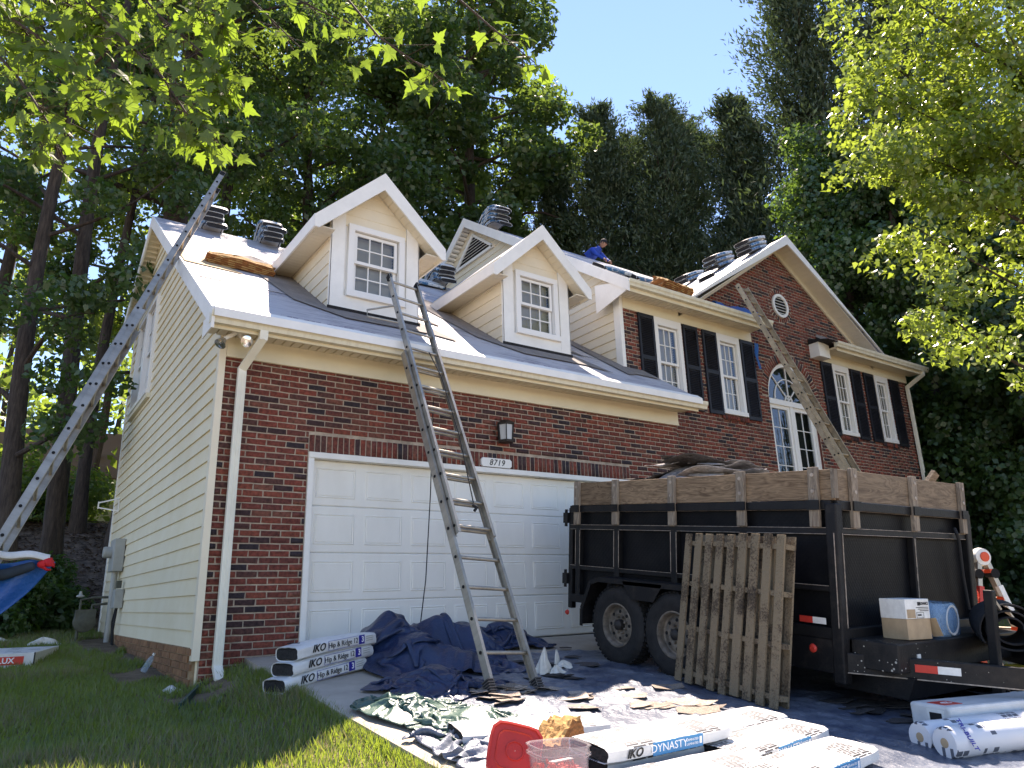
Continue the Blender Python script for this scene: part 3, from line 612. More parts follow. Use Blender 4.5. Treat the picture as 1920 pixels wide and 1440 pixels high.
# rakes on the left gable
def rake(x, pts, w, t, m='trim', nm='rake_board'):
    r = MB()
    for (y0, z0), (y1, z1) in zip(pts, pts[1:]):
        r.add([(x, y0, z0), (x, y1, z1), (x, y1, z1-w), (x, y0, z0-w), (x+t, y0, z0), (x+t, y1, z1), (x+t, y1, z1-w), (x+t, y0, z0-w)], [(0, 1, 2, 3), (7, 6, 5, 4), (0, 4, 5, 1), (3, 2, 6, 7), (1, 5, 6, 2), (0, 3, 7, 4)])
    return r.build(nm, m, house)
rake(-0.235, [(GY0-0.02, GZ0+0.0), (GRY, GRZ+0.02)], 0.215, 0.028); rake(-0.235, [(GRY+0.001, GRZ+0.02), (7.72, groof(7.7)+0.02)], 0.215, 0.028)
rake(-0.2055, [(GY0+0.03, GZ0-0.04), (GRY, GRZ-0.08)], 0.03, 0.20, 'soffit', 'rake_soffit'); rake(-0.2055, [(GRY+0.001, GRZ-0.09), (7.7, groof(7.7)-0.09)], 0.03, 0.20, 'soffit', 'rake_soffit')
s = MB()
for i in range(26):
    y = GRY+0.12+i*0.1
    s.box(-0.2, -0.012, y, y+0.088, groof(y)-0.155, groof(y)-0.118)
s.build('soffit', 'siding_light', house)
# main roof: two slopes and the front gable
mr = lambda x, y, d=0.0: (x, y, mroof(y)+d)
YV = MY0+(CGZ-MZ0)/MS
xv = (CGZ-mroof(YM))/CGS
slab([mr(XL-0.2, MY0), mr(10.2, MY0), mr(10.2, YM), mr(CGX-xv, YM), mr(CGX, YV), mr(CGX, MRY), mr(XL-0.2, MRY)]).build('main_roof', 'underlayment', house)
slab([mr(XR+0.2, MY0), mr(12.55, MY0), mr(12.55, YM), mr(CGX+xv, YM), mr(CGX, YV), mr(CGX, MRY), mr(XR+0.2, MRY)]).build('main_roof', 'underlayment', house)
slab([(XL-0.2, MRY, MRZ), (XR+0.2, MRY, MRZ), (XR+0.2, 10.7, mroof(10.7)), (XL-0.2, 10.7, mroof(10.7))]).build('main_rear_roof', 'underlayment', house)
GYF = 0.36
for s_ in (-1, 1):
    hw = (CGZ-5.60)/CGS; xe = CGX+s_*hw; ye = MY0+(5.60-MZ0)/MS
    slab([(CGX, GYF, CGZ), (xe, GYF, 5.60), (xe, ye+0.05, 5.60), (CGX, YV+0.06, CGZ)]).build('gable_roof', 'underlayment', house)
    # rake board, frieze and ribbed soffit of the brick gable
    r = MB()
    for d0, d1, y0, y1 in ((-0.02, 0.19, GYF-0.03, GYF-0.001),):
        xq = xe+(0.0 if s_ < 0 else 0.06); zq = CGZ-CGS*abs(xq-CGX); zk = max(zq-d1, 5.585)
        r.add([(CGX, y0, CGZ-d0), (xq, y0, zq-d0), (xq, y0, zk), (CGX, y0, CGZ-d1), (CGX, y1, CGZ-d0), (xq, y1, zq-d0), (xq, y1, zk), (CGX, y1, CGZ-d1)], [(0, 1, 2, 3), (7, 6, 5, 4), (0, 4, 5, 1), (3, 2, 6, 7), (1, 5, 6, 2), (0, 3, 7, 4)])
    r.build('rake_board', 'trim', house)
    r = MB(); n = 34
    for i in range(n):
        a0, a1 = i/n*hw, (i+0.94)/n*hw; q = lambda a, y, d: (CGX+s_*a, y, CGZ-CGS*a-d)
        r.add([q(a0, GYF, .135), q(a1, GYF, .135), q(a1, YM+0.004, .135), q(a0, YM+0.004, .135), q(a0, GYF, .12), q(a1, GYF, .12), q(a1, YM+0.004, .12), q(a0, YM+0.004, .12)], [(0, 1, 2, 3), (7, 6, 5, 4), (0, 4, 5, 1), (1, 5, 6, 2), (2, 6, 7, 3), (3, 7, 4, 0)])
    q = lambda a, y, d: (CGX+s_*a, y, CGZ-CGS*a-d)
    r.add([q(0, GYF, .118), q(hw, GYF, .118), q(hw, YM, .118), q(0, YM, .118)], [(0, 1, 2, 3)]); r.build('soffit', 'soffit', house)
    r = MB(); r.add([q(0, YM-0.03, .137), q(hw-.05, YM-0.03, .137), q(hw-.05, YM-0.03, .25), q(0, YM-0.03, .25), q(0, YM+.004, .137), q(hw-.05, YM+.004, .137), q(hw-.05, YM+.004, .25), q(0, YM+.004, .25)], [(0, 1, 2, 3), (7, 6, 5, 4), (3, 2, 6, 7), (1, 5, 6, 2)]); r.build('gable_frieze', 'soffit', house)
rake(XL-0.235, [(MY0-0.02, MZ0+0.02), (MRY, MRZ+0.03)], 0.23, 0.03); rake(XL-0.235, [(MRY+0.001, MRZ+0.03), (10.72, mroof(10.7)+0.03)], 0.23, 0.03)
rake(XL-0.2, [(MY0+0.03, MZ0-0.05), (MRY, MRZ-0.1)], 0.03, 0.2, 'soffit', 'rake_soffit')
s = MB()
for i in range(42):
    y = MRY+0.06+i*0.1; s.box(XL-0.2, XL-0.005, y, y+0.088, mroof(y)-0.19, mroof(y)-0.13)
s.build('soffit', 'trim', house)
# triangular louvre in the side gable
lv = MB(); yl0, yl1, zl0, zl1, yc = 4.52, 6.16, 8.10, 8.74, 5.36
for (a, b) in (((yl0, zl0), (yl1, zl0)), ((yl1, zl0), (yc, zl1)), ((yc, zl1), (yl0, zl0))):
    lv.bar((XL-0.03, *a), (XL-0.03, *b), 0.06, 0.05, up=(1, 0, 0))
louv = lv.build('gable_louvre', 'trim', house)
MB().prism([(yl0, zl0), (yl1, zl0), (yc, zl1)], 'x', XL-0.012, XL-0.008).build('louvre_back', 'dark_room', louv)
for i in range(8):
    z = zl0+0.05+i*0.075; f = (zl1-z)/(zl1-zl0); a, b = yc-(yc-yl0)*f+0.03, yc+(yl1-yc)*f-0.03
    if b-a > 0.05: MB().bar((XL-0.03, a, z), (XL-0.03, b, z), 0.008, 0.045, up=(0.8, 0, 0.6)).build('slat', 'trim', louv)

# ---- windows -------------------------------------------------------
ident = Matrix.Identity(4)
def window(x, y, z0, w, h, M=ident, cols=3, rows=2, casing=0.085, blind=True, upper=0.5, dark=True, head=0.0):
    """double-hung window in the plane y (facing -y), left edge x; local frame moved by M"""
    c = MB(); t = casing
    c.box(x, x+t, y-0.035, y+0.08, z0+t, z0+h-t); c.box(x+w-t, x+w, y-0.035, y+0.08, z0+t, z0+h-t); c.box(x, x+w, y-0.035, y+0.08, z0+h-t, z0+h+head); c.box(x-0.01, x+w+0.01, y-0.055, y+0.08, z0, z0+t)
    fr = c.xf(M).build('window', 'vinyl', house, bevel=0.004)
    ix0, ix1, iz0, iz1 = x+t+0.012, x+w-t-0.012, z0+t+0.01, z0+h-t-0.01; zm = iz0+(iz1-iz0)*upper; sw = 0.042
    pane = None
    for (a, b, yy) in ((iz0, zm+0.02, y+0.045), (zm-0.02, iz1, y+0.012)):
        s = MB(); s.box(ix0, ix0+sw, yy, yy+0.03, a+sw, b-sw); s.box(ix1-sw, ix1, yy, yy+0.03, a+sw, b-sw); s.box(ix0, ix1, yy, yy+0.03, a, a+sw); s.box(ix0, ix1, yy, yy+0.03, b-sw, b)
        s.xf(M).build('sash', 'vinyl', fr)
        gx0, gx1, gz0, gz1 = ix0+sw, ix1-sw, a+sw, b-sw; mu = MB()
        for i in range(1, cols): xx = gx0+(gx1-gx0)*i/cols; mu.box(xx-0.008, xx+0.008, yy+0.004, yy+0.022, gz0, gz1)
        for j in range(1, rows): zz = gz0+(gz1-gz0)*j/rows; mu.box(gx0, gx1, yy+0.005, yy+0.021, zz-0.008, zz+0.008)
        mu.xf(M).build('muntin', 'vinyl', fr)
        pw, ph = (gx1-gx0)/cols, (gz1-gz0)/rows
        for i in range(cols):
            for j in range(rows):
                MB().add([(gx0+i*pw, yy+0.016, gz0+j*ph), (gx0+(i+1)*pw, yy+0.016, gz0+j*ph), (gx0+(i+1)*pw, yy+0.016, gz0+(j+1)*ph), (gx0+i*pw, yy+0.016, gz0+(j+1)*ph)], [(0, 1, 2, 3)]).xf(M).build('pane', 'pane_glass', fr)
    b = MB()
    if blind:
        z = iz0+0.02
        while z < iz1-0.01:
            b.add([(ix0+0.02, y+0.13, z), (ix1-0.02, y+0.13, z), (ix1-0.02, y+0.105, z+0.036), (ix0+0.02, y+0.105, z+0.036)], [(0, 1, 2, 3)]); z += 0.046
        b.xf(M).build('blind', 'blind', fr)
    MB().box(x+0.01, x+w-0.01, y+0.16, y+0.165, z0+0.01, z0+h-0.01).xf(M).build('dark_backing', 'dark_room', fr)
    return fr
for i, (a, b) in enumerate(WX): window(a, YM, WZ0, b-a, WZ1-WZ0, head=0.06)
Mside = Matrix(((0, 1, 0, 0), (-1, 0, 0, 0), (0, 0, 1, 0), (0, 0, 0, 1)))
for a in (4.66, 5.57): window(-a-0.9, -0.03, 3.78, 0.90, 1.72, M=Mside, casing=0.07)
MB().box(-0.07, 0.0, 4.60, 6.53, 3.70, 3.775).build('window_sill', 'cream_trim', house)

# shutters
def shutter(x0, x1, z0, z1):
    y = YM; s = MB(); b = 0.045
    s.box(x0, x0+b, y-0.035, y-0.004, z0, z1); s.box(x1-b, x1, y-0.035, y-0.004, z0, z1)
    for a, c in ((z0, z0+0.07), ((z0+z1)/2-0.04, (z0+z1)/2+0.04), (z1-0.07, z1)): s.box(x0+b, x1-b, y-0.034, y-0.004, a, c)
    s.box(x0+b, x1-b, y-0.012, y-0.004, z0+0.07, z1-0.07)
    o = s.build('shutter', 'shutter', house); l = MB(); z = z0+0.085
    while z < z1-0.1:
        if abs(z+0.012-(z0+z1)/2) > 0.055: l.bar((x0+b, y-0.022, z+0.012), (x1-b, y-0.022, z+0.012), 0.006, 0.03, up=(0, 0.6, 0.8))
        z += 0.034
    l.build('louvre', 'shutter', o)
for a, b in ((7.02, 7.40), (8.16, 8.55), (8.69, 9.085), (9.80, 10.20), (12.53, 12.94), (13.68, 14.08), (14.22, 14.62), (15.34, 15.74)): shutter(a, b, 3.63, 5.255)

# arched window and french doors
aw = MB(); yw = YM+0.10
def arch_band(mb, r0, r1, y0, y1, n=24):
    for i in range(n):
        t0, t1 = math.pi*i/n, math.pi*(i+1)/n; P = lambda r, t, y: (AC+r*math.cos(t), y, AZ+r*math.sin(t))
        mb.add([P(r0, t0, y0), P(r1, t0, y0), P(r1, t1, y0), P(r0, t1, y0), P(r0, t0, y1), P(r1, t0, y1), P(r1, t1, y1), P(r0, t1, y1)], [(0, 1, 2, 3), (7, 6, 5, 4), (0, 3, 7, 4), (1, 5, 6, 2)])
arch_band(aw, AR-0.075, AR-0.001, yw-0.05, yw+0.06); aw.box(AC-AR+0.001, AC+AR-0.001, yw-0.06, yw+0.06, AZ-0.14, AZ-0.03)
archo = aw.build('arched_window', 'vinyl', house)
mu = MB()
for t in (math.pi*0.25, math.pi*0.5, math.pi*0.75): mu.bar((AC, yw, AZ), (AC+math.cos(t)*(AR-.07), yw, AZ+math.sin(t)*(AR-.07)), 0.018, 0.02, up=(0, -1, 0))
arch_band(mu, 0.10, 0.125, yw-0.01, yw+0.012, 12); arch_band(mu, 0.45, 0.468, yw-0.01, yw+0.012, 18); mu.build('muntin', 'vinyl', archo)
MB().add([(AC, yw+0.012, AZ)]+[(AC+(AR-.07)*math.cos(t), yw+0.012, AZ+(AR-.07)*math.sin(t)) for t in np.linspace(0, math.pi, 20)], [(0, i, i+1) for i in range(1, 20)]).build('pane', 'pane_glass', archo)
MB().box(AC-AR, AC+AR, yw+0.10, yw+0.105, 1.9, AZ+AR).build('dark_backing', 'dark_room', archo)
dr = MB(); zb, zt = 2.0, AZ-0.14; xs = [AC-AR+0.001, AC-AR+0.07, AC-0.05, AC+0.05, AC+AR-0.07, AC+AR-0.001]
dr.box(xs[0], xs[1], yw-0.04, yw+0.06, zb, zt); dr.box(xs[4], xs[5], yw-0.04, yw+0.06, zb, zt); dr.box(xs[2], xs[3], yw-0.04, yw+0.06, zb, zt)
fd = dr.build('french_doors', 'vinyl', house)
for a, b in ((xs[1], xs[2]), (xs[3], xs[4])):
    l = MB(); t = 0.075; l.box(a, a+t, yw-0.02, yw+0.03, zb+t, zt-t); l.box(b-t, b, yw-0.02, yw+0.03, zb+t, zt-t); l.box(a, b, yw-0.02, yw+0.03, zb, zb+t); l.box(a, b, yw-0.02, yw+0.03, zt-t, zt); l.build('door_leaf', 'vinyl', fd)
    m2 = MB(); a2, b2, c2, d2 = a+t, b-t, zb+t, zt-t
    m2.box((a2+b2)/2-.008, (a2+b2)/2+.008, yw, yw+.018, c2, d2)
    for j in range(1, 5): zz = c2+(d2-c2)*j/5; m2.box(a2, b2, yw+.001, yw+.017, zz-.008, zz+.008)
    m2.build('muntin', 'vinyl', fd)
    for i in range(2):
        for j in range(5):
            p0, p1, q0, q1 = a2+(b2-a2)*i/2, a2+(b2-a2)*(i+1)/2, c2+(d2-c2)*j/5, c2+(d2-c2)*(j+1)/5
            MB().add([(p0, yw+.012, q0), (p1, yw+.012, q0), (p1, yw+.012, q1), (p0, yw+.012, q1)], [(0, 1, 2, 3)]).build('pane', 'pane_glass', fd)
# brick reveals of the arch opening
MB().box(AC-AR-0.002, AC-AR+0.0005, YM+0.012, YM+0.19, 1.95, AZ).build('reveal', 'brick_joined', house); MB().box(AC+AR-0.0005, AC+AR+0.002, YM+0.012, YM+0.19, 1.95, AZ).build('reveal', 'brick_joined', house)
# round louvre
rv = MB(); n = 32
for i in range(n):
    t0, t1 = 2*math.pi*i/n, 2*math.pi*(i+1)/n; P = lambda r, t, y: (RVX+r*math.cos(t), y, RVZ+r*math.sin(t)); a, b = RVR-0.06, RVR-0.003
    rv.add([P(a, t0, YM-.03), P(b, t0, YM-.03), P(b, t1, YM-.03), P(a, t1, YM-.03), P(a, t0, YM+.03), P(b, t0, YM+.007), P(b, t1, YM+.007), P(a, t1, YM+.03)], [(0, 1, 2, 3), (0, 3, 7, 4), (1, 5, 6, 2)])
rvo = rv.build('round_louvre', 'trim', house)
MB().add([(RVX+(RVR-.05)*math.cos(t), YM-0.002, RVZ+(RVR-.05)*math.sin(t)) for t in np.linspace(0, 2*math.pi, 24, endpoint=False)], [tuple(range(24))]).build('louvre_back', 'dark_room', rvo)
for i in range(6):
    z = RVZ-0.17+i*0.068; hw = math.sqrt(max(0.001, (RVR-.06)**2-(z-RVZ)**2)); MB().bar((RVX-hw, YM-0.014, z), (RVX+hw, YM-0.014, z), 0.006, 0.04, up=(0, 0.7, 0.7)).build('slat', 'trim', rvo)

# ---- garage door ---------------------------------------------------
t = MB(); t.box(DX0, DX0+0.065, -0.02, 0.1, -0.03, DZ1-0.065); t.box(DX1-0.065, DX1, -0.02, 0.1, -0.03, DZ1-0.065); t.box(DX0, DX1, -0.03, 0.1, DZ1-0.065, DZ1-0.001)
gd = t.build('garage_door', 'trim', house, bevel=0.004)
x0, x1 = DX0+0.066, DX1-0.066; hs = (DZ1-0.07)/4
for r_ in range(4):
    z0 = 0.005+r_*hs; s = MB(); s.prism([(0.092, z0), (0.084, z0+0.012), (0.084, z0+hs-0.014), (0.092, z0+hs-0.003), (0.13, z0+hs-0.003), (0.13, z0)], 'x', x0, x1); s.build('section', 'garage_door', gd)
    for c in range(8):
        pw = (x1-x0)/8; a, b = x0+c*pw+0.06, x0+(c+1)*pw-0.06; za, zb_ = z0+0.085, z0+hs-0.085; e = 0.03; yb, yf, yp = 0.0835, 0.094, 0.082
        p = MB(); ring = lambda d, y: [(a+d, y, za+d), (b-d, y, za+d), (b-d, y, zb_-d), (a+d, y, zb_-d)]
        # moulded frame: a raised rim, a sunk groove and a raised field
        V_ = ring(0, 0.0838)+ring(0.012, 0.076)+ring(0.022, 0.0835)+ring(0.034, 0.0775)
        F_ = [(i+4*k, (i+1) % 4+4*k, (i+1) % 4+4*k+4, i+4*k+4) for k in range(3) for i in range(4)]+[(12, 13, 14, 15)]
        p.add(V_, F_); p.build('panel', 'garage_door', gd)
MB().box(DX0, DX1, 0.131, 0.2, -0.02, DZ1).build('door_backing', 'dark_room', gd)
MB().box(x0, x1, 0.086, 0.128, -0.02, 0.0045).build('bottom_seal', 'rubber', gd)

# ---- dormers -------------------------------------------------------
YD = 0.55
def dormer(cx):
    hw, za, sl, rw, ov = 0.61, 6.10, 0.95, 0.92, 0.20; zt = za-sl*hw
    zb = groof(YD)-0.05
    d = MB(); d.box(cx-hw, cx-0.385, YD+0.012, YD+0.1, zb, 5.32); d.box(cx+0.385, cx+hw, YD+0.012, YD+0.1, zb, 5.32); d.box(cx-0.385, cx+0.385, YD+0.012, YD+0.1, zb, 4.32); d.prism([(cx-hw, 5.3205), (cx+hw, 5.3205), (cx+hw, zt-0.1), (cx, za-0.1), (cx-hw, zt-0.1)], 'y', YD+0.012, YD+0.1)
    D = d.build('dormer', 'trim', house)
    yb = lambda z: (z-GZ0)/GS+GY0
    for s_ in (-1, 1):
        x = cx+s_*hw; MB().prism([(YD+0.1, zb), (YD+0.1, zt-0.02), (yb(zt-0.02)+0.1, zt-0.02), (yb(zt-0.02)+0.1, zt-0.1), (YD+0.3, groof(YD+0.3)-0.06)], 'x', x-0.02, x+0.02).build('cheek', 'siding_light', D)
        z = zb+0.05
        while z < zt:
            z1 = min(z+EX, zt); b0, b1 = yb(z)+0.02, yb(z1)+0.02
            clap(D, 'x', x+s_*0.026, YD+0.02, max(b0, YD+.05), YD+0.02, max(b1, YD+.05), z, z1, s_, 'siding_light', 0.020); z += EX
        MB().box(x-0.03 if s_ < 0 else x-0.16, x+0.16 if s_ < 0 else x+0.03, YD-0.02, YD+0.011, zb, zt-0.02).build('corner_board', 'trim', D)
        MB().box(x-0.033 if s_ < 0 else x+0.021, x-0.021 if s_ < 0 else x+0.033, YD-0.02, YD+0.09, zb, zt-0.03).build('corner_return', 'trim', D)
        # roof slope, side fascia, soffit, rake
        xe = cx+s_*rw; ze = za-sl*rw
        slab([(cx, YD-ov, za), (xe, YD-ov, ze), (xe, yb(ze)+0.1, ze), (cx, yb(za)+0.12, za)], 0.035).build('dormer_roof', 'underlayment', D)
        f = MB(); f.box(min(xe, xe+s_*0.025), max(xe, xe+s_*0.025), YD-ov-0.02, yb(ze)+0.12, ze-0.16, ze+0.012); f.build('fascia', 'trim', D)
        f = MB(); yy = YD-ov+0.002
        while yy < yb(ze)+0.05:
            f.box(min(xe, x+s_*0.05), max(xe, x+s_*0.05)-0.0, yy, yy+0.085, ze-0.135, ze-0.12); yy += 0.09
        f.build('soffit', 'soffit', D)
        r = MB(); P = lambda a, y, q: (cx+s_*a, y, za-sl*a-q)
        a1 = rw+0.025; y0, y1 = YD-ov-0.045, YD-ov-0.021
        r.add([P(0, y0, -.02), P(a1, y0, -.02), P(a1, y0, .15), P(a1-0.06, y0, .21), P(0, y0, .235), P(0, y1, -.02), P(a1, y1, -.02), P(a1, y1, .15), P(a1-.06, y1, .21), P(0, y1, .235)], [(0, 1, 2, 3, 4), (9, 8, 7, 6, 5), (0, 5, 6, 1), (1, 6, 7, 2), (2, 7, 8, 3), (3, 8, 9, 4)])
        r.build('rake_board', 'trim', D)
        r = MB(); n = 11
        for i in range(n):
            a, b = i/n*rw, (i+.95)/n*rw; r.add([P(a, YD-ov-.02, .17), P(b, YD-ov-.02, .17), P(b, YD+.011, .17), P(a, YD+.011, .17), P(a, YD-ov-.02, .15), P(b, YD-ov-.02, .15), P(b, YD+.011, .15), P(a, YD+.011, .15)], [(0, 1, 2, 3), (7, 6, 5, 4), (1, 5, 6, 2), (0, 4, 7, 3)])
        r.build('soffit', 'siding_light', D)
    z = 5.33
    while z < za-0.2:
        z1 = min(z+EX, za-0.19); h0, h1 = min(hw-0.16, (za-0.18-z)/sl), min(hw-0.16, (za-0.18-z1)/sl)
        clap(D, 'y', YD+0.011, cx-h0, cx+h0, cx-h1, cx+h1, z, z1, -1, 'siding_light', 0.014); z += EX
    MB().box(cx-hw+0.161, cx+hw-0.161, YD-0.018, YD+0.011, zb, 4.30).build('apron_board', 'trim', D)
    fl = MB(); fl.box(cx-hw-0.05, cx+hw+0.05, YD-0.035, YD-0.019, zb+0.03, groof(YD)+0.055); fl.build('flashing', 'black_shingle', D)
    window(cx-0.41, YD-0.012, 4.295, 0.82, 1.045)
    return D
dormer(1.98); dormer(4.68)

# ---- fittings on the house ----------------------------------------
lt = thing('wall_lantern', 'dark bronze wall lantern mounted on the brick above the garage door', 'lantern', (3.585, -0.11, 2.44))
MB().box(-0.06, 0.06, 0.085, 0.105, 0.06, 0.26).build('back_plate', 'lantern', lt, bevel=0.004)
MB().lathe([(0.02, 0.0), (0.11, 0.0), (0.115, 0.02), (0.1, 0.03)], (0, 0, 0), n=6).build('base', 'lantern', lt)
MB().lathe([(0.125, 0.235), (0.13, 0.25), (0.07, 0.29), (0.02, 0.305)], (0, 0, 0), n=6).build('lid', 'lantern', lt)
q = MB()
for i in range(6):
    a = i*math.pi/3; q.bar((0.098*math.cos(a), 0.098*math.sin(a), 0.03), (0.112*math.cos(a), 0.112*math.sin(a), 0.235), 0.014, 0.014)
q.build('bars', 'lantern', lt)
MB().lathe([(0.085, 0.03), (0.098, 0.23)], (0, 0, 0), n=6).build('glass', 'glass_jar', lt)
pl = thing('house_number_plaque', 'white notched plaque with black house number over the garage door', 'plaque', (3.485, -0.035, 2.175))
pp = []
W2, H2, c = 0.235, 0.058, 0.022
for sx, sz in ((1, 1), (-1, 1), (-1, -1), (1, -1)):
    seq = [(W2, H2-c), (W2-c*0.6, H2-c*0.6), (W2-c, H2)]
    seq = [(sx*a, sz*b) for a, b in seq]
    if sx*sz < 0: seq = seq[::-1]
    pp += seq
MB().prism(pp, 'y', 0.0, 0.033).build('plate', 'trim', pl, bevel=0.003)
lettering('8719', 0.11, 'ink', (0, -0.002, -0.002), (1, 0, 0), (0, 0, 1), pl, shear=0.25, spacing=1.12, bold=0.008)
fl = thing('flood_light', 'twin silver flood lamps under the garage eave by the downspout', 'flood light', (0.10, -0.22, 3.283))
MB().lathe([(0.0, 0.0), (0.07, -0.002), (0.07, -0.02), (0.03, -0.03)], (0, 0, 0)).build('base_plate', 'trim', fl)
for dx, dv in ((-0.13, Vector((-0.5, -0.3, -0.75))), (0.05, Vector((0.05, -0.95, -0.35)))):
    dv.normalize(); p0 = Vector((dx*0.2, 0, -0.02)); p1 = Vector((dx, -0.02, -0.1)); MB().tube([p0, p1, p1+dv*0.05], 0.022, 10).build('arm', 'trim', fl)
    Z = dv.to_track_quat('Z', 'Y').to_matrix().to_4x4(); Z.translation = p1+dv*0.03
    MB().lathe([(0.025, 0.0), (0.035, 0.03), (0.06, 0.075), (0.062, 0.085), (0.03, 0.094), (0.005, 0.097)], (0, 0, 0), n=18).xf(Z).build('lamp', 'lamp_silver', fl, smooth=True)
em = thing('electric_meter', 'grey electric meter box with round glass meter on the siding', 'meter', (-0.05, 5.55, 1.05))
MB().box(-0.12, 0.03, -0.28, 0.22, 0, 0.5).build('box', 'meter_grey', em, bevel=0.01); MB().lathe([(0.09, -0.12), (0.09, -0.22), (0.08, -0.24)], (0, 0.0, 0.30), 'x').build('meter_glass', 'meter_grey', em)
MB().tube([(-0.04, 0.0, 0), (-0.04, 0.0, -1.15)], 0.045, 12).build('conduit', 'meter_grey', em, smooth=True)
jb = thing('utility_box', 'small grey utility box with wires below the electric meter', 'utility box', (-0.05, 5.0, 0.50))
MB().box(-0.09, 0.03, -0.14, 0.12, 0, 0.27).build('box', 'meter_grey', jb, bevel=0.008); MB().box(-0.07, 0.0, -0.06, 0.02, 0.29, 0.40).build('coupling', 'gas_meter', jb)
MB().tube([(-0.03, -0.05, 0.0), (-0.05, -0.06, -0.3), (-0.02, -0.05, -0.62)], 0.016).tube([(-0.03, 0.06, 0.0), (-0.06, 0.04, -0.2), (-0.02, 0.07, -0.62)], 0.012).build('cable', 'rope', jb)
gm = thing('gas_meter', 'olive grey gas meter with pipes standing by the side wall', 'gas meter', M=Matrix.Translation((-0.42, 5.6, -0.02)) @ Matrix.Scale(0.8, 4))
MB().lathe([(0.10, -0.14), (0.19, -0.11), (0.20, 0.0), (0.19, 0.11), (0.10, 0.14)], (0, 0, 0.42), 'y', 16).box(-0.17, 0.17, -0.12, 0.12, 0.44, 0.64).build('body', 'gas_meter', gm, smooth=True)
MB().tube([(-0.1, 0, 0.62), (-0.1, 0, 0.82), (0.12, 0, 0.86), (0.36, 0, 0.86)], 0.024).tube([(0.1, 0, 0.62), (0.1, 0, 0.72), (0.36, 0.02, 0.74)], 0.024).build('pipe', 'gas_meter', gm)
MB().lathe([(0.03, 0), (0.07, 0.02), (0.07, 0.04), (0.03, 0.06), (0.02, 0.12)], (-0.12, 0, 0.86)).build('regulator', 'meter_grey', gm); MB().tube([(-0.1, 0, -0.25), (-0.1, 0, 0.3)], 0.025).build('riser', 'gas_meter', gm)
sb = thing('splash_block', 'dark green plastic splash block under the garage downspout', 'splash block', (0.16, -0.30, -0.27), M=Matrix.Translation((0.16, -0.22, -0.262)) @ Matrix.Rotation(R(-22), 4, 'Z') @ Matrix.Rotation(R(4), 4, 'X'))
MB().box(-0.14, 0.14, -0.85, 0.05, 0, 0.02).build('tray', 'splash_green', sb); MB().box(-0.16, -0.135, -0.85, 0.07, 0, 0.07).box(0.135, 0.16, -0.85, 0.07, 0, 0.07).box(-0.134, 0.134, 0.051, 0.07, 0, 0.075).build('rim', 'splash_green', sb)
br_ = thing('wall_bracket', 'white triangular bracket fixed to the rear edge of the siding', 'bracket', (-0.03, 6.6, 2.1))
MB().bar((0, 0, 0), (0, 0.02, 0.26), 0.02, 0.02).bar((0, 0, 0.24), (-0.3, 0.1, 0.16), 0.02, 0.02).bar((0, 0, 0.02), (-0.3, 0.1, 0.08), 0.02, 0.02).bar((-0.3, 0.1, 0.06), (-0.3, 0.1, 0.18), 0.02, 0.02).build('arms', 'trim', br_)
# ================================================================== GROUND
def drive_z(y): return np.where(y > 0, 0.0, np.where(y > -9, 0.1*y, -0.9+0.04*(y+9)))
def gz(x, y):
    x = np.asarray(x, float); y = np.asarray(y, float)
    lawn = np.where(y < 0, -0.25+0.062*np.maximum(y, -12), -0.25+0.045*y)
    bank = np.clip(y-8.2+0.25*np.minimum(x, 0), 0, None); lawn = lawn+np.where(bank < 7, 0.33*bank, 0.33*7+0.05*(bank-7))
    dz = drive_z(y)-0.055
    t = np.clip((x+0.15)/0.6, 0, 1); t = t*t*(3-2*t)*np.clip(1-(y-0.1)/0.2, 0, 1)
    z = lawn*(1-t)+dz*t
    t2 = np.clip((x-7.6)/1.5, 0, 1); right = -0.12+0.05*np.clip(y, -12, 0)+np.clip(y-12, 0, 7)*0.33
    z = np.where(y < 0.2, z*(1-t2)+right*t2, z)
    return z
def tri_grid(xs, ys, zf):
    X, Y = np.meshgrid(xs, ys); Z = zf(X, Y); n, m = X.shape; V = np.stack([X, Y, Z], -1).reshape(-1, 3); i = np.arange(n*m).reshape(n, m)
    F = np.stack([i[:-1, :-1], i[:-1, 1:], i[1:, 1:], i[1:, :-1]], -1).reshape(-1, 4); return V, F
def lawn_mat():
    m = mat('soil', (0.10, 0.072, 0.042), 0.95, 0.4, 5, 0.8, 40, col2=(0.19, 0.14, 0.09)); nt = m.node_tree; N = nt.nodes; L = nt.links; b = N['Principled BSDF']
    g_ = N.new('ShaderNodeNewGeometry'); sp_ = N.new('ShaderNodeSeparateXYZ'); L.new(g_.outputs['Position'], sp_.inputs[0])
    mr = N.new('ShaderNodeMapRange'); L.new(sp_.outputs['Y'], mr.inputs[0]); mr.inputs[1].default_value = 8.3; mr.inputs[2].default_value = 9.4
    nz = N.new('ShaderNodeTexNoise'); nz.inputs['Scale'].default_value = 5; nz.inputs['Detail'].default_value = 8; nz.inputs['Roughness'].default_value = 0.75; L.new(g_.outputs['Position'], nz.inputs[0])
    cr = N.new('ShaderNodeValToRGB'); L.new(nz.outputs[0], cr.inputs[0]); cr.color_ramp.elements[0].position = 0.38; cr.color_ramp.elements[1].position = 0.66
    cr.color_ramp.elements[0].color = (0.05, 0.034, 0.025, 1); cr.color_ramp.elements[1].color = (0.24, 0.17, 0.125, 1)
    old = b.inputs['Base Color'].links[0].from_socket; mx = N.new('ShaderNodeMix'); mx.data_type = 'RGBA'; L.new(mr.outputs[0], mx.inputs[0]); L.new(old, mx.inputs[6]); L.new(cr.outputs[0], mx.inputs[7]); L.new(mx.outputs[2], b.inputs['Base Color'])
lawn_mat()
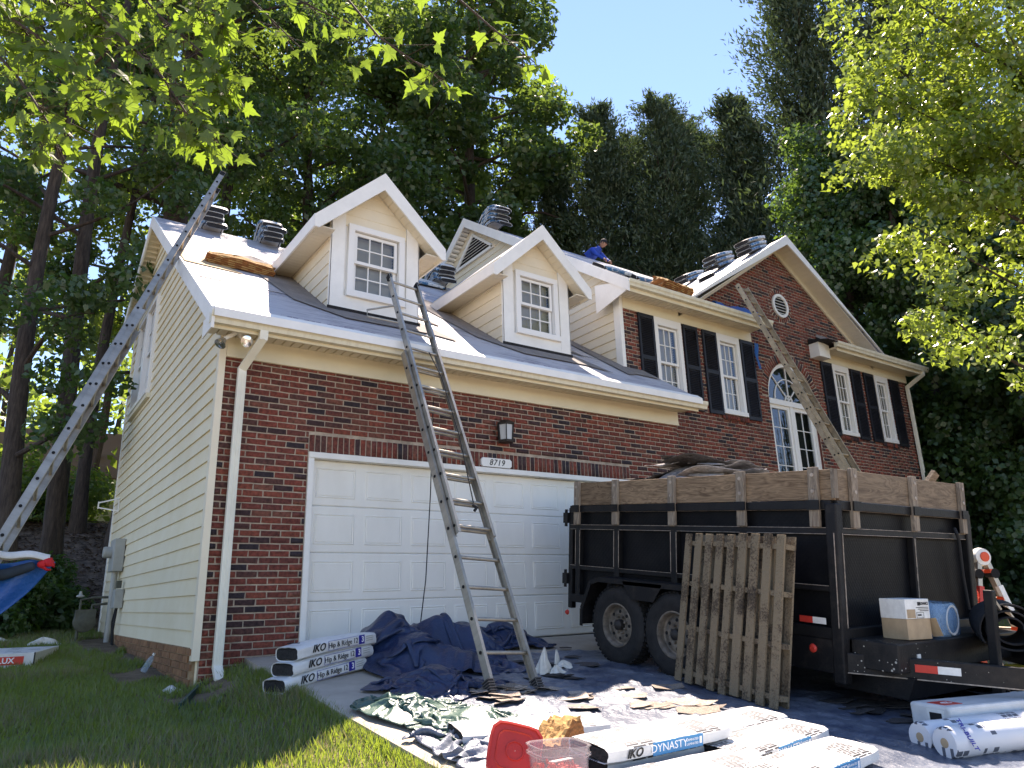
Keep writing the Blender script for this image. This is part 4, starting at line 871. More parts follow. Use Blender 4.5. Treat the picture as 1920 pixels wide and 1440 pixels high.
xs = np.unique(np.concatenate([np.linspace(-400, -14, 16), np.linspace(-14, 12, 131), np.linspace(12, 60, 33), np.linspace(60, 500, 12)])); ys = np.unique(np.concatenate([np.linspace(-120, -12, 10), np.linspace(-12, 22, 171), np.linspace(22, 60, 20), np.linspace(60, 500, 12)]))
V, F = tri_grid(xs, ys, lambda X, Y: gz(X, Y)+0.018*fbm(X, Y, 3, 3, 1.3)*(np.abs(X) < 30)-np.where((X > 0.6) & (X < 7.4) & (Y < -0.1), 0.10, 0))
o = meshobj('ground', npmesh('ground', V, F, 'soil', True)); o['kind'] = 'structure'
# concrete drive, with a broken-down grass edge
s = MB(); ye = [0.0, -0.005, -1.2, -2.6, -4.2, -6.0, -9.0, -15.4]
for a, b in zip(ye[1:], ye[2:]):
    za, zb_ = float(drive_z(np.array(a))), float(drive_z(np.array(b))); e = 0.0
    s.add([(0.46, a, za), (7.45, a, za), (7.45, b, zb_), (0.46, b, zb_), (0.46, a, za-.14), (7.45, a, za-.14), (7.45, b, zb_-.14), (0.46, b, zb_-.14)], [(0, 3, 2, 1), (4, 5, 6, 7), (0, 4, 7, 3), (1, 2, 6, 5)])
o = s.build('driveway', 'concrete'); o['kind'] = 'structure'
o = MB().box(-120, 120, -26, -15.5, -1.35, -1.12).build('bounce_street', 'concrete'); o['kind'] = 'structure'  # unseen road behind the camera, added to bounce sunlight onto the facade

# ================================================================== TARPS AND SCRAPS
def ridged(x, y, seed, f, octs=4):
    out = 0; a = 1; tot = 0
    for k in range(octs):
        n_ = fbm(x, y, seed+k*3, 2, f); out = out+a*(1-np.abs(n_)*2.2); tot += a; a *= 0.52; f *= 2.1
    return out/tot
def cloth(name, u, v, fn, m, label, cat='tarp', smooth=True, thick=0.003):
    U, Vv = np.meshgrid(u, v); P = fn(U, Vv); n_, m_ = U.shape; V = np.stack(P, -1).reshape(-1, 3); i = np.arange(n_*m_).reshape(n_, m_)
    F = np.stack([i[:-1, :-1], i[:-1, 1:], i[1:, 1:], i[1:, :-1]], -1).reshape(-1, 4)
    o = meshobj(name, npmesh(name, V, F, m, smooth)); tag(o, label, cat)
    if thick: sd = o.modifiers.new('solid', 'SOLIDIFY'); sd.thickness = thick; sd.offset = 0
    return o
S01 = np.linspace(0, 1, 150)
def flat_tarp(U, V):
    xl = 0.72+0.75*V**1.4; x = xl+U*(6.4-xl)+0.10*fbm(U*6, V*6, 4, 2)*(0.3+0.7*U); y = -5.75+V*4.65+0.12*fbm(U*5, V*5, 8, 2)
    w = ridged(x, y, 5, 1.5, 4); z = drive_z(y)+0.010+0.040*np.clip(w-0.42, 0, 1)+0.013*np.clip(ridged(x, y, 9, 6.5, 3)-0.2, 0, 1)
    e = np.minimum(np.minimum(U, 1-U), np.minimum(V, 1-V)); z = z+0.05*np.exp(-(e/0.02)**2)*np.clip(fbm(x, y, 2, 2, 2)+0.2, 0, 1); return x, y, z
cloth('tarp', np.linspace(0, 1, 330), np.linspace(0, 1, 290), flat_tarp, 'tarp_worn', 'large worn blue grey tarp spread flat under the trailer and shingle bundles')
def crumple(name, label, c, foot, sheet, n, seed, m, H, bumps, rot=0.0, steps=70, rough=0.10, cat='tarp', thick=0.004, nf=3.0):
    """let a sheet larger than its footprint settle into folds over hidden bumps (position-based cloth)"""
    g_ = np.random.default_rng(seed); nx, ny = n, max(12, int(n*sheet[1]/sheet[0])); U, V_ = np.meshgrid(np.linspace(-.5, .5, nx), np.linspace(-.5, .5, ny)); lx, ly = sheet[0]/(nx-1), sheet[1]/(ny-1)
    px, py = U*foot[0], V_*foot[1]; px = px+0.16*foot[0]*fbm(U, V_, seed, 2, 3.0); py = py+0.16*foot[1]*fbm(U, V_, seed+4, 2, 3.0)
    P = np.stack([px, py, H*(0.35+0.65*(fbm(U, V_, seed+8, 3, nf)*0.5+0.5))*np.clip(1.25-2.1*np.maximum(np.abs(U), np.abs(V_))**2*2, 0.1, 1)+rough*fbm(U, V_, seed+2, 2, 13)], -1); Q = P.copy()
    def con(A, B, l0, k):
        d = B-A; L_ = np.sqrt((d*d).sum(-1, keepdims=True))+1e-9; e = d*(0.5*k*(L_-l0)/L_); A += e; B -= e
    ld = math.hypot(lx, ly)
    for st in range(steps):
        v = (P-Q)*0.90; Q = P.copy(); P = P+v; P[..., 2] -= 0.0022
        for it in range(5):
            for o_ in (0, 1):
                A, B = P[:, o_:-1:2], P[:, o_+1::2]; k_ = min(A.shape[1], B.shape[1]); con(A[:, :k_], B[:, :k_], lx, 1.0); A, B = P[o_:-1:2], P[o_+1::2]; k_ = min(len(A), len(B)); con(A[:k_], B[:k_], ly, 1.0)
                for sl in (0, 1):
                    A, B = P[o_:-1:2, sl:-1:2], P[o_+1::2, sl+1::2]; a_, b_ = min(len(A), len(B)), min(A.shape[1], B.shape[1]); con(A[:a_, :b_], B[:a_, :b_], ld, 0.6)
                    A, B = P[o_+1::2, sl:-1:2], P[o_:-1:2, sl+1::2]; a_, b_ = min(len(A), len(B)), min(A.shape[1], B.shape[1]); con(A[:a_, :b_], B[:a_, :b_], ld, 0.6)
            con(P[:, :-2], P[:, 2:], 2*lx, 0.03); con(P[:-2], P[2:], 2*ly, 0.03)
        fl = 0.004+sum(h*np.exp(-(((P[..., 0]-bx)/br)**2+((P[..., 1]-by)/br)**2)) for bx, by, br, h in bumps) if bumps else 0.004
        hit = P[..., 2] < fl; P[..., 2] = np.where(hit, fl, P[..., 2]); P[..., :2] = np.where(hit[..., None], Q[..., :2]+0.25*(P[..., :2]-Q[..., :2]), P[..., :2])
    ca, sa = math.cos(rot), math.sin(rot); X = c[0]+P[..., 0]*ca-P[..., 1]*sa; Y = c[1]+P[..., 0]*sa+P[..., 1]*ca; Z = drive_z(Y)+0.02+P[..., 2]
    i = np.arange(nx*ny).reshape(ny, nx); F = np.stack([i[:-1, :-1], i[:-1, 1:], i[1:, 1:], i[1:, :-1]], -1).reshape(-1, 4)
    o = meshobj(name, npmesh(name, np.stack([X, Y, Z], -1).reshape(-1, 3), F, m, True)); sb_ = o.modifiers.new('sub', 'SUBSURF'); sb_.levels = 1; sb_.render_levels = 1; sd = o.modifiers.new('solid', 'SOLIDIFY'); sd.thickness = thick; sd.offset = 0
    return tag(o, label, cat)
crumple('tarp', 'crumpled dark blue tarp heaped beside the foot of the front ladder', (1.97, -1.12), (1.30, 1.35), (2.05, 2.15), 46, 33, 'tarp_blue', 0.66, [(-0.42, 0.22, 0.26, 0.46), (0.08, 0.18, 0.22, 0.40), (0.42, 0.0, 0.22, 0.32), (-0.25, -0.25, 0.24, 0.30), (0.15, -0.45, 0.2, 0.16)], -0.2, rough=0.03)
crumple('tarp', 'low bunched dark blue tarp against the garage door behind the ladder', (3.05, -0.50), (1.4, 0.62), (2.3, 1.2), 56, 47, 'tarp_blue', 0.5, [(-0.3, 0.05, 0.25, 0.26), (0.25, 0.08, 0.22, 0.22)], 0.0)
crumple('tarp', 'crumpled green tarp lying over the left edge of the driveway', (0.98, -3.10), (0.70, 1.6), (1.35, 2.6), 50, 63, 'tarp_green', 0.28, [(-0.1, 0.35, 0.2, 0.10), (0.1, -0.2, 0.2, 0.10)], 0.12)
crumple('tarp', 'shiny creased blue tarp fold between the heap and the green tarp', (1.42, -2.12), (0.85, 0.8), (1.5, 1.4), 50, 77, 'tarp_blue', 0.34, [(0.0, 0.0, 0.25, 0.16)], 0.5)
crumple('tarp', 'pale worn tarp bunched beside the red lid', (1.05, -3.75), (0.8, 1.0), (1.5, 1.8), 46, 91, 'tarp_worn', 0.22, [(0.0, 0.0, 0.2, 0.07)], 0.2)
crumple('plastic_sheet', 'glossy black plastic sheeting crumpled beneath the trailer tongue', (5.55, -4.35), (1.1, 0.9), (1.8, 1.4), 46, 101, 'plastic_black', 0.3, [(0.0, 0.0, 0.3, 0.14)], 0.2, cat='plastic sheet')

# torn shingle scraps
def scrap_mesh(seed, m):
    r = random.Random(seed); n = r.randint(6, 9); pts = []
    for i in range(n):
        a = 2*math.pi*i/n+r.uniform(-.25, .25); q = r.uniform(0.55, 1.0); pts.append((q*math.cos(a)*0.5, q*math.sin(a)*0.36))
    b = MB(); zt = [r.uniform(0, 0.03) if r.random() < 0.4 else 0 for _ in pts]
    b.add([(x, y, z+0.006) for (x, y), z in zip(pts, zt)]+[(x, y, z) for (x, y), z in zip(pts, zt)]+[(0, 0, 0.008)], [(i, (i+1) % n, 2*n) for i in range(n)]+[(i, n+i, n+(i+1) % n, (i+1) % n) for i in range(n)])
    o = b.build('shingle_scrap', m); me = o.data; bpy.data.objects.remove(o); return me
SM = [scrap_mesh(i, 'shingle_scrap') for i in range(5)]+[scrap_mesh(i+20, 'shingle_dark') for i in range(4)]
def scrap(x, y, k, s, rz, label, group, z=None, tilt=(0, 0)):
    zz = float(drive_z(np.array(y)))+0.026 if z is None else z
    o = meshobj('shingle_scrap', SM[k], None, (x, y, zz), (tilt[0]+0.085, tilt[1], rz), (s, s, 0.6)); return tag(o, label, 'shingle scrap', group)
for i in range(20):
    scrap(1.50+rng.random()*0.95, -2.92+rng.random()*0.55, rng.randrange(5), rng.uniform(.22, .42), rng.uniform(0, 6.28), 'torn tan shingle scrap on the tarp around the foot of the front ladder', 'tan scraps by the ladder foot')
for i in range(12):
    scrap(2.0+rng.random()*1.2, -3.75+rng.random()*0.9, rng.randrange(5), rng.uniform(.25, .5), rng.uniform(0, 6.28), 'torn tan shingle scrap lying alone on the sunlit tarp', 'scraps on the sunlit tarp')
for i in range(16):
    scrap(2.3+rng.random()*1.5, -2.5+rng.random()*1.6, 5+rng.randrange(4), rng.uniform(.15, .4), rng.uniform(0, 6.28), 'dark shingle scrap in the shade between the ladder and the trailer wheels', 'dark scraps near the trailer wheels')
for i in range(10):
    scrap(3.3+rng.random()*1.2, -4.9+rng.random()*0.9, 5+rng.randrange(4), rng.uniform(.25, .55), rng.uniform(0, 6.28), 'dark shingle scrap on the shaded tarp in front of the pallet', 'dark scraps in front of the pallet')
def rag(name, x, y, h, w, seed, label, z=None, m='cloth_white', lean=(0, 0)):
    n, k = 28, 14; th = np.linspace(0, 2*np.pi, n, endpoint=False); t = np.linspace(0, 1, k)[:, None]
    r = w*(1-t)**0.8*(1+0.35*np.sin(th*3+seed)+0.25*np.sin(th*5+seed*2+t*5))*0.5+0.006
    X = r*np.cos(th)+lean[0]*t*h; Y = r*np.sin(th)*0.7+lean[1]*t*h; Z = np.broadcast_to(h*t, X.shape)+0.01*np.sin(th*4+seed)
    zz = (float(drive_z(np.array(y)))+0.02) if z is None else z
    V = np.stack([X+x, Y+y, Z+zz], -1).reshape(-1, 3); i = np.arange(n*k).reshape(k, n); F = np.stack([i[:-1], np.roll(i[:-1], -1, 1), np.roll(i[1:], -1, 1), i[1:]], -1).reshape(-1, 4)
    o = meshobj(name, npmesh(name, V, F, m, True)); return tag(o, label, 'rag')
rag('rag', 2.62, -2.02, 0.22, 0.14, 1.0, 'tall pointed white rag standing on the tarp beside the ladder', lean=(0.08, 0)); rag('rag', 2.72, -2.08, 0.07, 0.16, 2.0, 'flat white rag crumpled at the foot of the pointed rag')
rag('rag', 2.95, -1.80, 0.15, 0.06, 3.0, 'narrow upright white rag end in front of the trailer wheel'); rag('rag', 2.98, -1.86, 0.06, 0.17, 4.0, 'low cream rag at the base of the narrow upright one')
rag('rag', 2.35, -1.15, 0.14, 0.26, 5.0, 'white rag half buried in the blue tarp heap behind the ladder', z=0.02)
rag('plastic_bag', -0.20, -0.04, 0.05, 0.15, 6.0, 'crumpled clear plastic bag on the bare soil by the house corner', z=-0.25, m='plastic_bag')
pb = thing('plastic_bottle', 'small clear plastic bottle lying by the foundation', 'bottle', M=Matrix.Translation((-0.22, 1.34, -0.16)) @ Matrix.Rotation(R(25), 4, 'Y') @ Matrix.Rotation(R(15), 4, 'X'))
MB().lathe([(0.01, 0), (0.032, 0.004), (0.032, 0.12), (0.028, 0.15), (0.012, 0.18), (0.012, 0.195)], (0, 0, 0), 'z', 14).build('body', 'bottle', pb, smooth=True); MB().lathe([(0.014, 0.19), (0.014, 0.21), (0.004, 0.212)], (0, 0, 0), 'z', 10).build('cap', 'sticker_white', pb)
rag('rag', -1.6, 6.2, 0.08, 0.5, 8.0, 'white rag lying on the shaded lawn before the bank', z=0.06); rag('rag', -0.95, 5.3, 0.10, 0.4, 9.0, 'white cloth heap on the grass beside the gas meter', z=0.02)
# ================================================================== TRAILER
TR = thing('dump_trailer', 'black steel dump trailer with wooden side boards parked at the garage', 'trailer', M=Matrix.Translation((3.90, -4.20, -0.42)) @ Matrix.Rotation(math.atan(0.1), 4, 'X'))
TL, TW = 3.36, 2.25
def speckle():
    m = mat('paint_speckled', (0.007, 0.007, 0.008), 0.5, 0.0, 6, 0.15, 60, col2=(0.022, 0.020, 0.018), spec=0.25); nt = m.node_tree; N = nt.nodes; L = nt.links; b = N['Principled BSDF']
    tc = N.new('ShaderNodeTexCoord'); v = N.new('ShaderNodeTexVoronoi'); v.inputs['Scale'].default_value = 24; L.new(tc.outputs['Object'], v.inputs[0])
    nz = N.new('ShaderNodeTexNoise'); nz.inputs['Scale'].default_value = 4; L.new(tc.outputs['Object'], nz.inputs[0])
    sp_ = N.new('ShaderNodeSeparateXYZ'); L.new(tc.outputs['Object'], sp_.inputs[0]); mr = N.new('ShaderNodeMapRange'); L.new(sp_.outputs[0], mr.inputs[0]); mr.inputs[1].default_value = 0.0; mr.inputs[2].default_value = 0.75; mr.inputs[3].default_value = 0.34; mr.inputs[4].default_value = 0.0
    mu = N.new('ShaderNodeMath'); mu.operation = 'MULTIPLY'; L.new(nz.outputs[0], mu.inputs[0]); L.new(mr.outputs[0], mu.inputs[1])
    lt_ = N.new('ShaderNodeMath'); lt_.operation = 'LESS_THAN'; L.new(v.outputs['Distance'], lt_.inputs[0]); L.new(mu.outputs[0], lt_.inputs[1])
    old = b.inputs['Base Color'].links[0].from_socket; mx = N.new('ShaderNodeMix'); mx.data_type = 'RGBA'; L.new(lt_.outputs[0], mx.inputs[0]); L.new(old, mx.inputs[6]); mx.inputs[7].default_value = (0.42, 0.40, 0.34, 1); L.new(mx.outputs[2], b.inputs['Base Color'])
speckle()
def tread():
    m = mat('tread_plate', (0.0045, 0.005, 0.0065), 0.45, 0, 4, 0.0, 50, col2=(0.012, 0.012, 0.013), contrast=(0.4, 0.8), spec=0.12); nt = m.node_tree; N = nt.nodes; L = nt.links; b = N['Principled BSDF']
    tc = N.new('ShaderNodeTexCoord'); w = [];
    for ang in (45, -45):
        mp = N.new('ShaderNodeMapping'); mp.inputs['Rotation'].default_value = (R(ang), R(ang), 0); L.new(tc.outputs['Object'], mp.inputs[0]); wv = N.new('ShaderNodeTexWave'); wv.bands_direction = 'Z'; wv.inputs['Scale'].default_value = 12; L.new(mp.outputs[0], wv.inputs[0]); w.append(wv)
    mu = N.new('ShaderNodeMath'); mu.operation = 'MULTIPLY'; L.new(w[0].outputs['Fac'], mu.inputs[0]); L.new(w[1].outputs['Fac'], mu.inputs[1])
    bp = N.new('ShaderNodeBump'); bp.inputs['Strength'].default_value = 0.22; bp.inputs['Distance'].default_value = 0.004; L.new(mu.outputs[0], bp.inputs['Height']); L.new(bp.outputs[0], b.inputs['Normal'])
tread()
body = MB(); body.box(0.03, 0.06, 0.03, TL, 0.60, 1.56); body.box(TW-0.06, TW-0.03, 0.03, TL, 0.60, 1.56); body.box(0.061, TW-0.061, 0.03, 0.06, 0.60, 1.56); body.box(0.03, TW-0.03, 0.03, TL, 0.54, 0.599); body.box(0.061, TW-0.061, TL-0.03, TL, 0.60, 1.5)
TB = body.build('body', 'tread_plate', TR)
ST = [0.14, 0.88, 1.73, 2.565, 3.22]; SF = [0.24, 1.22, 2.14]
def rail(p0, p1, a, b, m='black_metal', nm='rail', up=(0, 0, 1)): return MB().bar(p0, p1, a, b, up).build(nm, m, TR, bevel=0.006)
for x in (0.0, TW):
    rail((x, 0, 1.585), (x, TL, 1.585), 0.075, 0.075); rail((x, 0, 1.375), (x, TL, 1.375), 0.05, 0.05); rail((x, 0, 0.915), (x, TL, 0.915), 0.045, 0.045)
    rail((x, 0, 0.57), (x, TL, 0.57), 0.07, 0.09)
    for dz, z in ((0.026, 1.375), (-0.024, 1.375), (-0.037, 1.585), (0.023, 0.915)): rail((x-0.026 if x < 1 else x+0.026, 0.02, z+dz), (x-0.026 if x < 1 else x+0.026, TL, z+dz), 0.004, 0.005, 'worn_edge_highlight', 'worn_edge_highlight')  # thin pale strips for edge wear and painted rail highlights
    for y in ST[1:]: MB().box(x-0.03, x+0.03, y-0.04, y+0.04, 0.60, 1.36).build('rib', 'black_metal', TR, bevel=0.006)
    for y in ST[1:]:
        for e in (-0.038, 0.038): MB().box(x-0.034 if x < 1 else x+0.03, x-0.03 if x < 1 else x+0.034, y+e-0.003, y+e+0.003, 0.95, 1.34).build('worn_edge_highlight', 'worn_edge_highlight', TR)
for y in (0.0, TL):
    rail((0, y, 1.585), (TW, y, 1.585), 0.075, 0.075); rail((0, y, 1.375), (TW, y, 1.375), 0.05, 0.05); rail((0, y, 0.57), (TW, y, 0.57), 0.07, 0.09)
for dz, z in ((0.026, 1.375), (-0.024, 1.375), (-0.037, 1.585), (0.038, 1.585)): rail((0.08, -0.027, z+dz), (TW, -0.027, z+dz), 0.005, 0.004, 'worn_edge_highlight', 'worn_edge_highlight', (0, -1, 0))
MB().box(1.18, 1.24, -0.03, 0.03, 0.60, 1.36).build('rib', 'black_metal', TR, bevel=0.005); MB().box(1.20, 1.208, -0.036, -0.031, 0.62, 1.34).build('worn_edge_highlight', 'worn_edge_highlight', TR)
MB().box(-0.045, 0.055, -0.045, 0.055, 0.20, 1.60).build('corner_post', 'scuffed_black', TR, bevel=0.012); MB().box(TW-0.055, TW+0.045, -0.045, 0.055, 0.30, 1.60).build('corner_post', 'black_metal', TR, bevel=0.012)
for (a, b) in (((-0.048, -0.02), 1), ((0.03, -0.048), 1)): MB().bar((a[0], a[1], 0.62), (a[0], a[1], 1.36), 0.006, 0.006).build('worn_edge_highlight', 'worn_edge_highlight', TR)
MB().box(-0.02, 0.05, TL-0.03, TL+0.04, 0.45, 1.60).build('corner_post', 'black_metal', TR, bevel=0.01); MB().box(TW-0.05, TW+0.02, TL-0.03, TL+0.04, 0.45, 1.60).build('corner_post', 'black_metal', TR, bevel=0.01)
for z in (0.72, 1.42): MB().box(-0.05, 0.06, TL+0.03, TL+0.11, z, z+0.12).tube([(-0.02, TL+0.09, z-0.04), (-0.02, TL+0.09, z+0.16)], 0.018).build('hinge', 'black_metal', TR)
# stake pockets, stakes and boards
def stake(x, y, face):
    w, t = 0.09, 0.04
    if face == 'side': b = MB().box(x-0.062, x-0.022, y-w/2, y+w/2, 1.405, 1.90); k = MB().box(x-0.075, x-0.0635, y-w/2-.012, y+w/2+.012, 1.545, 1.625)
    elif face == 'far': b = MB().box(x+0.022, x+0.062, y-w/2, y+w/2, 1.405, 1.90); k = MB().box(x+0.0635, x+0.075, y-w/2-.012, y+w/2+.012, 1.545, 1.625)
    else: b = MB().box(x-w/2, x+w/2, y-0.062, y-0.022, 1.405, 1.90); k = MB().box(x-w/2-.012, x+w/2+.012, y-0.075, y-0.0635, 1.545, 1.625)
    c = (x, y, 1.6); so = b.build('stake', 'stake', TR, bevel=0.006, at=c); k.build('stake_pocket', 'black_metal', TR)
    if face != 'far':
        for z in (1.70, 1.835):
            q = MB(); ax = 'x' if face == 'side' else 'y'; p = (x-0.064, y, z) if face == 'side' else (x, y-0.064, z); q.lathe([(0.016, -0.004), (0.018, 0.0), (0.006, 0.002)], p, ax, 10).build('bolt', 'worn_edge_highlight', so, at=c).location = (0, 0, 0)
for y in ST: stake(0.0, y, 'side')
for y in ST: stake(TW, y, 'far')
for x in SF: stake(x, 0.0, 'front')
yb_ = [-0.02, 0.88, 1.73, 2.565, TL-0.05]
for a, b in zip(yb_, yb_[1:]): MB().box(-0.021, 0.019, a+0.002, b-0.002, 1.626, 1.885+rng.uniform(-.006, .006)).build('side_board', 'board_y', TR, bevel=0.005, at=(0, (a+b)/2, 1.75))
for a, b in zip(yb_, yb_[1:]): MB().box(TW-0.019, TW+0.021, a+0.002, b-0.002, 1.626, 1.885).build('side_board', 'board_y', TR, bevel=0.005, at=(TW, (a+b)/2, 1.75))
for a, b in ((0.06, 1.22), (1.222, TW-0.03)): MB().box(a, b, -0.021, 0.019, 1.626, 1.885).build('front_board', 'board_x', TR, bevel=0.005, at=((a+b)/2, 0, 1.75))
MB().box(0.06, TW-0.03, TL-0.09, TL-0.05, 1.626, 1.87).build('rear_board', 'board_x', TR, bevel=0.005, at=(1.1, TL-0.07, 1.75))
MB().box(-0.055, 0.0, -0.055, -0.0225, 1.64, 1.88).build('corner_stake', 'stake', TR, at=(0, 0, 1.7))
# running gear
def wheel(y, far=False):
    x = TW+0.14 if far else -0.13; sg = 1 if far else -1; rr_ = 0.385
    tp = [(0.215, -0.10), (0.26, -0.112), (0.33, -0.118), (0.362, -0.108), (0.38, -0.09), (0.385, -0.03), (0.385, 0.03), (0.38, 0.09), (0.362, 0.108), (0.33, 0.118), (0.26, 0.112), (0.215, 0.10)]
    ty = MB().lathe(tp, (0, 0, 0), 'x', 40, cap0=False, cap1=False).build('wheel', 'rubber', TR, smooth=True); ty.location = (x, y, rr_)
    tr = MB()
    for i in range(48):
        a = i*2*math.pi/48
        for dx in (-0.075, -0.025, 0.025, 0.075):
            a2 = a+(0.04 if dx in (-0.025, 0.075) else 0); c = Vector((dx, math.cos(a2)*0.388, math.sin(a2)*0.388)); tr.bar(c-Vector((0.02, 0, 0)), c+Vector((0.02, 0, 0)), 0.03, 0.012, up=(0, math.cos(a2), math.sin(a2)))
    tr.build('tread', 'rubber', ty)
    s = sg
    rim = MB().lathe([(0.218, s*0.105), (0.205, s*0.108), (0.195, s*0.09), (0.188, s*0.04), (0.175, s*0.03), (0.15, s*0.052), (0.11, s*0.058), (0.085, s*0.04), (0.06, s*0.04), (0.01, s*0.04)], (0, 0, 0), 'x', 36, cap0=False).build('rim', 'rim', ty, smooth=True)
    for i in range(8):
        a = i*math.pi/4; MB().lathe([(0.0, s*0.058), (0.017, s*0.0585), (0.017, s*0.04)], (0, 0.132*math.cos(a), 0.132*math.sin(a)), 'x', 12).build('vent_hole', 'hole', ty)
    nb = MB()
    for i in range(8):
        a = (i+.5)*math.pi/4; nb.lathe([(0.013, s*0.03), (0.013, s*0.072), (0.006, s*0.078)], (0, 0.082*math.cos(a), 0.082*math.sin(a)), 'x', 6)
    nb.build('lug_nuts', 'rim', ty); MB().lathe([(0.055, s*0.03), (0.052, s*0.095), (0.03, s*0.115), (0.0, s*0.118)], (0, 0, 0), 'x', 20).build('hub', 'hub', ty, smooth=True)
for y in (2.335, 1.555): wheel(y); wheel(y, True)
def fender(x0, x1):
    p = [(2.86, 0.34), (2.86, 0.52), (2.72, 0.80), (2.60, 0.84), (1.40, 0.84), (1.28, 0.80), (1.16, 0.56), (1.14, 0.46)]; f = MB()
    for (a, b) in zip(p, p[1:]): f.add([(x0, a[0], a[1]), (x1, a[0], a[1]), (x1, b[0], b[1]), (x0, b[0], b[1])], [(0, 1, 2, 3)])
    o = f.build('fender', 'scuffed_black', TR); sd = o.modifiers.new('solid', 'SOLIDIFY'); sd.thickness = 0.008
    e = MB()
    for (a, b) in zip(p, p[1:]): e.bar((x0, a[0], a[1]-0.02), (x0, b[0], b[1]-0.02), 0.045, 0.006, up=(1, 0, 0))
    e.build('fender_lip', 'scuffed_black', TR); MB().prism([(2.22, 0.832), (1.66, 0.832), (1.78, 0.66), (2.10, 0.66)], 'x', x0-0.003, x0+0.004).build('gusset', 'scuffed_black', TR)
fender(-0.27, 0.0); 
ch = MB(); ch.box(0.35, 0.45, -0.05, TL, 0.38, 0.535); ch.box(TW-0.45, TW-0.35, -0.05, TL, 0.38, 0.535); ch.build('chassis', 'black_metal', TR)
MB().tube([(-0.1, 2.335, 0.385), (TW+0.1, 2.335, 0.385)], 0.04).tube([(-0.1, 1.555, 0.385), (TW+0.1, 1.555, 0.385)], 0.04).build('axle', 'black_metal', TR)
MB().box(-0.03, 0.03, 0.06, 0.98, 0.27, 0.524).build('skirt', 'scuffed_black', TR, bevel=0.004)
MB().box(0.06, TW-0.1, -0.42, -0.046, 0.33, 0.545).build('front_ledge', 'paint_speckled', TR, bevel=0.01)
MB().prism([(-0.40, 0.13), (0.2, 0.13), (0.2, 0.30), (-0.46, 0.30)], 'x', 0.2, 1.6).build('hydraulic_box', 'scuffed_black', TR, bevel=0.008)
cp_ = (1.13, -1.85, 0.42)
for x in (0.0, TW): MB().bar((x, 0.02, 0.36), (cp_[0]+(0.05 if x > 1 else -0.05), cp_[1], 0.36), 0.06, 0.155).build('tongue_beam', 'paint_speckled' if x < 1 else 'black_metal', TR, bevel=0.008)
MB().bar((0.0-0.028, 0.0, 0.29), (cp_[0]-0.078, cp_[1], 0.29), 0.01, 0.008).build('worn_edge_highlight', 'worn_edge_highlight', TR)
MB().box(cp_[0]-.08, cp_[0]+.08, cp_[1]-0.35, cp_[1]+0.1, 0.36, 0.46).build('coupler', 'black_metal', TR, bevel=0.02)
MB().box(0.88, 0.95, -0.76, -0.69, 0.0, 0.95).build('jack_post', 'black_metal', TR, bevel=0.008); MB().bar((0.91, -0.725, 0.93), (1.02, -0.75, 0.80), 0.02, 0.02).build('jack_handle', 'alu', TR)
MB().box(0.84, 0.99, -0.80, -0.65, 0.0, 0.018).build('jack_foot', 'black_metal', TR)
def tape(p0, p1, h, n, nm='reflector_tape'):
    p0, p1 = Vector(p0), Vector(p1); mid = p0.lerp(p1, 0.5); up = Vector((0, 0, 1)); 
    for a, b, m in ((p0, mid, 'red'), (mid, p1, 'sticker_white')): 
        e = Vector(n)*0.002; MB().add([a-up*h/2+e, b-up*h/2+e, b+up*h/2+e, a+up*h/2+e], [(0, 1, 2, 3)]).build(nm, m, TR)
bd = (Vector((cp_[0]-.05, cp_[1], 0))-Vector((0, 0.02, 0))).normalized(); bn = Vector((bd.y, -bd.x, 0)); 
bp0 = Vector((0, 0.02, 0.37))+bd*0.52+bn*0.0305; tape(bp0, bp0+bd*0.30, 0.055, bn)
tape((-0.0305, 0.34, 0.66), (-0.0305, 0.10, 0.66), 0.05, (-1, 0, 0)); tape((-0.037, 2.98, 0.60), (-0.037, 2.80, 0.60), 0.05, (-1, 0, 0))
MB().lathe([(0.03, -0.034), (0.034, -0.05), (0.02, -0.06)], (0, 0.22, 0.44), 'x').build('marker_light', 'red', TR); MB().lathe([(0.02, 0.0), (0.03, 0.02)], (-0.05, TL+0.03, 0.40), 'x').build('marker_light', 'red', TR)
MB().box(0.32, 0.37, -0.428, -0.421, 0.30, 0.46).build('latch', 'sticker_white', TR)
MB().tube([(1.98, -0.03, 1.45), (1.95, -0.06, 1.40), (1.98, -0.06, 1.33), (2.02, -0.05, 1.0), (2.08, -0.05, 0.7)], 0.016).build('strap', 'rope', TR)
mn = tri_grid(np.linspace(0.08, TW-0.08, 24), np.linspace(0.08, TL-0.12, 34), lambda X, Y: 1.60+0.50*np.exp(-((Y-2.05)/0.75)**2-((X-0.8)/0.8)**2)+0.05*fbm(X, Y, 6, 3, 3))
mo = meshobj('debris_heap', npmesh('debris_heap', mn[0], mn[1], 'shingle_grey', True)); mo.matrix_world = Matrix.Translation((3.90, -4.20, -0.42)) @ Matrix.Rotation(math.atan(0.1), 4, 'X'); tag(mo, 'grey roofing debris filling the trailer bed beneath the torn shingles', 'debris', kind='stuff')
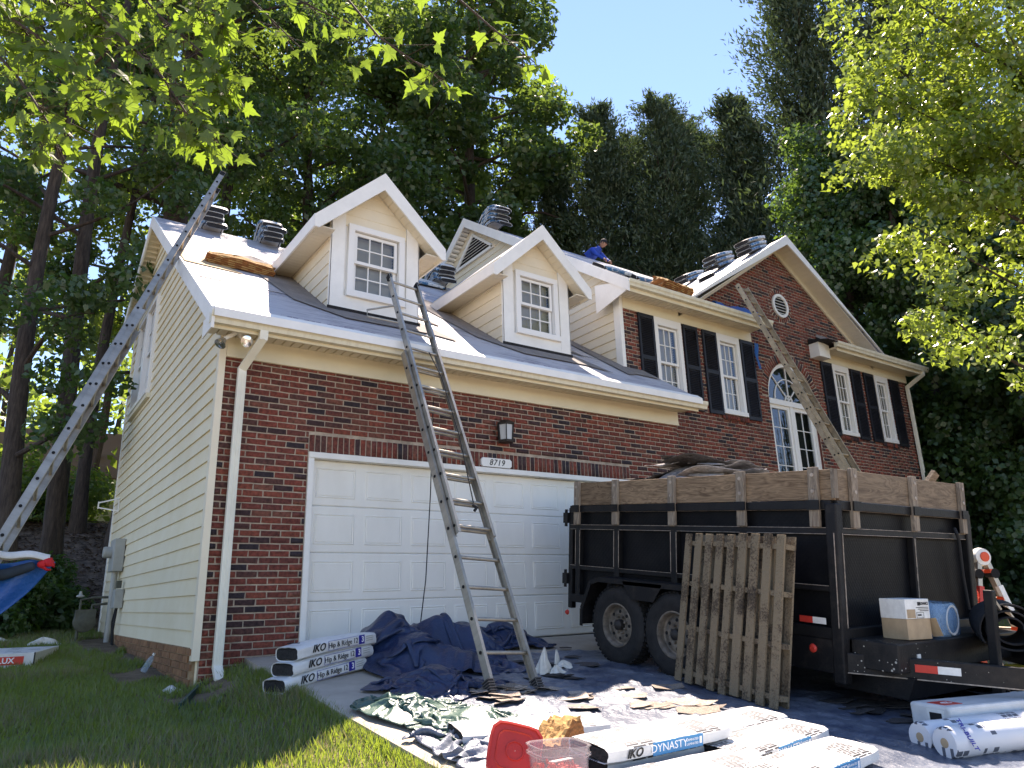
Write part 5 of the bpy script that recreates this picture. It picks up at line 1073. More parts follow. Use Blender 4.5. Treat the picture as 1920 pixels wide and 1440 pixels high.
# torn shingles heaped in the bed (each a loose sheet)
def sheet(x, y, z, s, rz, tx, ty, bend, m, label, group):
    n = 6; V = []; F = []
    for i in range(n+1):
        for j in range(3):
            u, v = i/n-0.5, j/2-0.5; V.append((u*0.9*s, v*0.34*s*(1+0.1*math.sin(i*2.1+x*7)), bend*(-(u*2)**2)*0.5+0.02*math.sin(i*1.7+j+x*9)))
    for i in range(n):
        for j in range(2): F.append((i*3+j, (i+1)*3+j, (i+1)*3+j+1, i*3+j+1))
    me = npmesh('old_shingle', V, F, m); o = meshobj('old_shingle', me, None, (x, y, z), (tx, ty, rz)); sd = o.modifiers.new('solid', 'SOLIDIFY'); sd.thickness = 0.006
    return tag(o, label, 'shingle', group)
for i in range(110):
    a = rng.uniform(0.62, 1.66); b = rng.uniform(0.6, 2.75); hgt = 1.64+0.48*math.exp(-((b-2.05)/0.75)**2)*math.exp(-((a-0.8)/0.8)**2)+rng.uniform(-0.06, 0.03)
    P_ = TR.matrix_world @ Vector((a, b, hgt)) if False else Matrix.Translation((3.90, -4.20, -0.42)) @ Matrix.Rotation(math.atan(0.1), 4, 'X') @ Vector((a, b, hgt))
    sheet(P_.x, P_.y, P_.z, rng.uniform(.7, 1.1), rng.uniform(0, 6.28), rng.uniform(-.10, .10)-0.5*(b-2.05)*math.exp(-((b-2.05)/0.75)**2)*math.exp(-((a-0.8)/0.8)**2), rng.uniform(-.10, .10)+0.5*(a-0.8)*math.exp(-((b-2.05)/0.75)**2)*math.exp(-((a-0.8)/0.8)**2), rng.uniform(-.02, .10), rng.choice(['shingle_grey', 'shingle_grey', 'shingle_grey', 'shingle_dark']), 'torn old roof shingle lying in the heap inside the trailer bed', 'old shingles in the trailer')
lumber = Matrix.Translation((3.90, -4.20, -0.42)) @ Matrix.Rotation(math.atan(0.1), 4, 'X')
lo = MB().bar((1.75, 0.35, 1.5), (2.02, 0.12, 2.0), 0.09, 0.04, up=(0, -1, 0)).build('lumber_offcut', 'board_x'); lo.matrix_world = lumber; tag(lo, 'pale timber offcut sticking up from the front right corner of the trailer bed', 'timber')

# ================================================================== PALLET
BLp, BRp, TLp = Vector((3.58, -2.80, -0.265)), Vector((3.36, -4.03, -0.388)), Vector((3.72, -3.06, 1.03))
PW, PH = (BRp-BLp).length, (TLp-BLp).length
PM = frame(BLp, BRp-BLp, TLp-BLp); n_ = PM.to_3x3() @ Vector((0, 0, 1))
PAL = thing('pallet', 'weathered wooden pallet leaning against the side of the black trailer', 'pallet', M=PM)
sg = 1 if n_.x < 0 else -1
for i in range(9):
    w = rng.uniform(.082, .10); x = 0.045+i*(PW-0.09)/8; MB().box(x-w/2, x+w/2, rng.uniform(-.005, .02), PH-rng.uniform(0, .02), sg*0.046, sg*0.064).build('slat', 'pallet_wood', PAL, bevel=0.003, at=(x, 0.6, sg*0.05))
for i in range(9):
    x = 0.045+(i+0.5)*(PW-0.09)/8 if i < 8 else PW-0.05; MB().box(x-.045, x+.045, 0, PH-0.01, -sg*0.064, -sg*0.046).build('slat', 'pallet_wood', PAL, at=(x, 0.6, -sg*0.05))
for y in (0.09, 0.47, 0.86, PH-0.1): MB().box(0, PW, y-0.02, y+0.02, -0.0455, 0.0455).build('stringer', 'pallet_wood', PAL, at=(PW/2, y, 0))

# ================================================================== LADDERS
def ladder(name, label, B, T, wdir, W, m, base_to=0.72, fly_from=0.25, nrm=None, feet=True, rung_m=None, taper=0.0, holes=True, rail=(0.03, 0.078)):
    B, T = Vector(B), Vector(T); v = (T-B).normalized(); w = Vector(wdir); w = (w-v*w.dot(v)).normalized(); n = v.cross(w)
    if nrm is not None and n.dot(Vector(nrm)) < 0: n = -n
    Lg = (T-B).length; M = Matrix(((w.x, v.x, n.x, B.x), (w.y, v.y, n.y, B.y), (w.z, v.z, n.z, B.z), (0, 0, 0, 1)))
    th = thing(name, label, 'ladder', M=M)
    def section(a, b, Wd, zoff, first):
        for s_ in (-1, 1):
            r = MB(); x = s_*Wd/2
            r.box(x-s_*0.003 if s_ < 0 else x-0.004, x+0.004 if s_ < 0 else x+0.003, a, b, zoff-rail[1]/2, zoff+rail[1]/2)   # web
            for zz in (-1, 1): r.box(min(x, x-s_*rail[0]), max(x, x-s_*rail[0]), a, b, zoff+zz*rail[1]/2-0.003, zoff+zz*rail[1]/2+0.003)
            r.build('rail', m, th)
            r = MB().box(min(x, x-s_*rail[0])-.003, max(x, x-s_*rail[0])+.003, b-0.09, b+0.004, zoff-rail[1]/2-.004, zoff+rail[1]/2+.004)
            if not first: r.build('end_cap', 'hole' if m == 'alu' else m, th, bevel=0.01)
        k = math.ceil((a+0.08)/0.305)
        while k*0.305 < b-0.05:
            y = k*0.305; q = MB(); q.tube([(-Wd/2+0.004, y, zoff), (Wd/2-0.004, y, zoff)], 0.017, 10); ro = q.build('rung', rung_m or m, th, smooth=True)
            if holes:
                for s_ in (-1, 1): MB().lathe([(0.0, s_*(Wd/2+0.0045)), (0.015, s_*(Wd/2+0.0045)), (0.015, s_*(Wd/2-0.003))], (0, y, zoff), 'x', 10).build('rung_socket', 'hole', ro)
            k += 1
    section(0.0, Lg*base_to, W, 0.0, True); section(Lg*fly_from, Lg, W-0.07, 0.055, False)
    if feet:
        for s_ in (-1, 1):
            f = MB().box(s_*W/2-0.03, s_*W/2+0.03, -0.06, 0.07, -0.045, 0.045); f.build('foot', 'rubber', th, bevel=0.01)
            t_ = MB()
            for i in range(6): t_.box(s_*W/2-0.034, s_*W/2+0.034, -0.05+i*0.022, -0.042+i*0.022, -0.05, 0.05)
            t_.build('foot_tread', 'alu_dark', th)
    return th, M, Lg
fl_, Mf, Lf = ladder('extension_ladder', 'aluminium extension ladder leaning on the gutter in front of the garage door', (1.95, -2.50, -0.215), (2.11, 0.06, 4.42), (1, 0.09, 0), 0.50, 'alu', 0.74, 0.27, (0, -1, 0), rung_m='alu')
MB().tube([(-0.25, Lf-0.62, 0.06), (-0.62, Lf-0.82, 0.03), (-0.62, Lf-0.90, 0.0), (-0.25, Lf-0.93, 0.06)], 0.012).build('stand_off_arm', 'alu', fl_)
MB().tube([(0.05, Lf*0.74, 0.10), (0.10, Lf*0.66, 0.13), (0.12, Lf*0.5, 0.11), (0.06, Lf*0.335, 0.09)], 0.006).build('pull_rope', 'rope', fl_); MB().tube([(0.05, Lf*0.335, 0.085), (0.08, Lf*0.328, 0.1), (0.05, Lf*0.322, 0.085)], 0.016).build('rope_knot', 'rope', fl_)
cord = MB().tube([(2.08, -0.88, 2.62), (2.06, -0.86, 1.6), (2.03, -0.82, 0.7), (1.98, -0.80, 0.25)], 0.006).build('hanging_cord', 'rope'); tag(cord, 'thin black cord hanging straight down in front of the garage door', 'cord')
ladder('extension_ladder', 'long aluminium ladder crossing the left edge and leaning on the gable rake', (-2.16, -0.20, -0.28), (0.32, 2.27, 6.46), (0.16, 1.0, 0), 0.42, 'alu', 0.60, 0.40, (-1, -1, 0.5), rail=(0.028, 0.064))
ladder('extension_ladder', 'dirty tan extension ladder leaning on the gutter beside the arched window', (9.72, -2.32, -0.25), (9.33, 0.19, 6.05), (1, 0.12, 0), 0.44, 'alu_dirty', 0.66, 0.30, (0, -1, 0))
# folding articulated ladder behind the trailer
AL = thing('folding_ladder', 'silver and orange folding ladder standing behind the trailer front', 'ladder', (7.05, -4.15, -0.42), M=Matrix.Translation((6.86, -4.02, -0.50)) @ Matrix.Rotation(R(-28), 4, 'Z'))
for s_ in (-1, 1):
    for q in (-1, 1):
        a, b = Vector((s_*0.34, q*0.26, 0)), Vector((s_*0.04, q*0.17, 1.25)); MB().bar(a, b, 0.05, 0.075, up=(0, 1, 0)).build('rail', 'alu', AL, bevel=0.005)
        e = b.lerp(a, 0.22); f_ = b.lerp(a, 0.42); MB().bar(e+Vector((0, q*0.0265, 0)), f_+Vector((0, q*0.0265, 0)), 0.052, 0.003+0.05, up=(0, 1, 0)).build('label', 'red' if s_ < 0 else 'sticker_white', AL)
    for t_ in (0.2, 0.44, 0.68, 0.90):
        a = Vector((s_*0.34, -0.26, 0)).lerp(Vector((s_*0.04, -0.17, 1.25)), t_); MB().box(a.x-.03, a.x+.03, -abs(a.y)-0.02, abs(a.y)+0.02, a.z-.014, a.z+.014).build('rung', 'alu', AL, bevel=0.006)
        for q in (-1, 1): MB().box(a.x-.034, a.x+.034, q*abs(a.y)-0.045, q*abs(a.y)+0.045, a.z-.02, a.z+.02).build('rung_cap', 'orange_plastic', AL, bevel=0.006)
for q in (-1, 1):
    MB().lathe([(0.0, -0.05), (0.085, -0.045), (0.095, 0.0), (0.085, 0.045), (0.0, 0.05)], (0, q*0.17, 1.27), 'y', 20).build('hinge', 'sticker_white', AL, smooth=True); MB().lathe([(0.0, -0.06), (0.05, -0.058), (0.05, 0.058), (0.0, 0.06)], (0.01, q*0.17, 1.27), 'y', 14).build('hinge_knob', 'orange_plastic', AL)
    for s_ in (-1, 1): MB().lathe([(0.0, -0.05), (0.05, -0.05), (0.05, 0.05), (0.0, 0.05)], (s_*0.09, q*0.175, 1.10), 'y', 14).build('lock_knob', 'hole', AL)
a = Vector((-0.34, -0.26, 0)); b = Vector((-0.04, -0.17, 1.25)); up_ = (b-a).normalized(); c = a.lerp(b, 0.62)
lettering('Little Giant', 0.085, 'orange_plastic', c+Vector((-0.02, -0.045, 0)), -up_, Vector((1, 0, 0)), AL, bold=0.01, sx=0.8)

# ================================================================== BUNDLES OF SHINGLES
def bundle_mesh(L_=1.0, Wd=0.33, H=0.085, bend=0.0, seed=0, side='wrap_blue', top='wrap_white', sag=0.0, flat=2.6):
    r = random.Random(seed); n, k = 22, 13; V = []; F = []; MI = []
    for i in range(k):
        u = i/(k-1)-0.5; tap = 1-0.10*abs(2*u)**6
        for j in range(n):
            a = 2*math.pi*j/n; ca, sa = math.cos(a), math.sin(a); q = 1/(abs(ca)**flat+abs(sa)**flat)**(1/flat)
            y, z = q*ca*Wd/2*tap, q*sa*H/2*(1+r.uniform(-.03, .03)); V.append((u*L_+r.uniform(-.004, .004), y+r.uniform(-.003, .003), z+H/2-bend*(2*u)**2+sag*math.sin(u*9+seed)))
    for i in range(k-1):
        for j in range(n):
            F.append((i*n+j, i*n+(j+1) % n, (i+1)*n+(j+1) % n, (i+1)*n+j)); a = 2*math.pi*(j+.5)/n; MI.append(1 if abs(math.cos(a)) > 0.86 else 0)
    for e in (0, k-1):
        s0 = len(V); sx = -1 if e == 0 else 1
        for j in range(n):
            x, y, z = V[e*n+j]; V.append((x-sx*0.006, y*0.965, (z-H/2+bend)*0.90+H/2-bend))
        for j in range(n): F.append((e*n+j, e*n+(j+1) % n, s0+(j+1) % n, s0+j)); MI.append(0)
    me = bpy.data.meshes.new('wrapper'); me.from_pydata(V, [], F); me.materials.append(MAT[top]); me.materials.append(MAT[side]); me.polygons.foreach_set('material_index', MI); me.polygons.foreach_set('use_smooth', [True]*len(F)); fix_normals(me); me.set_sharp_from_angle(angle=R(42))
    c = MB(); kk = 9; cv = []
    for i in range(kk):
        u = i/(kk-1)-0.5; zc = H/2-bend*(2*u)**2
        for yy, zz in (((-.43, -.36), (-.48, 0), (-.43, .36), (.43, .36), (.48, 0), (.43, -.36)) if flat < 4 else ((-.40, -.30), (-.44, 0), (-.40, .30), (.40, .30), (.44, 0), (.40, -.30))): cv.append((u*(L_-0.012), yy*Wd, zc+zz*H*1.15))
    c.add(cv, [(i*6+j, i*6+(j+1) % 6, (i+1)*6+(j+1) % 6, (i+1)*6+j) for i in range(kk-1) for j in range(6)]+[tuple(range(6)), tuple((kk-1)*6+j for j in range(6))])
    co = c.build('tmp', 'black_shingle'); cm = co.data; bpy.data.objects.remove(co); return me, cm
def bundle(meshes, M, label, group, cat='shingle bundle', name='shingle_bundle'):
    t = thing(name, label, cat, M=M, group=group); meshobj('wrapper', meshes[0], t); meshobj('shingle_stack', meshes[1], t); return t
ORDS = ['lowest', 'second up', 'third up', 'fourth up', 'fifth up']
RB = [bundle_mesh(1.0, 0.40, 0.098, 0.22, s, flat=3.6) for s in range(3)]; RB2 = [bundle_mesh(1.0, 0.38, 0.09, 0.02, s+5, flat=3.8) for s in range(3)]
def rstack(x, y, z, n, where, group, rz=90, bend=True, jit=0.03, tilt=(0, 0), dz=0.10):
    for i in range(n):
        M = Matrix.Translation((x+rng.uniform(-jit, jit), y+rng.uniform(-jit, jit), z)) @ Matrix.Rotation(tilt[0], 4, 'X') @ Matrix.Rotation(tilt[1], 4, 'Y') @ Matrix.Translation((0, 0, i*dz)) @ Matrix.Rotation(R(rz+rng.uniform(-4, 4)), 4, 'Z')
        bundle((RB if bend else RB2)[i % 3], M, f'shingle bundle, {ORDS[i]} in the stack {where}', group)
rstack(0.72, GRY-0.15, GRZ-0.03, 4, 'at the garage ridge left end', 'bundles stacked on the garage ridge', rz=84)
rstack(1.76, GRY-0.15, GRZ-0.03, 4, 'just left of the first dormer', 'bundles stacked on the garage ridge', rz=84)
rstack(4.10, GRY-0.2, GRZ-0.03, 4, 'half hidden behind the first dormer', 'bundles stacked on the garage ridge', rz=84)
rstack(5.42, GRY-0.25, GRZ-0.03, 4, 'beside the louvred gable', 'bundles stacked on the garage ridge', rz=80)
M = Matrix.Translation((4.85, GRY-0.5, GRZ-0.28)) @ Matrix.Rotation(math.atan(GS), 4, 'X') @ Matrix.Rotation(R(10), 4, 'Z'); bundle(RB2[0], M, 'single wrapped shingle bundle lying flat on the garage roof between the ridge stacks', 'loose bundles on the roofs')
rstack(7.15, MRY-0.15, MRZ-0.04, 5, 'above the triangular louvre', 'bundles stacked on the main ridge', rz=84)
rt = math.atan(MS)
for i, (x, y, rz, w) in enumerate(((7.05, 1.15, 4, 'at the left rake below the roofer'), (7.75, 0.98, -3, 'between the rake bundle and the blue ended one'), (8.45, 1.05, 20, 'showing a blue end near the foam wedge'))):
    M = Matrix.Translation((x, y, mroof(y)+0.02)) @ Matrix.Rotation(rt, 4, 'X') @ Matrix.Rotation(R(rz), 4, 'Z'); bundle(RB2[i], M, f'bundle on the main roof {w}', 'loose bundles on the roofs')
gt = math.atan(CGS)
for i, (y, n, w) in enumerate(((1.0, 3, 'nearest the peak of the brick gable'), (1.85, 3, 'second back from the peak of the brick gable'), (2.75, 2, 'third back from the peak of the brick gable'))):
    rstack(CGX-0.28, y, CGZ-0.16, n, w, 'bundles along the brick gable ridge', rz=8, bend=False, tilt=(0, -gt*0.75), dz=0.10)
M = Matrix.Translation((10.3, 1.7, CGZ-CGS*1.08+0.02)) @ Matrix.Rotation(-gt, 4, 'Y') @ Matrix.Rotation(R(35), 4, 'Z'); bundle(RB2[1], M, 'single shingle bundle lying low on the left slope of the brick gable roof', 'loose bundles on the roofs')
# hip and ridge bundles by the garage corner
HR = [bundle_mesh(1.0, 0.28, 0.112, 0.018, s+30, 'wrap_white', 'wrap_white', flat=5.0) for s in range(3)]
hx = Vector((1.22, -1.02, 0))-Vector((0.30, -1.46, 0)); ha = math.atan2(hx.y, hx.x)
for i, (dx, z, w) in enumerate(((0.0, -0.135, 'lowest'), (0.08, -0.022, 'middle'), (0.12, 0.090, 'topmost'))):
    c = Vector((0.76, -1.22, 0))+hx.normalized()*dx; pit = R(-5.5+i*0.8)
    M = Matrix.Translation((c.x, c.y, z)) @ Matrix.Rotation(ha, 4, 'Z') @ Matrix.Rotation(pit, 4, 'Y')
    t = bundle(HR[i], M, f'{w} of three white ridge cap bundles stacked by the garage door jamb', 'ridge cap bundles by the garage door')
    y = -0.1445; zc = 0.058; K = dict(xdir=(1, 0, 0), ydir=(0, 0, 1), parent=t)
    lettering('IKO', 0.085, 'ink', (-0.27, y, zc), bold=0.02, shear=0.3, sx=1.05, **K); lettering('Hip & Ridge 12', 0.062, 'ink', (0.035, y, zc), **K)
    MB().box(0.24, 0.315, y-0.0005, y+0.002, 0.02, 0.098).build('print_panel', 'print_navy', t); lettering('3', 0.07, 'ink_white', (0.288, y-0.001, zc), bold=0.02, **K)
    fr = MB()
    for a, b, c_, d in ((-0.155, 0.225, 0.095, 0.098), (-0.155, 0.225, 0.018, 0.021), (-0.155, -0.152, 0.018, 0.098)): fr.box(a, b, y-0.0003, y+0.001, c_, d)
    fr.build('print_border', 'print_navy', t)
    for k in range(3): MB().box(0.34, 0.43, y-0.0003, y+0.001, 0.038+k*0.018, 0.044+k*0.018).build('print_line', 'meter_grey', t)
    MB().tube([(-0.40, -0.05, 0.117), (-0.44, 0.06, 0.118)], 0.004, 6).build('tear_strip', 'ink', t)
# dynasty bundles in the foreground
DY = [bundle_mesh(1.02, 0.345, 0.082, 0.0, s+60, 'wrap_white', 'wrap_print', flat=7.0) for s in range(3)]
def dyn(x, y, h0, rz, i, label, text=True):
    z = 0.1*y+h0; M = Matrix.Translation((x, y, z)) @ Matrix.Rotation(math.atan(0.1), 4, 'X') @ Matrix.Rotation(R(rz), 4, 'Z'); t = bundle(DY[i % 3], M, label, 'shingle bundles laid out in front of the pallet')
    if text:
        yy = -0.1755; K = dict(xdir=(1, 0, 0), ydir=(0, 0, 1), parent=t)
        MB().box(-0.19, 0.22, yy-0.0005, yy+0.003, 0.008, 0.075).build('print_band', 'print_blue', t); lettering('DYNASTY', 0.058, 'ink_white', (-0.06, yy-0.001, 0.043), sx=1.15, **K)
        lettering('IKO', 0.062, 'ink', (-0.33, yy, 0.042), bold=0.02, shear=0.3, sx=1.1, **K)
        for k in range(2): lettering('CAMBRIDGE' if False else 'LAMINATED', 0.018, 'ink_white', (0.13, yy-0.001, 0.053-k*0.022), **K)
        MB().box(0.19, 0.21, yy-0.0012, yy-0.0006, 0.025, 0.062).build('print_panel', 'ink_white', t)
    return t
dyn(1.55, -4.46, 0.115, 1.5, 0, 'top shingle bundle with blue DYNASTY band, beside the red tub'); dyn(1.42, -4.82, 0.030, -1, 1, 'lower shingle bundle jutting out beneath the top one beside the tub')
dyn(1.60, -4.40, 0.030, 1, 2, 'shingle bundle hidden directly under the top blue banded one', False); dyn(2.36, -4.62, 0.030, 8, 0, 'printed shingle bundle lying flat right of the blue banded one'); dyn(2.20, -5.02, 0.030, 6, 1, 'printed shingle bundle at the bottom right edge of the layout')
dyn(2.42, -4.24, 0.030, 4, 2, 'printed shingle bundle lying flat nearest the pallet foot', False); dyn(1.28, -3.62, 0.012, -12, 1, 'printed shingle bundle lying behind the red lid and foam block', False); dyn(1.30, -5.18, 0.030, 2, 2, 'printed shingle bundle at the bottom edge below the clear tub', False)

# ================================================================== SMALL THINGS IN FRONT
tub = thing('plastic_tub', 'clear square plastic tub of red caps at the bottom of the picture', 'tub', (0.72, -4.72, -0.43), M=Matrix.Translation((0.70, -4.66, -0.46)) @ Matrix.Rotation(R(-14), 4, 'Z'))
def sq(r_, z, n=24, p=5.0):
    out = []
    for j in range(n):
        a = 2*math.pi*j/n+0.13; ca, sa = math.cos(a), math.sin(a); q = 1/(abs(ca)**p+abs(sa)**p)**(1/p); out.append((q*ca*r_, q*sa*r_, z))
    return out
def loft(rings, closed_bottom=True):
    n = len(rings[0]); V = [p for r_ in rings for p in r_]; F = [(i*n+j, i*n+(j+1) % n, (i+1)*n+(j+1) % n, (i+1)*n+j) for i in range(len(rings)-1) for j in range(n)]
    if closed_bottom: F.append(tuple(range(n-1, -1, -1)))
    return MB().add(V, F)
loft([sq(0.115, 0.0), sq(0.125, 0.22), sq(0.137, 0.222), sq(0.137, 0.235), sq(0.129, 0.236), sq(0.131, 0.26), sq(0.138, 0.262), sq(0.138, 0.268), sq(0.126, 0.266), sq(0.120, 0.22), sq(0.110, 0.006)]).build('shell', 'clear_tub', tub, smooth=True)
cc = MB()
for i in range(90):
    a, b = rng.uniform(-.095, .095), rng.uniform(-.095, .095); cc.lathe([(0.0, 0.002), (0.014, 0.0), (0.014, -0.002)], (a, b, 0.165+rng.uniform(-.03, .012)), rng.choice('xyz'), 7)
cc.box(-0.1, 0.1, -0.1, 0.1, 0.008, 0.14).build('red_caps', 'red', tub)
MB().bar((-0.06, -0.05, 0.20), (0.09, 0.05, 0.185), 0.03, 0.004).build('tie', 'sticker_white', tub)
lid = thing('tub_lid', 'red square tub lid propped up beside the clear tub', 'lid', M=Matrix.Translation((0.63, -4.34, -0.40)) @ Matrix.Rotation(R(-22), 4, 'Z') @ Matrix.Rotation(R(58), 4, 'X') @ Matrix.Rotation(R(-17), 4, 'Z') @ Matrix.Translation((0, 0.15, 0)))
loft([sq(0.140, -0.028), sq(0.145, 0.0), sq(0.145, 0.010), sq(0.133, 0.012), sq(0.130, 0.004), sq(0.105, 0.004), sq(0.10, 0.010), sq(0.094, 0.004), sq(0.001, 0.004)], False).build('plate', 'red', lid, smooth=True)
MB().lathe([(0.052, 0.004), (0.050, 0.010), (0.045, 0.010), (0.043, 0.0045)], (0, 0, 0), 'z', 28, cap0=False, cap1=False).build('ring', 'red', lid, smooth=True)
def foam_block(name, M, sx, sy, sz, seed, label):
    r = random.Random(seed); n = 14; V = []; F = []; bm = bmesh.new(); bmesh.ops.create_cube(bm, size=1.0); bmesh.ops.subdivide_edges(bm, edges=bm.edges[:], cuts=9, use_grid_fill=True)
    for v in bm.verts:
        x, y, z = v.co; rag_ = 0.05*math.sin(x*23+seed)*math.sin(y*19)+0.05*math.sin(z*29+x*13)
        top = 1.0 if z > 0.45 else 0.25
        v.co = ((x+top*r.uniform(-.018, .018))*sx*(1+0.06*math.sin(y*9+z*5)), (y+top*r.uniform(-.03, .03))*sy*(1+rag_), (z+0.5)*sz*(1+top*r.uniform(-.08, .08)+0.10*math.sin(x*7+seed)))
    me = bpy.data.meshes.new(name); bm.to_mesh(me); bm.free(); me.materials.append(MAT['foam']); me.materials.append(MAT['foam_side'])
    me.polygons.foreach_set('material_index', [1 if (p.normal.z < 0.5) else 0 for p in me.polygons]); o = meshobj(name, me); o.matrix_world = M; return tag(o, label, 'foam block')
foam_block('foam_block', Matrix.Translation((1.12, -4.14, -0.38)) @ Matrix.Rotation(R(28), 4, 'Z') @ Matrix.Rotation(R(-18), 4, 'Y'), 0.36, 0.17, 0.17, 1, 'ragged tan foam block between the red lid and the shingle bundles')
rs = math.atan(GS)
foam_block('foam_block', Matrix.Translation((0.56, 1.93, groof(1.93)+0.03)) @ Matrix.Rotation(rs, 4, 'X') @ Matrix.Rotation(R(-6), 4, 'Z'), 0.86, 0.30, 0.13, 2, 'long brown foam wedge lying on the garage roof left of the dormer')
foam_block('foam_block', Matrix.Translation((7.75, 0.50, mroof(0.50)+0.03)) @ Matrix.Rotation(rt, 4, 'X') @ Matrix.Rotation(R(2), 4, 'Z'), 0.80, 0.30, 0.15, 3, 'brown foam wedge lying on the main roof just above the gutter')
bt = cloth('tarp', np.linspace(0, 1, 40), np.linspace(0, 1, 16), lambda U, V: (8.95+U*1.2, 0.22+V*0.36+0.04*fbm(U*5, V*4, 3, 2), mroof(0.22)+MS*0.36*V+0.03+0.12*np.clip(ridged(U*2, V*2, 3, 2), 0, 1)*np.sin(V*3.1)), 'tarp_bright_blue', 'bright blue tarp bunched on the eave behind the tan ladder')
cloth('tarp', np.linspace(0, 1, 10), np.linspace(0, 1, 30), lambda U, V: (10.21+U*0.10+0.012*np.sin(V*9), YM-0.065+0.02*np.sin(U*6+V*4), 5.27-V*0.52-0.05*U), 'tarp_bright_blue', 'narrow strip of blue tarp hanging beside the shutter and arched window')

# cardboard box on the trailer ledge
BX = thing('cardboard_box', 'open cardboard box with a white printed side on the trailer ledge', 'box', M=lumber @ Matrix.Translation((0.52, -0.26, 0.546)) @ Matrix.Rotation(R(-7), 4, 'Z') @ Matrix.Rotation(R(-3), 4, 'X') @ Matrix.Diagonal((0.74, 0.74, 0.92, 1)))
MB().box(-0.20, 0.20, -0.15, 0.15, 0.0, 0.17).build('lower_half', 'cardboard', BX, bevel=0.004); MB().box(-0.205, 0.20, -0.156, 0.15, 0.171, 0.335).build('printed_half', 'sticker_white', BX, bevel=0.004)
MB().bar((0.21, -0.15, 0.17), (0.275, -0.17, 0.02), 0.004, 0.12, up=(0, 1, 0)).build('flap', 'cardboard', BX)
K = dict(xdir=(1, 0, 0), ydir=(0, 0, 1), parent=BX); lettering('ADVANCE', 0.035, 'ink', (0.11, -0.158, 0.295), bold=0.02, sx=0.9, **K); MB().box(0.0, 0.045, -0.1585, -0.1565, 0.28, 0.31).build('emblem', 'ink', BX)
for i in range(3): MB().box(-0.03+i*0.03, 0.18, -0.1585, -0.1565, 0.262-i*0.014, 0.267-i*0.014).build('print_line', 'ink', BX)
pe = MB()
for a, b, c_, d in ((-0.03, 0.09, 0.222, 0.225), (-0.03, 0.09, 0.176, 0.179), (-0.03, -0.027, 0.176, 0.225), (0.087, 0.09, 0.176, 0.225)): pe.box(a, b, -0.1585, -0.1565, c_, d)
pe.box(-0.01, 0.05, -0.1585, -0.1565, 0.195, 0.208).build('print_border', 'ink', BX); MB().box(-0.19, -0.05, -0.1583, -0.1565, 0.178, 0.25).build('stain_label', 'cardboard', BX)
# shrink-wrapped water bottles
WT = thing('water_bottle_pack', 'shrink wrapped pack of water bottles in blue film beside the cardboard box', 'water pack', M=lumber @ Matrix.Translation((1.06, -0.20, 0.55)) @ Matrix.Rotation(R(4), 4, 'Z') @ Matrix.Scale(1.22, 4))
for i in range(5):
    for j in range(3):
        MB().lathe([(0.01, 0.0), (0.032, 0.004), (0.032, 0.13), (0.028, 0.16), (0.013, 0.19), (0.013, 0.205), (0.0, 0.206)], (-0.15+i*0.068, -0.08+j*0.07, 0), 'z', 12).build('bottle', 'bottle', WT, smooth=True)
loft([sq(0.19, 0.0, 32, 4.5), sq(0.192, 0.10, 32, 4.5), sq(0.186, 0.17, 32, 4), sq(0.165, 0.212, 32, 3.5), sq(0.05, 0.206, 32, 3)], False).xf(Matrix.Diagonal((1, 0.68, 1, 1)) @ Matrix.Translation((-0.015, -0.01, 0))).build('shrink_film', 'water_film', WT, smooth=True)
MB().lathe([(0.085, -0.001), (0.10, -0.004), (0.10, 0.002), (0.085, 0.002)], (-0.02, -0.138, 0.105), 'y', 24, cap0=False, cap1=False).build('film_opening', 'sticker_white', WT, smooth=True)
# rolled black fabric on the tongue
RL = thing('fabric_roll', 'rolled up black tarp fabric resting on the trailer tongue at the right edge', 'fabric roll', M=lumber @ Matrix.Translation((1.40, -0.62, 0.64)) @ Matrix.Rotation(R(-60), 4, 'Z'))
V = []; F = []; n = 90; k = 12
for i in range(n):
    t_ = i/(n-1); a = t_*2*math.pi*2.6; rr_ = 0.08+0.135*t_
    for j in range(k):
        v = j/(k-1); V.append((rr_*math.cos(a)*(1+0.05*math.sin(a*2+v*3)), -0.30+v*0.6+0.02*math.sin(a*3), rr_*math.sin(a)*(0.92+0.04*math.sin(v*7+a))))
for i in range(n-1):
    for j in range(k-1): F.append((i*k+j, (i+1)*k+j, (i+1)*k+j+1, i*k+j+1))
o = meshobj('roll', npmesh('roll', V, F, 'black_cloth', True), RL); sd = o.modifiers.new('solid', 'SOLIDIFY'); sd.thickness = 0.014
# white carton and underlayment rolls at lower right
CT = thing('carton', 'long white carton with a red corner label at the lower right', 'carton', M=Matrix.Translation((4.45, -5.12, -0.50)) @ Matrix.Rotation(R(-17), 4, 'Z'))
MB().box(-0.70, 0.80, -0.17, 0.17, 0.0, 0.21).build('box', 'wrap_white', CT, bevel=0.02); MB().box(-0.66, -0.50, -0.10, 0.05, 0.2105, 0.213).build('red_label', 'red', CT); lettering('4Z', 0.07, 'ink_white', (-0.58, -0.03, 0.2138), (1, 0, 0), (0, 1, 0), CT, bold=0.02)
MB().box(-0.703, -0.70, -0.12, 0.02, 0.08, 0.18).build('end_label', 'sticker_white', CT); MB().box(-0.704, -0.7031, -0.10, 0.0, 0.10, 0.16).build('end_print', 'ink', CT)
MB().box(0.28, 0.33, -0.1705, 0.1705, -0.0005, 0.2105).build('strap', 'cloth_white', CT)
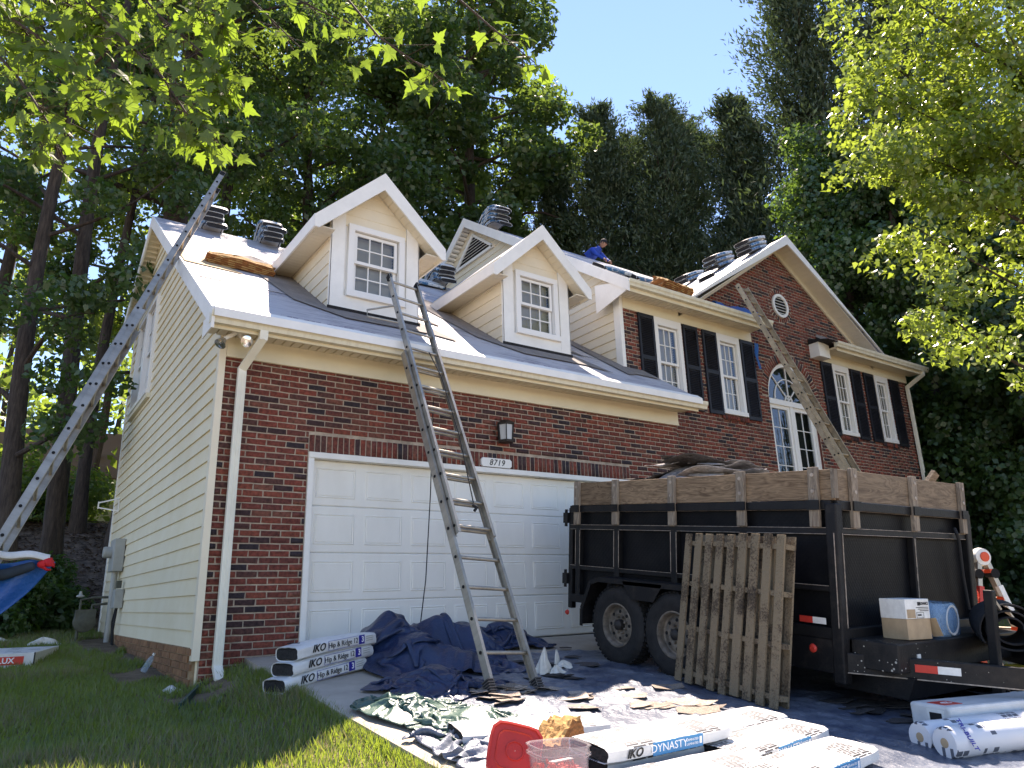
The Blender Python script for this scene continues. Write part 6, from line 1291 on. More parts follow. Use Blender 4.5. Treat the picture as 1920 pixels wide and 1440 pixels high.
for i, (x, y, w) in enumerate(((3.78, -5.40, 'nearer of two white printed underlayment rolls at the lower right'), (3.86, -5.21, 'farther of two white printed underlayment rolls, against the carton'))):
    rl = thing('underlayment_roll', w, 'roll', M=Matrix.Translation((x, y, -0.43)) @ Matrix.Rotation(R(-16), 4, 'Z'))
    MB().lathe([(0.028, -0.55), (0.085, -0.55), (0.092, -0.54), (0.092, 0.54), (0.085, 0.55), (0.028, 0.55)], (0, 0, 0), 'x', 32).build('wrap', 'roll_print', rl, smooth=True); MB().lathe([(0.0, -0.553), (0.026, -0.553), (0.03, -0.549)], (0, 0, 0), 'x', 14).build('core', 'cardboard', rl)
    if i == 0:
        o = meshobj('lettering', text_mesh('TRI-BUILT', 0.045, 'print_navy', bold=0.02), rl); o.matrix_local = frame((-0.46, -0.075, 0.056), (0, 0.6, 0.8), (-1, 0, 0)) if False else frame((-0.44, -0.078, 0.052), (0, -0.55, -0.83), (1, 0, 0))
YB = thing('storage_bin', 'black storage bin with a dusty yellow lid at the right edge', 'bin', M=Matrix.Translation((6.05, -4.95, -0.50)) @ Matrix.Rotation(R(-20), 4, 'Z'))
MB().box(-0.35, 0.35, -0.22, 0.22, 0, 0.26).build('tub', 'black_metal', YB, bevel=0.02); MB().box(-0.37, 0.37, -0.24, 0.24, 0.261, 0.31).build('lid', 'yellow_lid', YB, bevel=0.012)
# skylight carton on the lawn
VX = thing('skylight_carton', 'flat white carton with a red name panel on the lawn at the left edge', 'carton', M=Matrix.Translation((-1.72, 3.0, -0.13)) @ Matrix.Rotation(R(-13), 4, 'Z'))
MB().box(-0.75, 0.62, -0.20, 1.35, 0.0, 0.17).build('box', 'wrap_white', VX, bevel=0.006)
MB().box(0.08, 0.52, -0.2025, -0.2005, 0.045, 0.135).build('name_panel', 'red', VX); lettering('VELUX', 0.085, 'ink_white', (0.30, -0.2035, 0.09), (1, 0, 0), (0, 0, 1), VX, bold=0.02)
MB().box(0.615, 0.6225, -0.2, -0.16, 0.0, 0.1705).build('tape', 'ink', VX); MB().box(-0.7, 0.55, -0.12, 1.25, 0.1705, 0.172).build('top_print', 'roll_print', VX)

# ================================================================== PEOPLE
def skin_body(name, joints, edges, rad, m, parent, sub=2):
    me = bpy.data.meshes.new(name); me.from_pydata(joints, edges, []); o = bpy.data.objects.new(name, me); COL.objects.link(o)
    if parent is not None: put_under(o, parent)
    sk = o.modifiers.new('skin', 'SKIN'); lay = me.skin_vertices[0].data if me.skin_vertices else None
    if lay is None:
        bm = bmesh.new(); bm.from_mesh(me); L_ = bm.verts.layers.skin.verify(); bm.to_mesh(me); bm.free(); lay = me.skin_vertices[0].data
    for i, r_ in enumerate(rad): lay[i].radius = (r_, r_) if not hasattr(r_, '__len__') else r_; lay[i].use_root = (i == 0)
    sb_ = o.modifiers.new('sub', 'SUBSURF'); sb_.levels = sub; sb_.render_levels = sub; sk.use_smooth_shade = True
    me.materials.append(MAT[m]); return o
def head(parent, c, fwd, m_cap, s=1.0):
    """egg-shaped head with brow, nose, ears and mouth, looking along fwd (local +y)"""
    bm = bmesh.new(); bmesh.ops.create_uvsphere(bm, u_segments=24, v_segments=18, radius=0.5)
    for v in bm.verts:
        x, y, z = v.co; n_ = 0.0
        v.co = (x*0.155*(1-0.18*max(0, -z*2)), (y*0.19+0.012*math.exp(-((z+0.02)/0.07)**2-(x/0.09)**2)*(3.2 if y > 0.3 else 0)-0.010*math.exp(-((z-0.10)/0.05)**2)*(1 if y > 0.3 else 0)), z*0.235)
    me = bpy.data.meshes.new('head'); bm.to_mesh(me); bm.free(); me.materials.append(MAT['skin']); me.polygons.foreach_set('use_smooth', [True]*len(me.polygons))
    q = Vector(fwd).to_track_quat('Y', 'Z').to_matrix().to_4x4(); q.translation = Vector(c); q = q @ Matrix.Scale(s, 4)
    h = meshobj('head', me, parent); h.matrix_local = q
    for s_ in (-1, 1):
        MB().lathe([(0.0, -0.004), (0.012, 0.0), (0.0, 0.004)], (s_*0.032, 0.088, 0.018), 'y', 10).build('eye', 'ink', h); e = MB().lathe([(0.012, -0.004), (0.026, 0.004), (0.02, 0.008)], (s_*0.078, 0.0, 0.0), 'x', 12).build('ear', 'skin', h)
    MB().tube([(-0.022, 0.083, -0.058), (0, 0.088, -0.056), (0.022, 0.083, -0.058)], 0.004, 6).build('mouth', 'ink', h)
    cp2 = MB().lathe([(0.088, 0.03), (0.092, 0.05), (0.085, 0.09), (0.05, 0.125), (0.0, 0.132)], (0, -0.005, 0), 'z', 22).add([(-0.07, 0.06, 0.042), (0.07, 0.06, 0.042), (0.05, 0.155, 0.030), (-0.05, 0.155, 0.030), (-0.07, 0.06, 0.05), (0.07, 0.06, 0.05), (0.05, 0.155, 0.037), (-0.05, 0.155, 0.037)], [(0, 1, 2, 3), (7, 6, 5, 4), (0, 4, 5, 1), (1, 5, 6, 2), (2, 6, 7, 3), (3, 7, 4, 0)]).build('cap', m_cap, h, smooth=True)
    MB().lathe([(0.083, -0.02), (0.088, 0.035)], (0, -0.012, 0), 'z', 22).build('hair', 'cap', h)
    return h
def hand(parent, wrist, direc, side, m, curl=0.7, s=1.0):
    """palm with four curled fingers and a thumb; a continuous skinned mesh"""
    d = Vector(direc).normalized(); sd = Vector(side); sd = (sd-d*sd.dot(d)).normalized(); n_ = d.cross(sd); J = [Vector(wrist)]; E_ = []; Rr = [0.022*s]
    J.append(J[0]+d*0.045*s); E_.append((0, 1)); Rr.append((0.036*s))
    J.append(J[0]+d*0.085*s); E_.append((1, 2)); Rr.append((0.034*s))
    for k, (off, ln) in enumerate(((-0.030, 0.070), (-0.010, 0.080), (0.010, 0.076), (0.030, 0.060))):
        p = J[2]+sd*off*s; prev = 2; ang = 0.15
        for q in range(3):
            ang += curl*0.55; p = p+(d*math.cos(ang)-n_*math.sin(ang))*ln/3*s; J.append(p.copy()); E_.append((prev, len(J)-1)); Rr.append((0.0105-0.0012*q)*s); prev = len(J)-1
    p = J[1]+sd*-0.034*s; J.append(p); E_.append((1, len(J)-1)); Rr.append(0.013*s); J.append(p+(d*0.6-sd*0.6-n_*0.5)*0.035*s); E_.append((len(J)-2, len(J)-1)); Rr.append(0.0105*s); J.append(J[-1]+(d*0.9-n_*0.5)*0.028*s); E_.append((len(J)-2, len(J)-1)); Rr.append(0.009*s)
    return skin_body('hand', [tuple(j) for j in J], E_, Rr, m, parent, 1)
# roofer kneeling on the main roof
wy = 5.78; wb = Vector((10.62, wy, mroof(wy)))
RW = thing('person', 'roofer in a blue long sleeved shirt and dark cap bent over the main ridge', 'person', wb)
J = [(-0.12, 0.05, 0.34), (-0.06, -0.10, 0.47), (0.02, -0.24, 0.55), (0.06, -0.31, 0.61), (0.09, -0.35, 0.66),           # pelvis, belly, chest, neck base, neck
     (0.19, -0.22, 0.55), (0.32, -0.30, 0.36), (0.28, -0.46, 0.24), (-0.16, -0.28, 0.54), (-0.16, -0.42, 0.36), (0.04, -0.50, 0.24),  # shoulders, elbows, wrists
     (0.02, 0.05, 0.32), (0.13, -0.18, 0.10), (0.12, 0.24, 0.02), (-0.24, 0.05, 0.32), (-0.28, -0.16, 0.10), (-0.30, 0.26, 0.02)]
E_ = [(0, 1), (1, 2), (2, 3), (3, 4), (2, 5), (5, 6), (6, 7), (2, 8), (8, 9), (9, 10), (0, 11), (11, 12), (12, 13), (0, 14), (14, 15), (15, 16)]
Rd = [0.15, 0.145, 0.15, 0.07, 0.055, 0.075, 0.055, 0.038, 0.075, 0.055, 0.038, 0.10, 0.075, 0.055, 0.10, 0.075, 0.055]
bo = skin_body('body', J, E_, Rd, 'shirt_blue', RW)
pt = skin_body('trousers', [J[0], J[11], J[12], J[13], J[14], J[15], J[16]], [(0, 1), (1, 2), (2, 3), (0, 4), (4, 5), (5, 6)], [0.158, 0.108, 0.084, 0.064, 0.108, 0.084, 0.064], 'pants', RW)
head(RW, (0.15, -0.41, 0.75), (0.45, -0.65, -0.45), 'cap'); hand(RW, J[7], (-0.1, -0.6, -0.5), (1, 0, 0), 'skin'); hand(RW, J[10], (0.2, -0.6, -0.5), (1, 0, 0), 'skin')
for a in (13, 16): skin_body('boot', [J[a], (J[a][0], J[a][1]+0.10, J[a][2]-0.01), (J[a][0], J[a][1]+0.06, J[a][2]-0.12)], [(0, 1), (0, 2)], [0.062, 0.05, 0.045], 'hole', RW, 1)
# worker at the left edge carrying a blue tarp
wl = Vector((-2.10, 0.35, -0.30))
LW = thing('person', 'worker in a dark grey shirt with red gloves holding blue tarp at the left edge', 'person', wl)
J = [(0, 0, 0.92), (0, 0, 1.10), (0, 0.0, 1.28), (0, 0, 1.42), (0, 0, 1.50), (0.19, -0.02, 1.36), (0.44, -0.05, 1.10), (0.72, -0.10, 1.20), (-0.19, 0.0, 1.36), (-0.34, -0.12, 1.12), (-0.20, -0.34, 1.10),
     (0.10, 0, 0.90), (0.12, -0.02, 0.48), (0.12, 0.03, 0.07), (-0.10, 0, 0.90), (-0.13, 0.06, 0.48), (-0.14, 0.16, 0.07)]
Rd = [0.15, 0.14, 0.155, 0.07, 0.058, 0.078, 0.058, 0.042, 0.078, 0.055, 0.040, 0.105, 0.075, 0.052, 0.105, 0.075, 0.052]
skin_body('body', J, E_, Rd, 'sleeve', LW); skin_body('trousers', [J[0], J[11], J[12], J[13], J[14], J[15], J[16]], [(0, 1), (1, 2), (2, 3), (0, 4), (4, 5), (5, 6)], [0.158, 0.112, 0.084, 0.062, 0.112, 0.084, 0.062], 'pants', LW)
head(LW, (0.0, 0.02, 1.63), (0.6, -0.6, -0.1), 'cap'); hand(LW, J[7], (0.9, -0.05, 0.25), (0, 0.3, 1), 'glove_red', 0.9, 1.15); hand(LW, J[10], (0.2, -0.7, -0.1), (1, 0, 0), 'glove_red', 0.8, 1.15)
for a, f in ((13, -1), (16, -1)): skin_body('boot', [J[a], (J[a][0], J[a][1]-0.16, 0.045), (J[a][0], J[a][1]+0.05, 0.045)], [(0, 1), (0, 2)], [0.06, 0.042, 0.045], 'hole', LW, 1)
def held(U, V):
    xr_ = 0.88-V**0.9*0.66+0.03*np.sin(V*7); x = wl.x-0.05+(xr_+0.05)*U; y = wl.y-0.02-0.07*np.sin(U*5+V*3)+0.05*np.sin(U*13+V*2)-0.10*(1-U); z = wl.z+1.27-0.82*V-0.05*U+0.03*np.sin(U*9+V*5); return x, y, z
cloth('tarp', np.linspace(0, 1, 60), np.linspace(0, 1, 40), held, 'tarp_bright_blue', 'bright blue tarp hanging from the hands of the worker at the left edge')
def strip(U, V): return wl.x-0.1+0.92*U, wl.y-0.06-0.09*V-0.05*np.sin(U*4), wl.z+1.285+0.07*np.sin(V*3)+0.012*np.sin(U*17)-0.05*U
cloth('plastic_wrap', np.linspace(0, 1, 40), np.linspace(0, 1, 8), strip, 'wrap_white', 'white plastic wrap folded along the top of the held blue tarp', 'plastic wrap')
# ================================================================== TREES
def unit_rand(n, g_):
    v = g_.normal(size=(n, 3)); return v/np.linalg.norm(v, axis=1)[:, None]
def leaf_quads(C, D, size, g_, up=0.35, out=0.5, aspect=0.62, droop=0.0):
    """diamond leaves at points C; D = outward direction per leaf"""
    n = len(C); nr = unit_rand(n, g_)*0.75+D*out+np.array([0, 0, up]); nr /= np.linalg.norm(nr, axis=1)[:, None]
    t = unit_rand(n, g_)+np.array([0, 0, -droop]); t -= nr*np.sum(t*nr, 1)[:, None]; t /= np.linalg.norm(t, axis=1)[:, None]+1e-9; b = np.cross(nr, t)
    s = size*g_.uniform(0.6, 1.25, (n, 1)); k = nr*s*0.12
    V = np.stack([C-t*s*0.5, C-b*s*aspect*0.5+k, C+t*s*0.5, C+b*s*aspect*0.5+k], 1).reshape(-1, 3); return V, np.arange(4*n).reshape(n, 4)
def blobs(cent, rad, per, g_, flat=0.75, shell=0.55):
    """points scattered in flattened balls, denser towards the surface"""
    C = np.repeat(cent, per, 0); r = np.repeat(rad, per); d = unit_rand(len(C), g_); q = (shell+(1-shell)*g_.random(len(C))**0.5)*g_.uniform(0.75, 1.1, len(C))
    return C+d*(r*q)[:, None]*np.array([1, 1, flat]), d
def limb(mb, p0, p1, r0, r1, sag, g_, n=6):
    p0, p1 = np.array(p0, float), np.array(p1, float); pts = []; off = g_.normal(size=3)*np.linalg.norm(p1-p0)*0.06
    for i in range(n+1):
        t = i/n; pts.append(tuple(p0+(p1-p0)*t+off*math.sin(math.pi*t)+np.array([0, 0, sag*math.sin(math.pi*t)])))
    mb.tube(pts, [r0+(r1-r0)*(i/n) for i in range(n+1)], 7, False); return pts
def hardwood(name, label, base, H, R0, crown0, rad, leaf, size, ncl, per, seed, lean=(0, 0), lower=0.55, group=None, flat=0.7, wide=1.0):
    g_ = np.random.default_rng(seed); bx, by = base; bz = float(gz(bx, by))-0.2
    t = thing(name, label, 'tree', (bx, by, bz), group); tb = MB(); n = 12
    tp = lambda f: np.array([lean[0]*f**1.3+0.25*math.sin(f*5+seed), lean[1]*f**1.3+0.25*math.sin(f*4+seed*2), H*f])
    tb.tube([tuple(tp(i/n)) for i in range(n+1)], [R0*(1.35 if i == 0 else 1)*(1-0.80*(i/n)) for i in range(n+1)], 12, False); tb.build('trunk', 'bark', t, smooth=True)
    lm = MB(); cen = []; cr = []
    nl = max(8, ncl//7)
    for i in range(nl):
        f = crown0/H+(0.97-crown0/H)*(i+g_.random())/nl; a = i*2.399+g_.normal()*0.4; fr = (f-crown0/H)/(1-crown0/H)
        prof = rad*wide*math.sqrt(max(0.05, 1-abs((fr-0.42)/0.62)**2.2)); L_ = prof*g_.uniform(0.75, 1.05); p0 = tp(f*0.93); p1 = p0+np.array([math.cos(a)*L_, math.sin(a)*L_, L_*g_.uniform(0.05, 0.45)])
        p1[2] = min(p1[2], H*0.99)
        pts = limb(lm, p0, p1, R0*0.34*(1-f*0.6), R0*0.05, L_*0.10, g_)
        for q in (3, 4, 5, 6):
            for _ in range(max(1, ncl//(nl*4))):
                c = np.array(pts[q])+g_.normal(size=3)*np.array([0.75, 0.75, 0.55])*rad*0.17; cen.append(c); cr.append(g_.uniform(0.6, 1.15)*rad*0.20)
    lm.build('limb', 'bark', t, smooth=True)
    C, D = blobs(np.array(cen), np.array(cr), per, g_, flat); D2 = C-np.array([0, 0, (crown0+H)/2]); D2 /= np.linalg.norm(D2, axis=1)[:, None]
    V, F = leaf_quads(C, D*0.7+D2*0.5, size, g_); o = meshobj('crown', npmesh('crown', V, F, leaf), t); return t
GB = 'trees standing behind the house'
hardwood('hardwood_tree', 'thick dark trunk rising behind the rear corner of the garage', (0.9, 13.0), 27, 0.47, 8.0, 4.4, 'leaf_dark', 0.20, 190, 240, 1, (1.2, 1.0), group=GB)
hardwood('hardwood_tree', 'slim straight trunk behind the long ladder near the left edge', (-1.0, 9.2), 21, 0.20, 5.0, 3.6, 'leaf_dark', 0.17, 120, 220, 2, (0.5, 0.6), group=GB)
hardwood('hardwood_tree', 'leafy tree at the very left edge with its trunk half in the picture', (-1.45, 7.6), 17, 0.19, 3.4, 3.0, 'leaf_dark', 0.15, 110, 220, 3, (-0.3, 0.4), group=GB)
hardwood('hardwood_tree', 'thin trunk between the two thick trunks on the wooded bank', (0.2, 14.1), 20, 0.17, 7.0, 3.6, 'leaf_mid', 0.19, 90, 220, 4, group=GB)
hardwood('hardwood_tree', 'loose leafy tree behind the left end of the garage ridge', (3.0, 17.4), 23, 0.30, 6.0, 5.0, 'leaf_mid', 0.21, 150, 210, 5, (0.6, 0), group=GB)
hardwood('hardwood_tree', 'tall pale green tree rising behind the first dormer', (7.0, 18.4), 25.5, 0.34, 7.0, 5.6, 'leaf_oak', 0.26, 190, 230, 6, (-0.5, 0), group=GB)
hardwood('hardwood_tree', 'broad dark oak with a rounded crown standing against the blue sky', (15.4, 19.8), 29.8, 0.50, 8.0, 6.6, 'leaf_oak', 0.33, 400, 290, 7, (0.3, 0), group=GB)
hardwood('hardwood_tree', 'dark leafy tree filling the gap left of the broad oak', (10.8, 19.6), 25, 0.32, 6.0, 5.6, 'leaf_dark', 0.26, 180, 220, 8, group=GB)
hardwood('hardwood_tree', 'background tree seen above the garage ridge stacks', (7.3, 26.0), 28, 0.32, 9.0, 6.0, 'leaf_mid', 0.27, 150, 190, 9, group=GB)
hardwood('hardwood_tree', 'background tree behind the slim trunks on the left', (-2.5, 21.0), 25, 0.28, 6.0, 6.0, 'leaf_mid', 0.25, 150, 190, 10, group=GB)
def conifer(name, label, base, H, rad, seed, leaf='leaf_conifer', n=30000, bottom=0.6, top_pow=0.75, size=0.30, R0=0.22, lumps=9):
    """feathery evergreen column: upward sprays around a visible stem"""
    g_ = np.random.default_rng(seed); bx, by = base; bz = float(gz(bx, by))-0.2; t = thing(name, label, 'tree', (bx, by, bz), 'evergreens behind the house')
    MB().tube([(0.1*math.sin(i+seed), 0.1*math.cos(i*1.3+seed), H*i/10) for i in range(11)], [R0*(1-0.85*i/10) for i in range(11)], 9, False).build('trunk', 'bark', t, smooth=True)
    nb = n//70; lm = MB(); ez = g_.random(nb)**0.9; az = g_.random(nb)*2*np.pi; zz = bottom+(H*0.985-bottom)*ez
    prof = rad*np.clip(1-((zz/H)**2.2)*0.985, 0.03, 1)**top_pow*(0.74+0.34*np.sin(az*2+seed+zz*0.55)*np.sin(zz*1.1+seed)+0.22*np.sin(az*5+zz*1.9)); L_ = prof*g_.uniform(0.5, 1.18, nb)
    tip = np.stack([np.cos(az)*L_, np.sin(az)*L_, zz+L_*0.55], 1); root = np.stack([0*az, 0*az, zz-L_*0.1], 1)
    for i in range(0, nb, 9): lm.tube([tuple(root[i]), tuple(tip[i]*0.85+root[i]*0.15)], [0.035, 0.01], 5, False)
    lm.build('limb', 'bark', t)
    k = 70; f = g_.random((nb, k))**0.45; C = (root[:, None]+(tip-root)[:, None]*f[..., None]).reshape(-1, 3)+g_.normal(size=(nb*k, 3))*np.repeat(0.05+0.09*L_, k)[:, None]
    d = np.repeat((tip-root)/np.linalg.norm(tip-root, axis=1)[:, None], k, 0)*0.75+np.array([0, 0, 0.45])+g_.normal(size=(nb*k, 3))*0.62; d /= np.linalg.norm(d, axis=1)[:, None]
    b = np.cross(d, unit_rand(len(d), g_)); b /= np.linalg.norm(b, axis=1)[:, None]; s = size*g_.uniform(0.5, 1.2, (len(C), 1))
    V = np.stack([C-d*s*0.4, C-b*s*0.14, C+d*s*0.6, C+b*s*0.14], 1).reshape(-1, 3); meshobj('crown', npmesh('crown', V, np.arange(len(V)).reshape(-1, 4), leaf), t); return t
for i, (b_, h, r_, lab) in enumerate((((20.1, 18.6), 20.6, 3.0, 'evergreen just right of the broad oak'), ((20.4, 15.4), 21.9, 2.9, 'pointed evergreen directly above the kneeling roofer'), ((23.0, 16.0), 21.4, 3.2, 'evergreen set back between two pointed ones'),
                                    ((21.7, 12.6), 22.2, 2.9, 'tallest of the row of evergreens under the open sky'), ((24.1, 12.9), 22.0, 2.9, 'evergreen at the right end of the row beside the sky gap'))):
    conifer('evergreen_tree', lab, b_, h, r_, 40+i, bottom=4.0, n=46000, top_pow=0.46, size=0.27)
for i, (b_, h, r_, lab) in enumerate((((22.6, 9.0), 21.5, 2.6, 'tall dark evergreen closing the right side of the sky gap'), ((22.6, 5.4), 28.5, 3.9, 'very tall evergreen running out of the top of the picture'), ((23.4, 2.2), 28.0, 4.0, 'tall dark evergreen behind the bright maple'))):
    conifer('evergreen_tree', lab, b_, h, r_, 60+i, n=72000, size=0.29, bottom=0.3, R0=0.35, top_pow=0.55)
def ivy_tree(label, base, H, rad, seed, n=46000, size=0.155):
    g_ = np.random.default_rng(seed); bx, by = base; bz = float(gz(bx, by))-0.2; t = thing('ivy_clad_tree', label, 'tree', (bx, by, bz), 'ivy clad trees right of the house')
    MB().tube([(0.15*math.sin(i*.9+seed), 0.12*math.cos(i*.7), H*i/10) for i in range(11)], [0.28*(1-0.8*i/10) for i in range(11)], 10, False).build('trunk', 'bark', t, smooth=True)
    nc = 110; z = g_.random(nc)*H*0.97+0.2; a = g_.random(nc)*6.28; r = rad*np.sqrt(np.clip(1-np.abs(z/H-0.35)**1.8*1.6, 0.06, 1))*g_.uniform(0.25, 1.0, nc)
    cen = np.stack([np.cos(a)*r, np.sin(a)*r, z], 1); C, D = blobs(cen, g_.uniform(0.5, 1.0, nc)*rad*0.42, n//nc, g_, 1.15); V, F = leaf_quads(C, D, size, g_, up=0.1, out=0.9, aspect=0.85, droop=0.6)
    meshobj('crown', npmesh('crown', V, F, 'leaf_ivy'), t)
for i, (b_, h, r_, lab) in enumerate((((18.9, 3.2), 15.5, 2.1, 'ivy covered tree close to the right gable end of the house'), ((18.4, 1.2), 13.0, 1.9, 'ivy covered trunk behind the right end of the trailer'), ((17.6, -1.2), 11.0, 1.9, 'ivy covered tree at the right edge behind the folding ladder'), ((22.5, 0.6), 17.0, 2.6, 'dark tree set back behind the ivy covered trunks'), ((24.0, -3.0), 15.0, 2.8, 'dark tree filling the right edge of the picture'))):
    ivy_tree(lab, b_, h, r_, 80+i)

# distant wood behind everything: one mass
g_ = np.random.default_rng(5); nc = 520; a = g_.uniform(-0.45, 1.75, nc); d = g_.uniform(38, 62, nc); cen = np.stack([-1.7+np.sin(a)*d, -7.8+np.cos(a)*d, 2.0+g_.random(nc)**1.3*15], 1)
C, D = blobs(cen, g_.uniform(1.4, 3.0, nc), 95, g_, 0.8); V, F = leaf_quads(C, D, 0.55, g_, up=0.3, out=0.4); o = meshobj('distant_wood', npmesh('distant_wood', V, F, 'leaf_mid')); tag(o, 'distant green wood glimpsed between the trunks', 'wood', kind='stuff')
nt_ = MB()
for i in range(40):
    aa, dd = g_.uniform(-0.4, 1.7), g_.uniform(36, 58); x, y = -1.7+math.sin(aa)*dd, -7.8+math.cos(aa)*dd; nt_.tube([(x, y, 1.0), (x+g_.normal()*.4, y, 9), (x+g_.normal()*.8, y, 17)], [0.25, 0.2, 0.08], 6, False)
nt_.build('distant_trunks', 'bark', o)

# shrubs on the bank and by the wall
def shrub(label, c, rx, rz_, seed, size=0.11, n=9000, leaf='leaf_shrub', nc=26):
    g_ = np.random.default_rng(seed); bz = float(gz(c[0], c[1])); t = thing('shrub', label, 'shrub', (c[0], c[1], bz-0.05)); m2 = MB()
    dd = unit_rand(nc, g_); dd[:, 2] = np.abs(dd[:, 2]); cen = dd*np.array([rx, rx, rz_])*g_.uniform(0.3, 0.8, (nc, 1))+np.array([0, 0, 0.15])
    for q in cen[::2]: m2.tube([(0, 0, 0), tuple(q*0.6+np.array([0, 0, .05])), tuple(q)], [0.02, 0.012, 0.005], 5, False)
    m2.build('stem', 'twig', t); C, D = blobs(cen, np.full(nc, min(rx, rz_)*0.42), n//nc, g_, 0.85); C[:, 2] = np.maximum(C[:, 2], 0.02); V, F = leaf_quads(C, D, size, g_, up=0.6, out=0.6, aspect=0.55); meshobj('foliage', npmesh('foliage', V, F, leaf), t)
shrub('dark glossy evergreen shrub at the left edge behind the worker', (-1.75, 7.4), 1.1, 1.5, 201, n=14000); shrub('rounded dark shrub on the bank right of the worker', (-1.0, 9.0), 1.0, 1.2, 202, n=12000)
shrub('leafy light green shrub growing beside the rear corner of the siding', (-0.75, 8.0), 0.62, 0.95, 203, 0.14, 5000); shrub('low shrub in front of the thick trunk on the bank', (-2.6, 10.0), 1.2, 1.3, 204, n=12000)
shrub('low green shrub behind the folding ladder at the right edge', (12.5, -4.2), 0.8, 0.9, 205, n=8000); shrub('leafy undergrowth right of the house beyond the trailer', (15.8, -2.8), 1.5, 1.6, 206, 0.15, 12000); shrub('undergrowth on the wooded bank between the far trunks', (-1.2, 16.0), 2.2, 1.9, 207, 0.16, 12000, 'leaf_mid')

# mulch and fallen leaves on the bank
g_ = np.random.default_rng(8); n = 9000; x = g_.uniform(-5, 3, n); y = g_.uniform(8.6, 17, n); C = np.stack([x, y, gz(x, y)+0.03], 1); V, F = leaf_quads(C, np.zeros((n, 3)), 0.10, g_, up=2.5, out=0); o = meshobj('leaf_litter', npmesh('leaf_litter', V, F, 'mulch')); tag(o, 'brown fallen leaves and mulch over the bank', 'leaf litter', kind='stuff')

# neighbour's house far behind
NH = thing('neighbour_house', 'pale yellow house glimpsed far behind the trunks on the left', 'house', (1.0, 33.0, 2.2), M=Matrix.Translation((1.2, 33.0, 2.2)) @ Matrix.Rotation(R(-8), 4, 'Z'))
MB().box(-5.5, 4, 0, 6, 0, 4.4).build('wall', 'far_wall', NH); MB().prism([(-6, 4.4), (4.5, 4.4), (2.5, 6.6), (-4, 6.6)], 'y', -0.4, 6.4).build('roof', 'far_roof', NH)
for x in (-3.6, -0.6, 1.9):
    w_ = MB().box(x, x+0.9, -0.03, 0.02, 1.2, 2.7).build('window', 'trim', NH); MB().box(x+0.08, x+0.82, -0.035, -0.031, 1.28, 2.62).build('pane', 'dark_room', w_)

# ================================================================== MAPLES IN FRONT
def maple_leaf_mesh(name, m, seed):
    r = random.Random(seed); half = [(0.0, 0.0), (0.10, -0.03), (0.30, -0.06), (0.26, 0.10), (0.50, 0.26), (0.34, 0.30), (0.36, 0.42), (0.20, 0.42), (0.17, 0.62), (0.09, 0.70), (0.0, 1.0)]
    pts = half+[(-x, y) for x, y in half[-2:0:-1]]; pts = [(x*(1+r.uniform(-.06, .06)), y) for x, y in pts]
    z = lambda x, y: -0.30*x*x*2-0.26*(y-0.3)**2+0.20*abs(x)
    V = [(x, y, z(x, y)) for x, y in pts]+[(0, 0.34, z(0, .34)+0.02)]; n = len(pts); me = bpy.data.meshes.new(name); me.from_pydata(V, [], [(i, (i+1) % n, n) for i in range(n)]); me.materials.append(MAT[m])
    return me
def leaf_frames(C, g_, droop, face):
    """random leaf bases: tip mostly down/outward, blade tilted towards 'face'"""
    n = len(C); t = g_.normal(size=(n, 3))*0.45+np.asarray(droop); t /= np.linalg.norm(t, axis=1)[:, None]; nr = g_.normal(size=(n, 3))*0.55+np.asarray(face); nr -= t*np.sum(nr*t, 1)[:, None]; nr /= np.linalg.norm(nr, axis=1)[:, None]; return np.cross(t, nr), t, nr
def leaf_set(tree, C, g_, m, size, droop, face, keep, name='leaf', simple=False):
    """the 'keep' leaves nearest the camera become parts of their own, the rest one foliage part"""
    meshes = [maple_leaf_mesh(name, m, i) for i in range(4)]; X, T, N_ = leaf_frames(C, g_, droop, face); s = size*g_.uniform(0.65, 1.2, len(C)); order = np.argsort(np.linalg.norm(C-np.array(CAMP), axis=1)/s); L0 = np.array(tree.location)
    for i in order[:keep]:
        o = bpy.data.objects.new(name, meshes[i % 4]); COL.objects.link(o); put_under(o, tree); q = C[i]-L0
        o.matrix_local = Matrix(((X[i, 0]*s[i], T[i, 0]*s[i], N_[i, 0]*s[i], q[0]), (X[i, 1]*s[i], T[i, 1]*s[i], N_[i, 1]*s[i], q[1]), (X[i, 2]*s[i], T[i, 2]*s[i], N_[i, 2]*s[i], q[2]), (0, 0, 0, 1)))
    rest = order[keep:]
    if len(rest):
        base = np.array([v.co for v in meshes[0].vertices]); tris = np.array([p.vertices[:] for p in meshes[0].polygons])
        if simple: base = np.array([(0, 0, 0), (0.42, 0.18, -0.05), (0.26, 0.52, -0.04), (0, 1, -0.09), (-0.26, 0.52, -0.04), (-0.42, 0.18, -0.05)]); tris = np.array([[0, 1, 2, 3, 4, 5]])
        k = len(base); nc_ = tris.shape[1]
        V = (C[rest]-L0)[:, None]+s[rest][:, None, None]*(base[None, :, 0:1]*X[rest][:, None]+base[None, :, 1:2]*T[rest][:, None]+base[None, :, 2:3]*N_[rest][:, None])
        F = (np.arange(len(rest))[:, None, None]*k+tris[None]).reshape(-1, nc_); o = meshobj('foliage', npmesh('foliage', V.reshape(-1, 3), F, m), tree); o['kind'] = 'stuff'
NM = thing('maple_tree', 'maple whose lit leafy branches hang into the top left of the picture', 'tree', (-4.6, -4.4, -0.55))
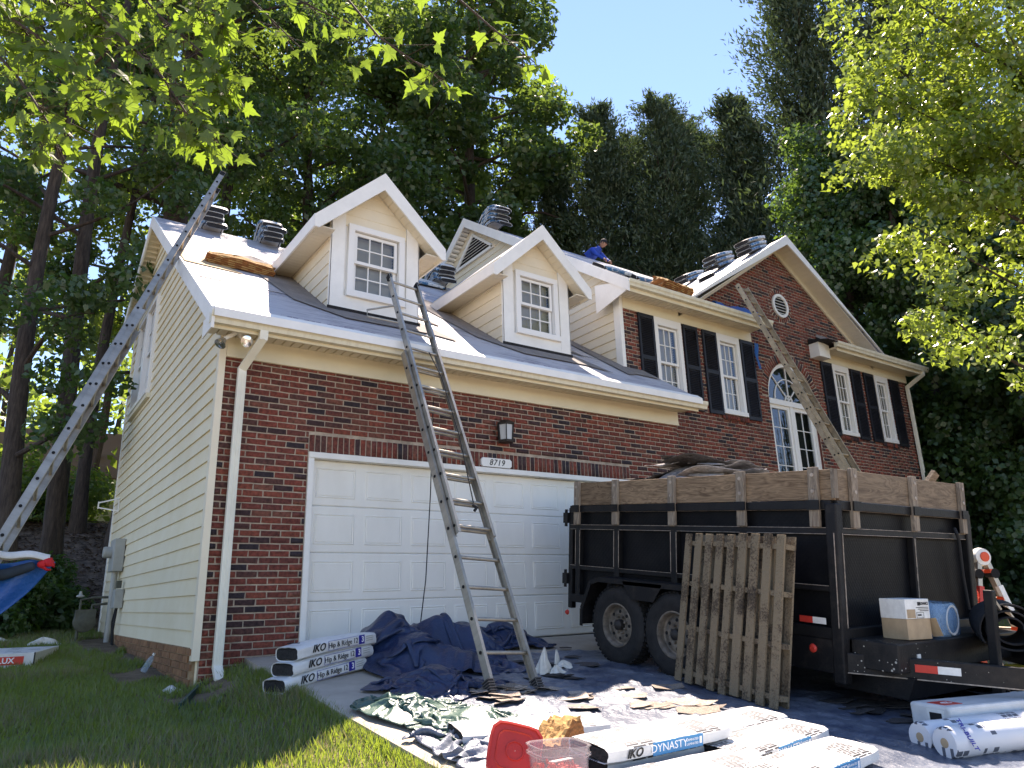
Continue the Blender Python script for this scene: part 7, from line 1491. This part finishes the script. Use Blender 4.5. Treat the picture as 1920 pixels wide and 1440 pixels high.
SPR = [[(-2.35, -3.82, 3.58), (-1.9, -4.22, 3.11), (-1.67, -4.42, 2.84), (-1.5, -4.59, 2.61)], [(-2.17, -3.96, 3.24), (-1.91, -4.25, 2.82), (-1.78, -4.48, 2.51), (-1.72, -4.47, 2.37)],
       [(-1.87, -4.15, 3.56), (-1.58, -4.45, 3.1), (-1.4, -4.71, 2.76), (-1.3, -4.83, 2.53), (-1.16, -4.88, 2.4)], [(-1.66, -4.13, 3.78), (-1.41, -4.49, 3.24), (-1.23, -4.76, 2.9), (-1.1, -4.78, 2.73)],
       [(-1.23, -4.25, 3.99), (-1.08, -4.57, 3.52), (-0.92, -4.72, 3.26), (-0.84, -4.84, 3.08)], [(-0.8, -4.55, 3.98), (-0.69, -4.94, 3.42), (-0.57, -5.15, 3.04), (-0.43, -5.3, 2.84), (-0.33, -5.35, 2.77)],
       [(-0.31, -4.88, 3.94), (-0.23, -5.26, 3.38), (-0.1, -5.39, 3.15), (-0.03, -5.5, 2.98), (0.05, -5.54, 2.9)], [(-2.12, -3.81, 3.8), (-1.81, -4.14, 3.41), (-1.62, -4.33, 3.18)],
       [(-1.1, -4.15, 4.16), (-0.93, -4.49, 3.7), (-0.73, -4.78, 3.4), (-0.55, -4.97, 3.22)], [(-2.32, -3.44, 3.86), (-2.03, -3.88, 3.45), (-1.9, -4.11, 3.14)], [(-1.54, -4.03, 3.98), (-1.28, -4.43, 3.52), (-1.13, -4.67, 3.18)]]
dens = [110, 60, 90, 100, 26, 30, 28, 130, 30, 130, 100]
g_ = np.random.default_rng(21); tw = MB(); O = np.array(NM.location); LC = []
MB().tube([tuple(np.array(q)-O) for q in ((-4.6, -4.4, -0.7), (-4.5, -4.4, 1.5), (-4.3, -4.3, 3.5), (-4.1, -4.2, 6.0))], [0.20, 0.16, 0.13, 0.08], 12).build('trunk', 'bark', NM, smooth=True)
lb = MB()
for k, sp in enumerate(SPR):
    P = [np.array(q) for q in sp]; st = np.array((-4.3, -4.3, 3.6+0.10*k)); lb.tube([tuple(st-O), tuple((st*0.45+P[0]*0.55+np.array([0, 0, 0.35]))-O), tuple(P[0]-O)], [0.045, 0.022, 0.010], 7, False)
    tw.tube([tuple(q-O) for q in P], [0.008-0.0055*i/(len(P)-1) for i in range(len(P))], 6)
    seg = [(P[i], P[i+1]) for i in range(len(P)-1)]
    for j in range(dens[k]):
        f = (g_.random()**0.75)*len(seg); i = min(int(f), len(seg)-1); c = seg[i][0]+(seg[i][1]-seg[i][0])*(f-i); off = g_.normal(size=3)*np.array([0.085, 0.085, 0.06])*(1.5-0.9*f/len(seg)); q = c+off-np.array([0, 0, 0.03]); LC.append(q); tw.tube([tuple(c-O), tuple(q-O)], [0.0018, 0.0012], 4, False)
lb.build('limb', 'bark', NM, smooth=True); tw.build('twig', 'twig', NM)
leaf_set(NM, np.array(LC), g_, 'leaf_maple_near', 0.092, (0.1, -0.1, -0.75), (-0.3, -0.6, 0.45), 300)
RM = thing('maple_tree', 'bright sunlit maple reaching in from the right edge above the trailer', 'tree', (13.2, -5.6, -0.5)); O = np.array(RM.location); g_ = np.random.default_rng(33)
MB().tube([(0, 0, -0.3), (0.05, 0, 3), (-0.1, 0.1, 6), (-0.3, 0.2, 9.5)], [0.24, 0.2, 0.15, 0.06], 12).build('trunk', 'bark', RM, smooth=True)
lb = MB(); cen = []
tips = [(8.15, -3.0, 7.3), (8.3, -3.3, 8.7), (8.5, -3.7, 9.6), (8.15, -3.15, 6.3), (8.3, -3.5, 5.4), (8.05, -3.7, 4.15), (8.6, -4.0, 6.0), (8.9, -4.3, 7.2), (9.0, -4.2, 8.6), (9.4, -4.9, 7.0), (9.6, -4.8, 8.4), (9.9, -5.2, 9.6), (10.2, -5.4, 6.4), (8.25, -3.25, 7.9), (8.6, -3.8, 7.0), (8.7, -3.9, 8.2), (9.1, -4.5, 6.4), (9.3, -4.5, 9.6), (8.4, -3.6, 6.6), (8.9, -4.1, 10.3)]
for q in tips:
    q = np.array(q); st = np.array((13.0, -5.5, 2.0+0.55*(q[2]-3))); pts = limb(lb, st-O, q-O, 0.05, 0.006, 0.3, g_, 7); L_ = np.linalg.norm(q-st)
    for i in range(4, 8):
        for _ in range(3 if i < 7 else 4):
            c = np.array(pts[i])+O+g_.normal(size=3)*np.array([0.28, 0.28, 0.26]); cen.append(c)
lb.build('limb', 'bark', RM, smooth=True)
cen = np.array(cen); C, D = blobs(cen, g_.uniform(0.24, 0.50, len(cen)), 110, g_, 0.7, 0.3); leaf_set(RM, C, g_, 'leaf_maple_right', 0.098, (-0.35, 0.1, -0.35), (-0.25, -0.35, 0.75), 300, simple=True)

# ================================================================== GRASS
g_ = np.random.default_rng(77); n = 230000; x = g_.uniform(-4.2, 0.46, n); y = -6.0+g_.random(n)**1.5*14.6
keep = (x < 0.43+0.03*g_.normal(size=n)-np.where(y > -0.05, 0.5, 0)) & ~((x > -0.35) & (y > -0.8) & (y < 0.0) & (fbm(x, y, 12, 2, 3) > 0.0) & (x < 0.20)) & ~((x > -0.55) & (y > 0) & (fbm(x, y, 14, 2, 2.2) > -0.1)) & (np.abs(x+1.7) < 0.9+0.75*(y+7.8))
keep &= ~((x > -2.5) & (x < -0.85) & (y > -0.15) & (y < 0.9) & False)
x, y = x[keep], y[keep]; n = len(x); z = gz(x, y)-0.004
xr = g_.uniform(7.5, 16, 30000); yr_ = g_.uniform(-9, -1, 30000); x = np.concatenate([x, xr]); y = np.concatenate([y, yr_]); z = np.concatenate([z, gz(xr, yr_)-0.004]); n = len(x)
ne = 9000; xe_ = 0.445+0.03*g_.normal(size=ne); ye_ = g_.uniform(-6, -0.6, ne); x = np.concatenate([x, xe_]); y = np.concatenate([y, ye_]); z = np.concatenate([z, np.minimum(gz(xe_, ye_), drive_z(ye_)-0.06)]); n = len(x)
pat = fbm(x, y, 5, 3, 1.6); h = (0.055+0.03*pat)*g_.uniform(0.6, 1.4, n)*(1+0.04*(y+6)); a = g_.random(n)*6.283; w = 0.0035+0.0022*(y+6)/6; w = np.clip(w, 0.003, 0.012)
le = g_.uniform(0.15, 0.9, n)*h; b2 = a+g_.normal(size=n)*0.6+1.57; B = np.stack([x, y, z], 1); S = np.stack([np.cos(a)*w, np.sin(a)*w, 0*a], 1); T = np.stack([np.cos(b2)*le, np.sin(b2)*le, h], 1)
V = np.stack([B-S, B+S, B+T], 1).reshape(-1, 3); F = np.arange(3*n).reshape(n, 3)
dry = (pat+0.35*g_.normal(size=n) > 0.42); me = npmesh('grass', V, F, 'grass_blade'); me.materials.append(MAT['grass_dry']); me.polygons.foreach_set('material_index', dry.astype(np.int32)); o = meshobj('grass', me); tag(o, 'mown lawn grass left of the driveway', 'grass', kind='stuff')
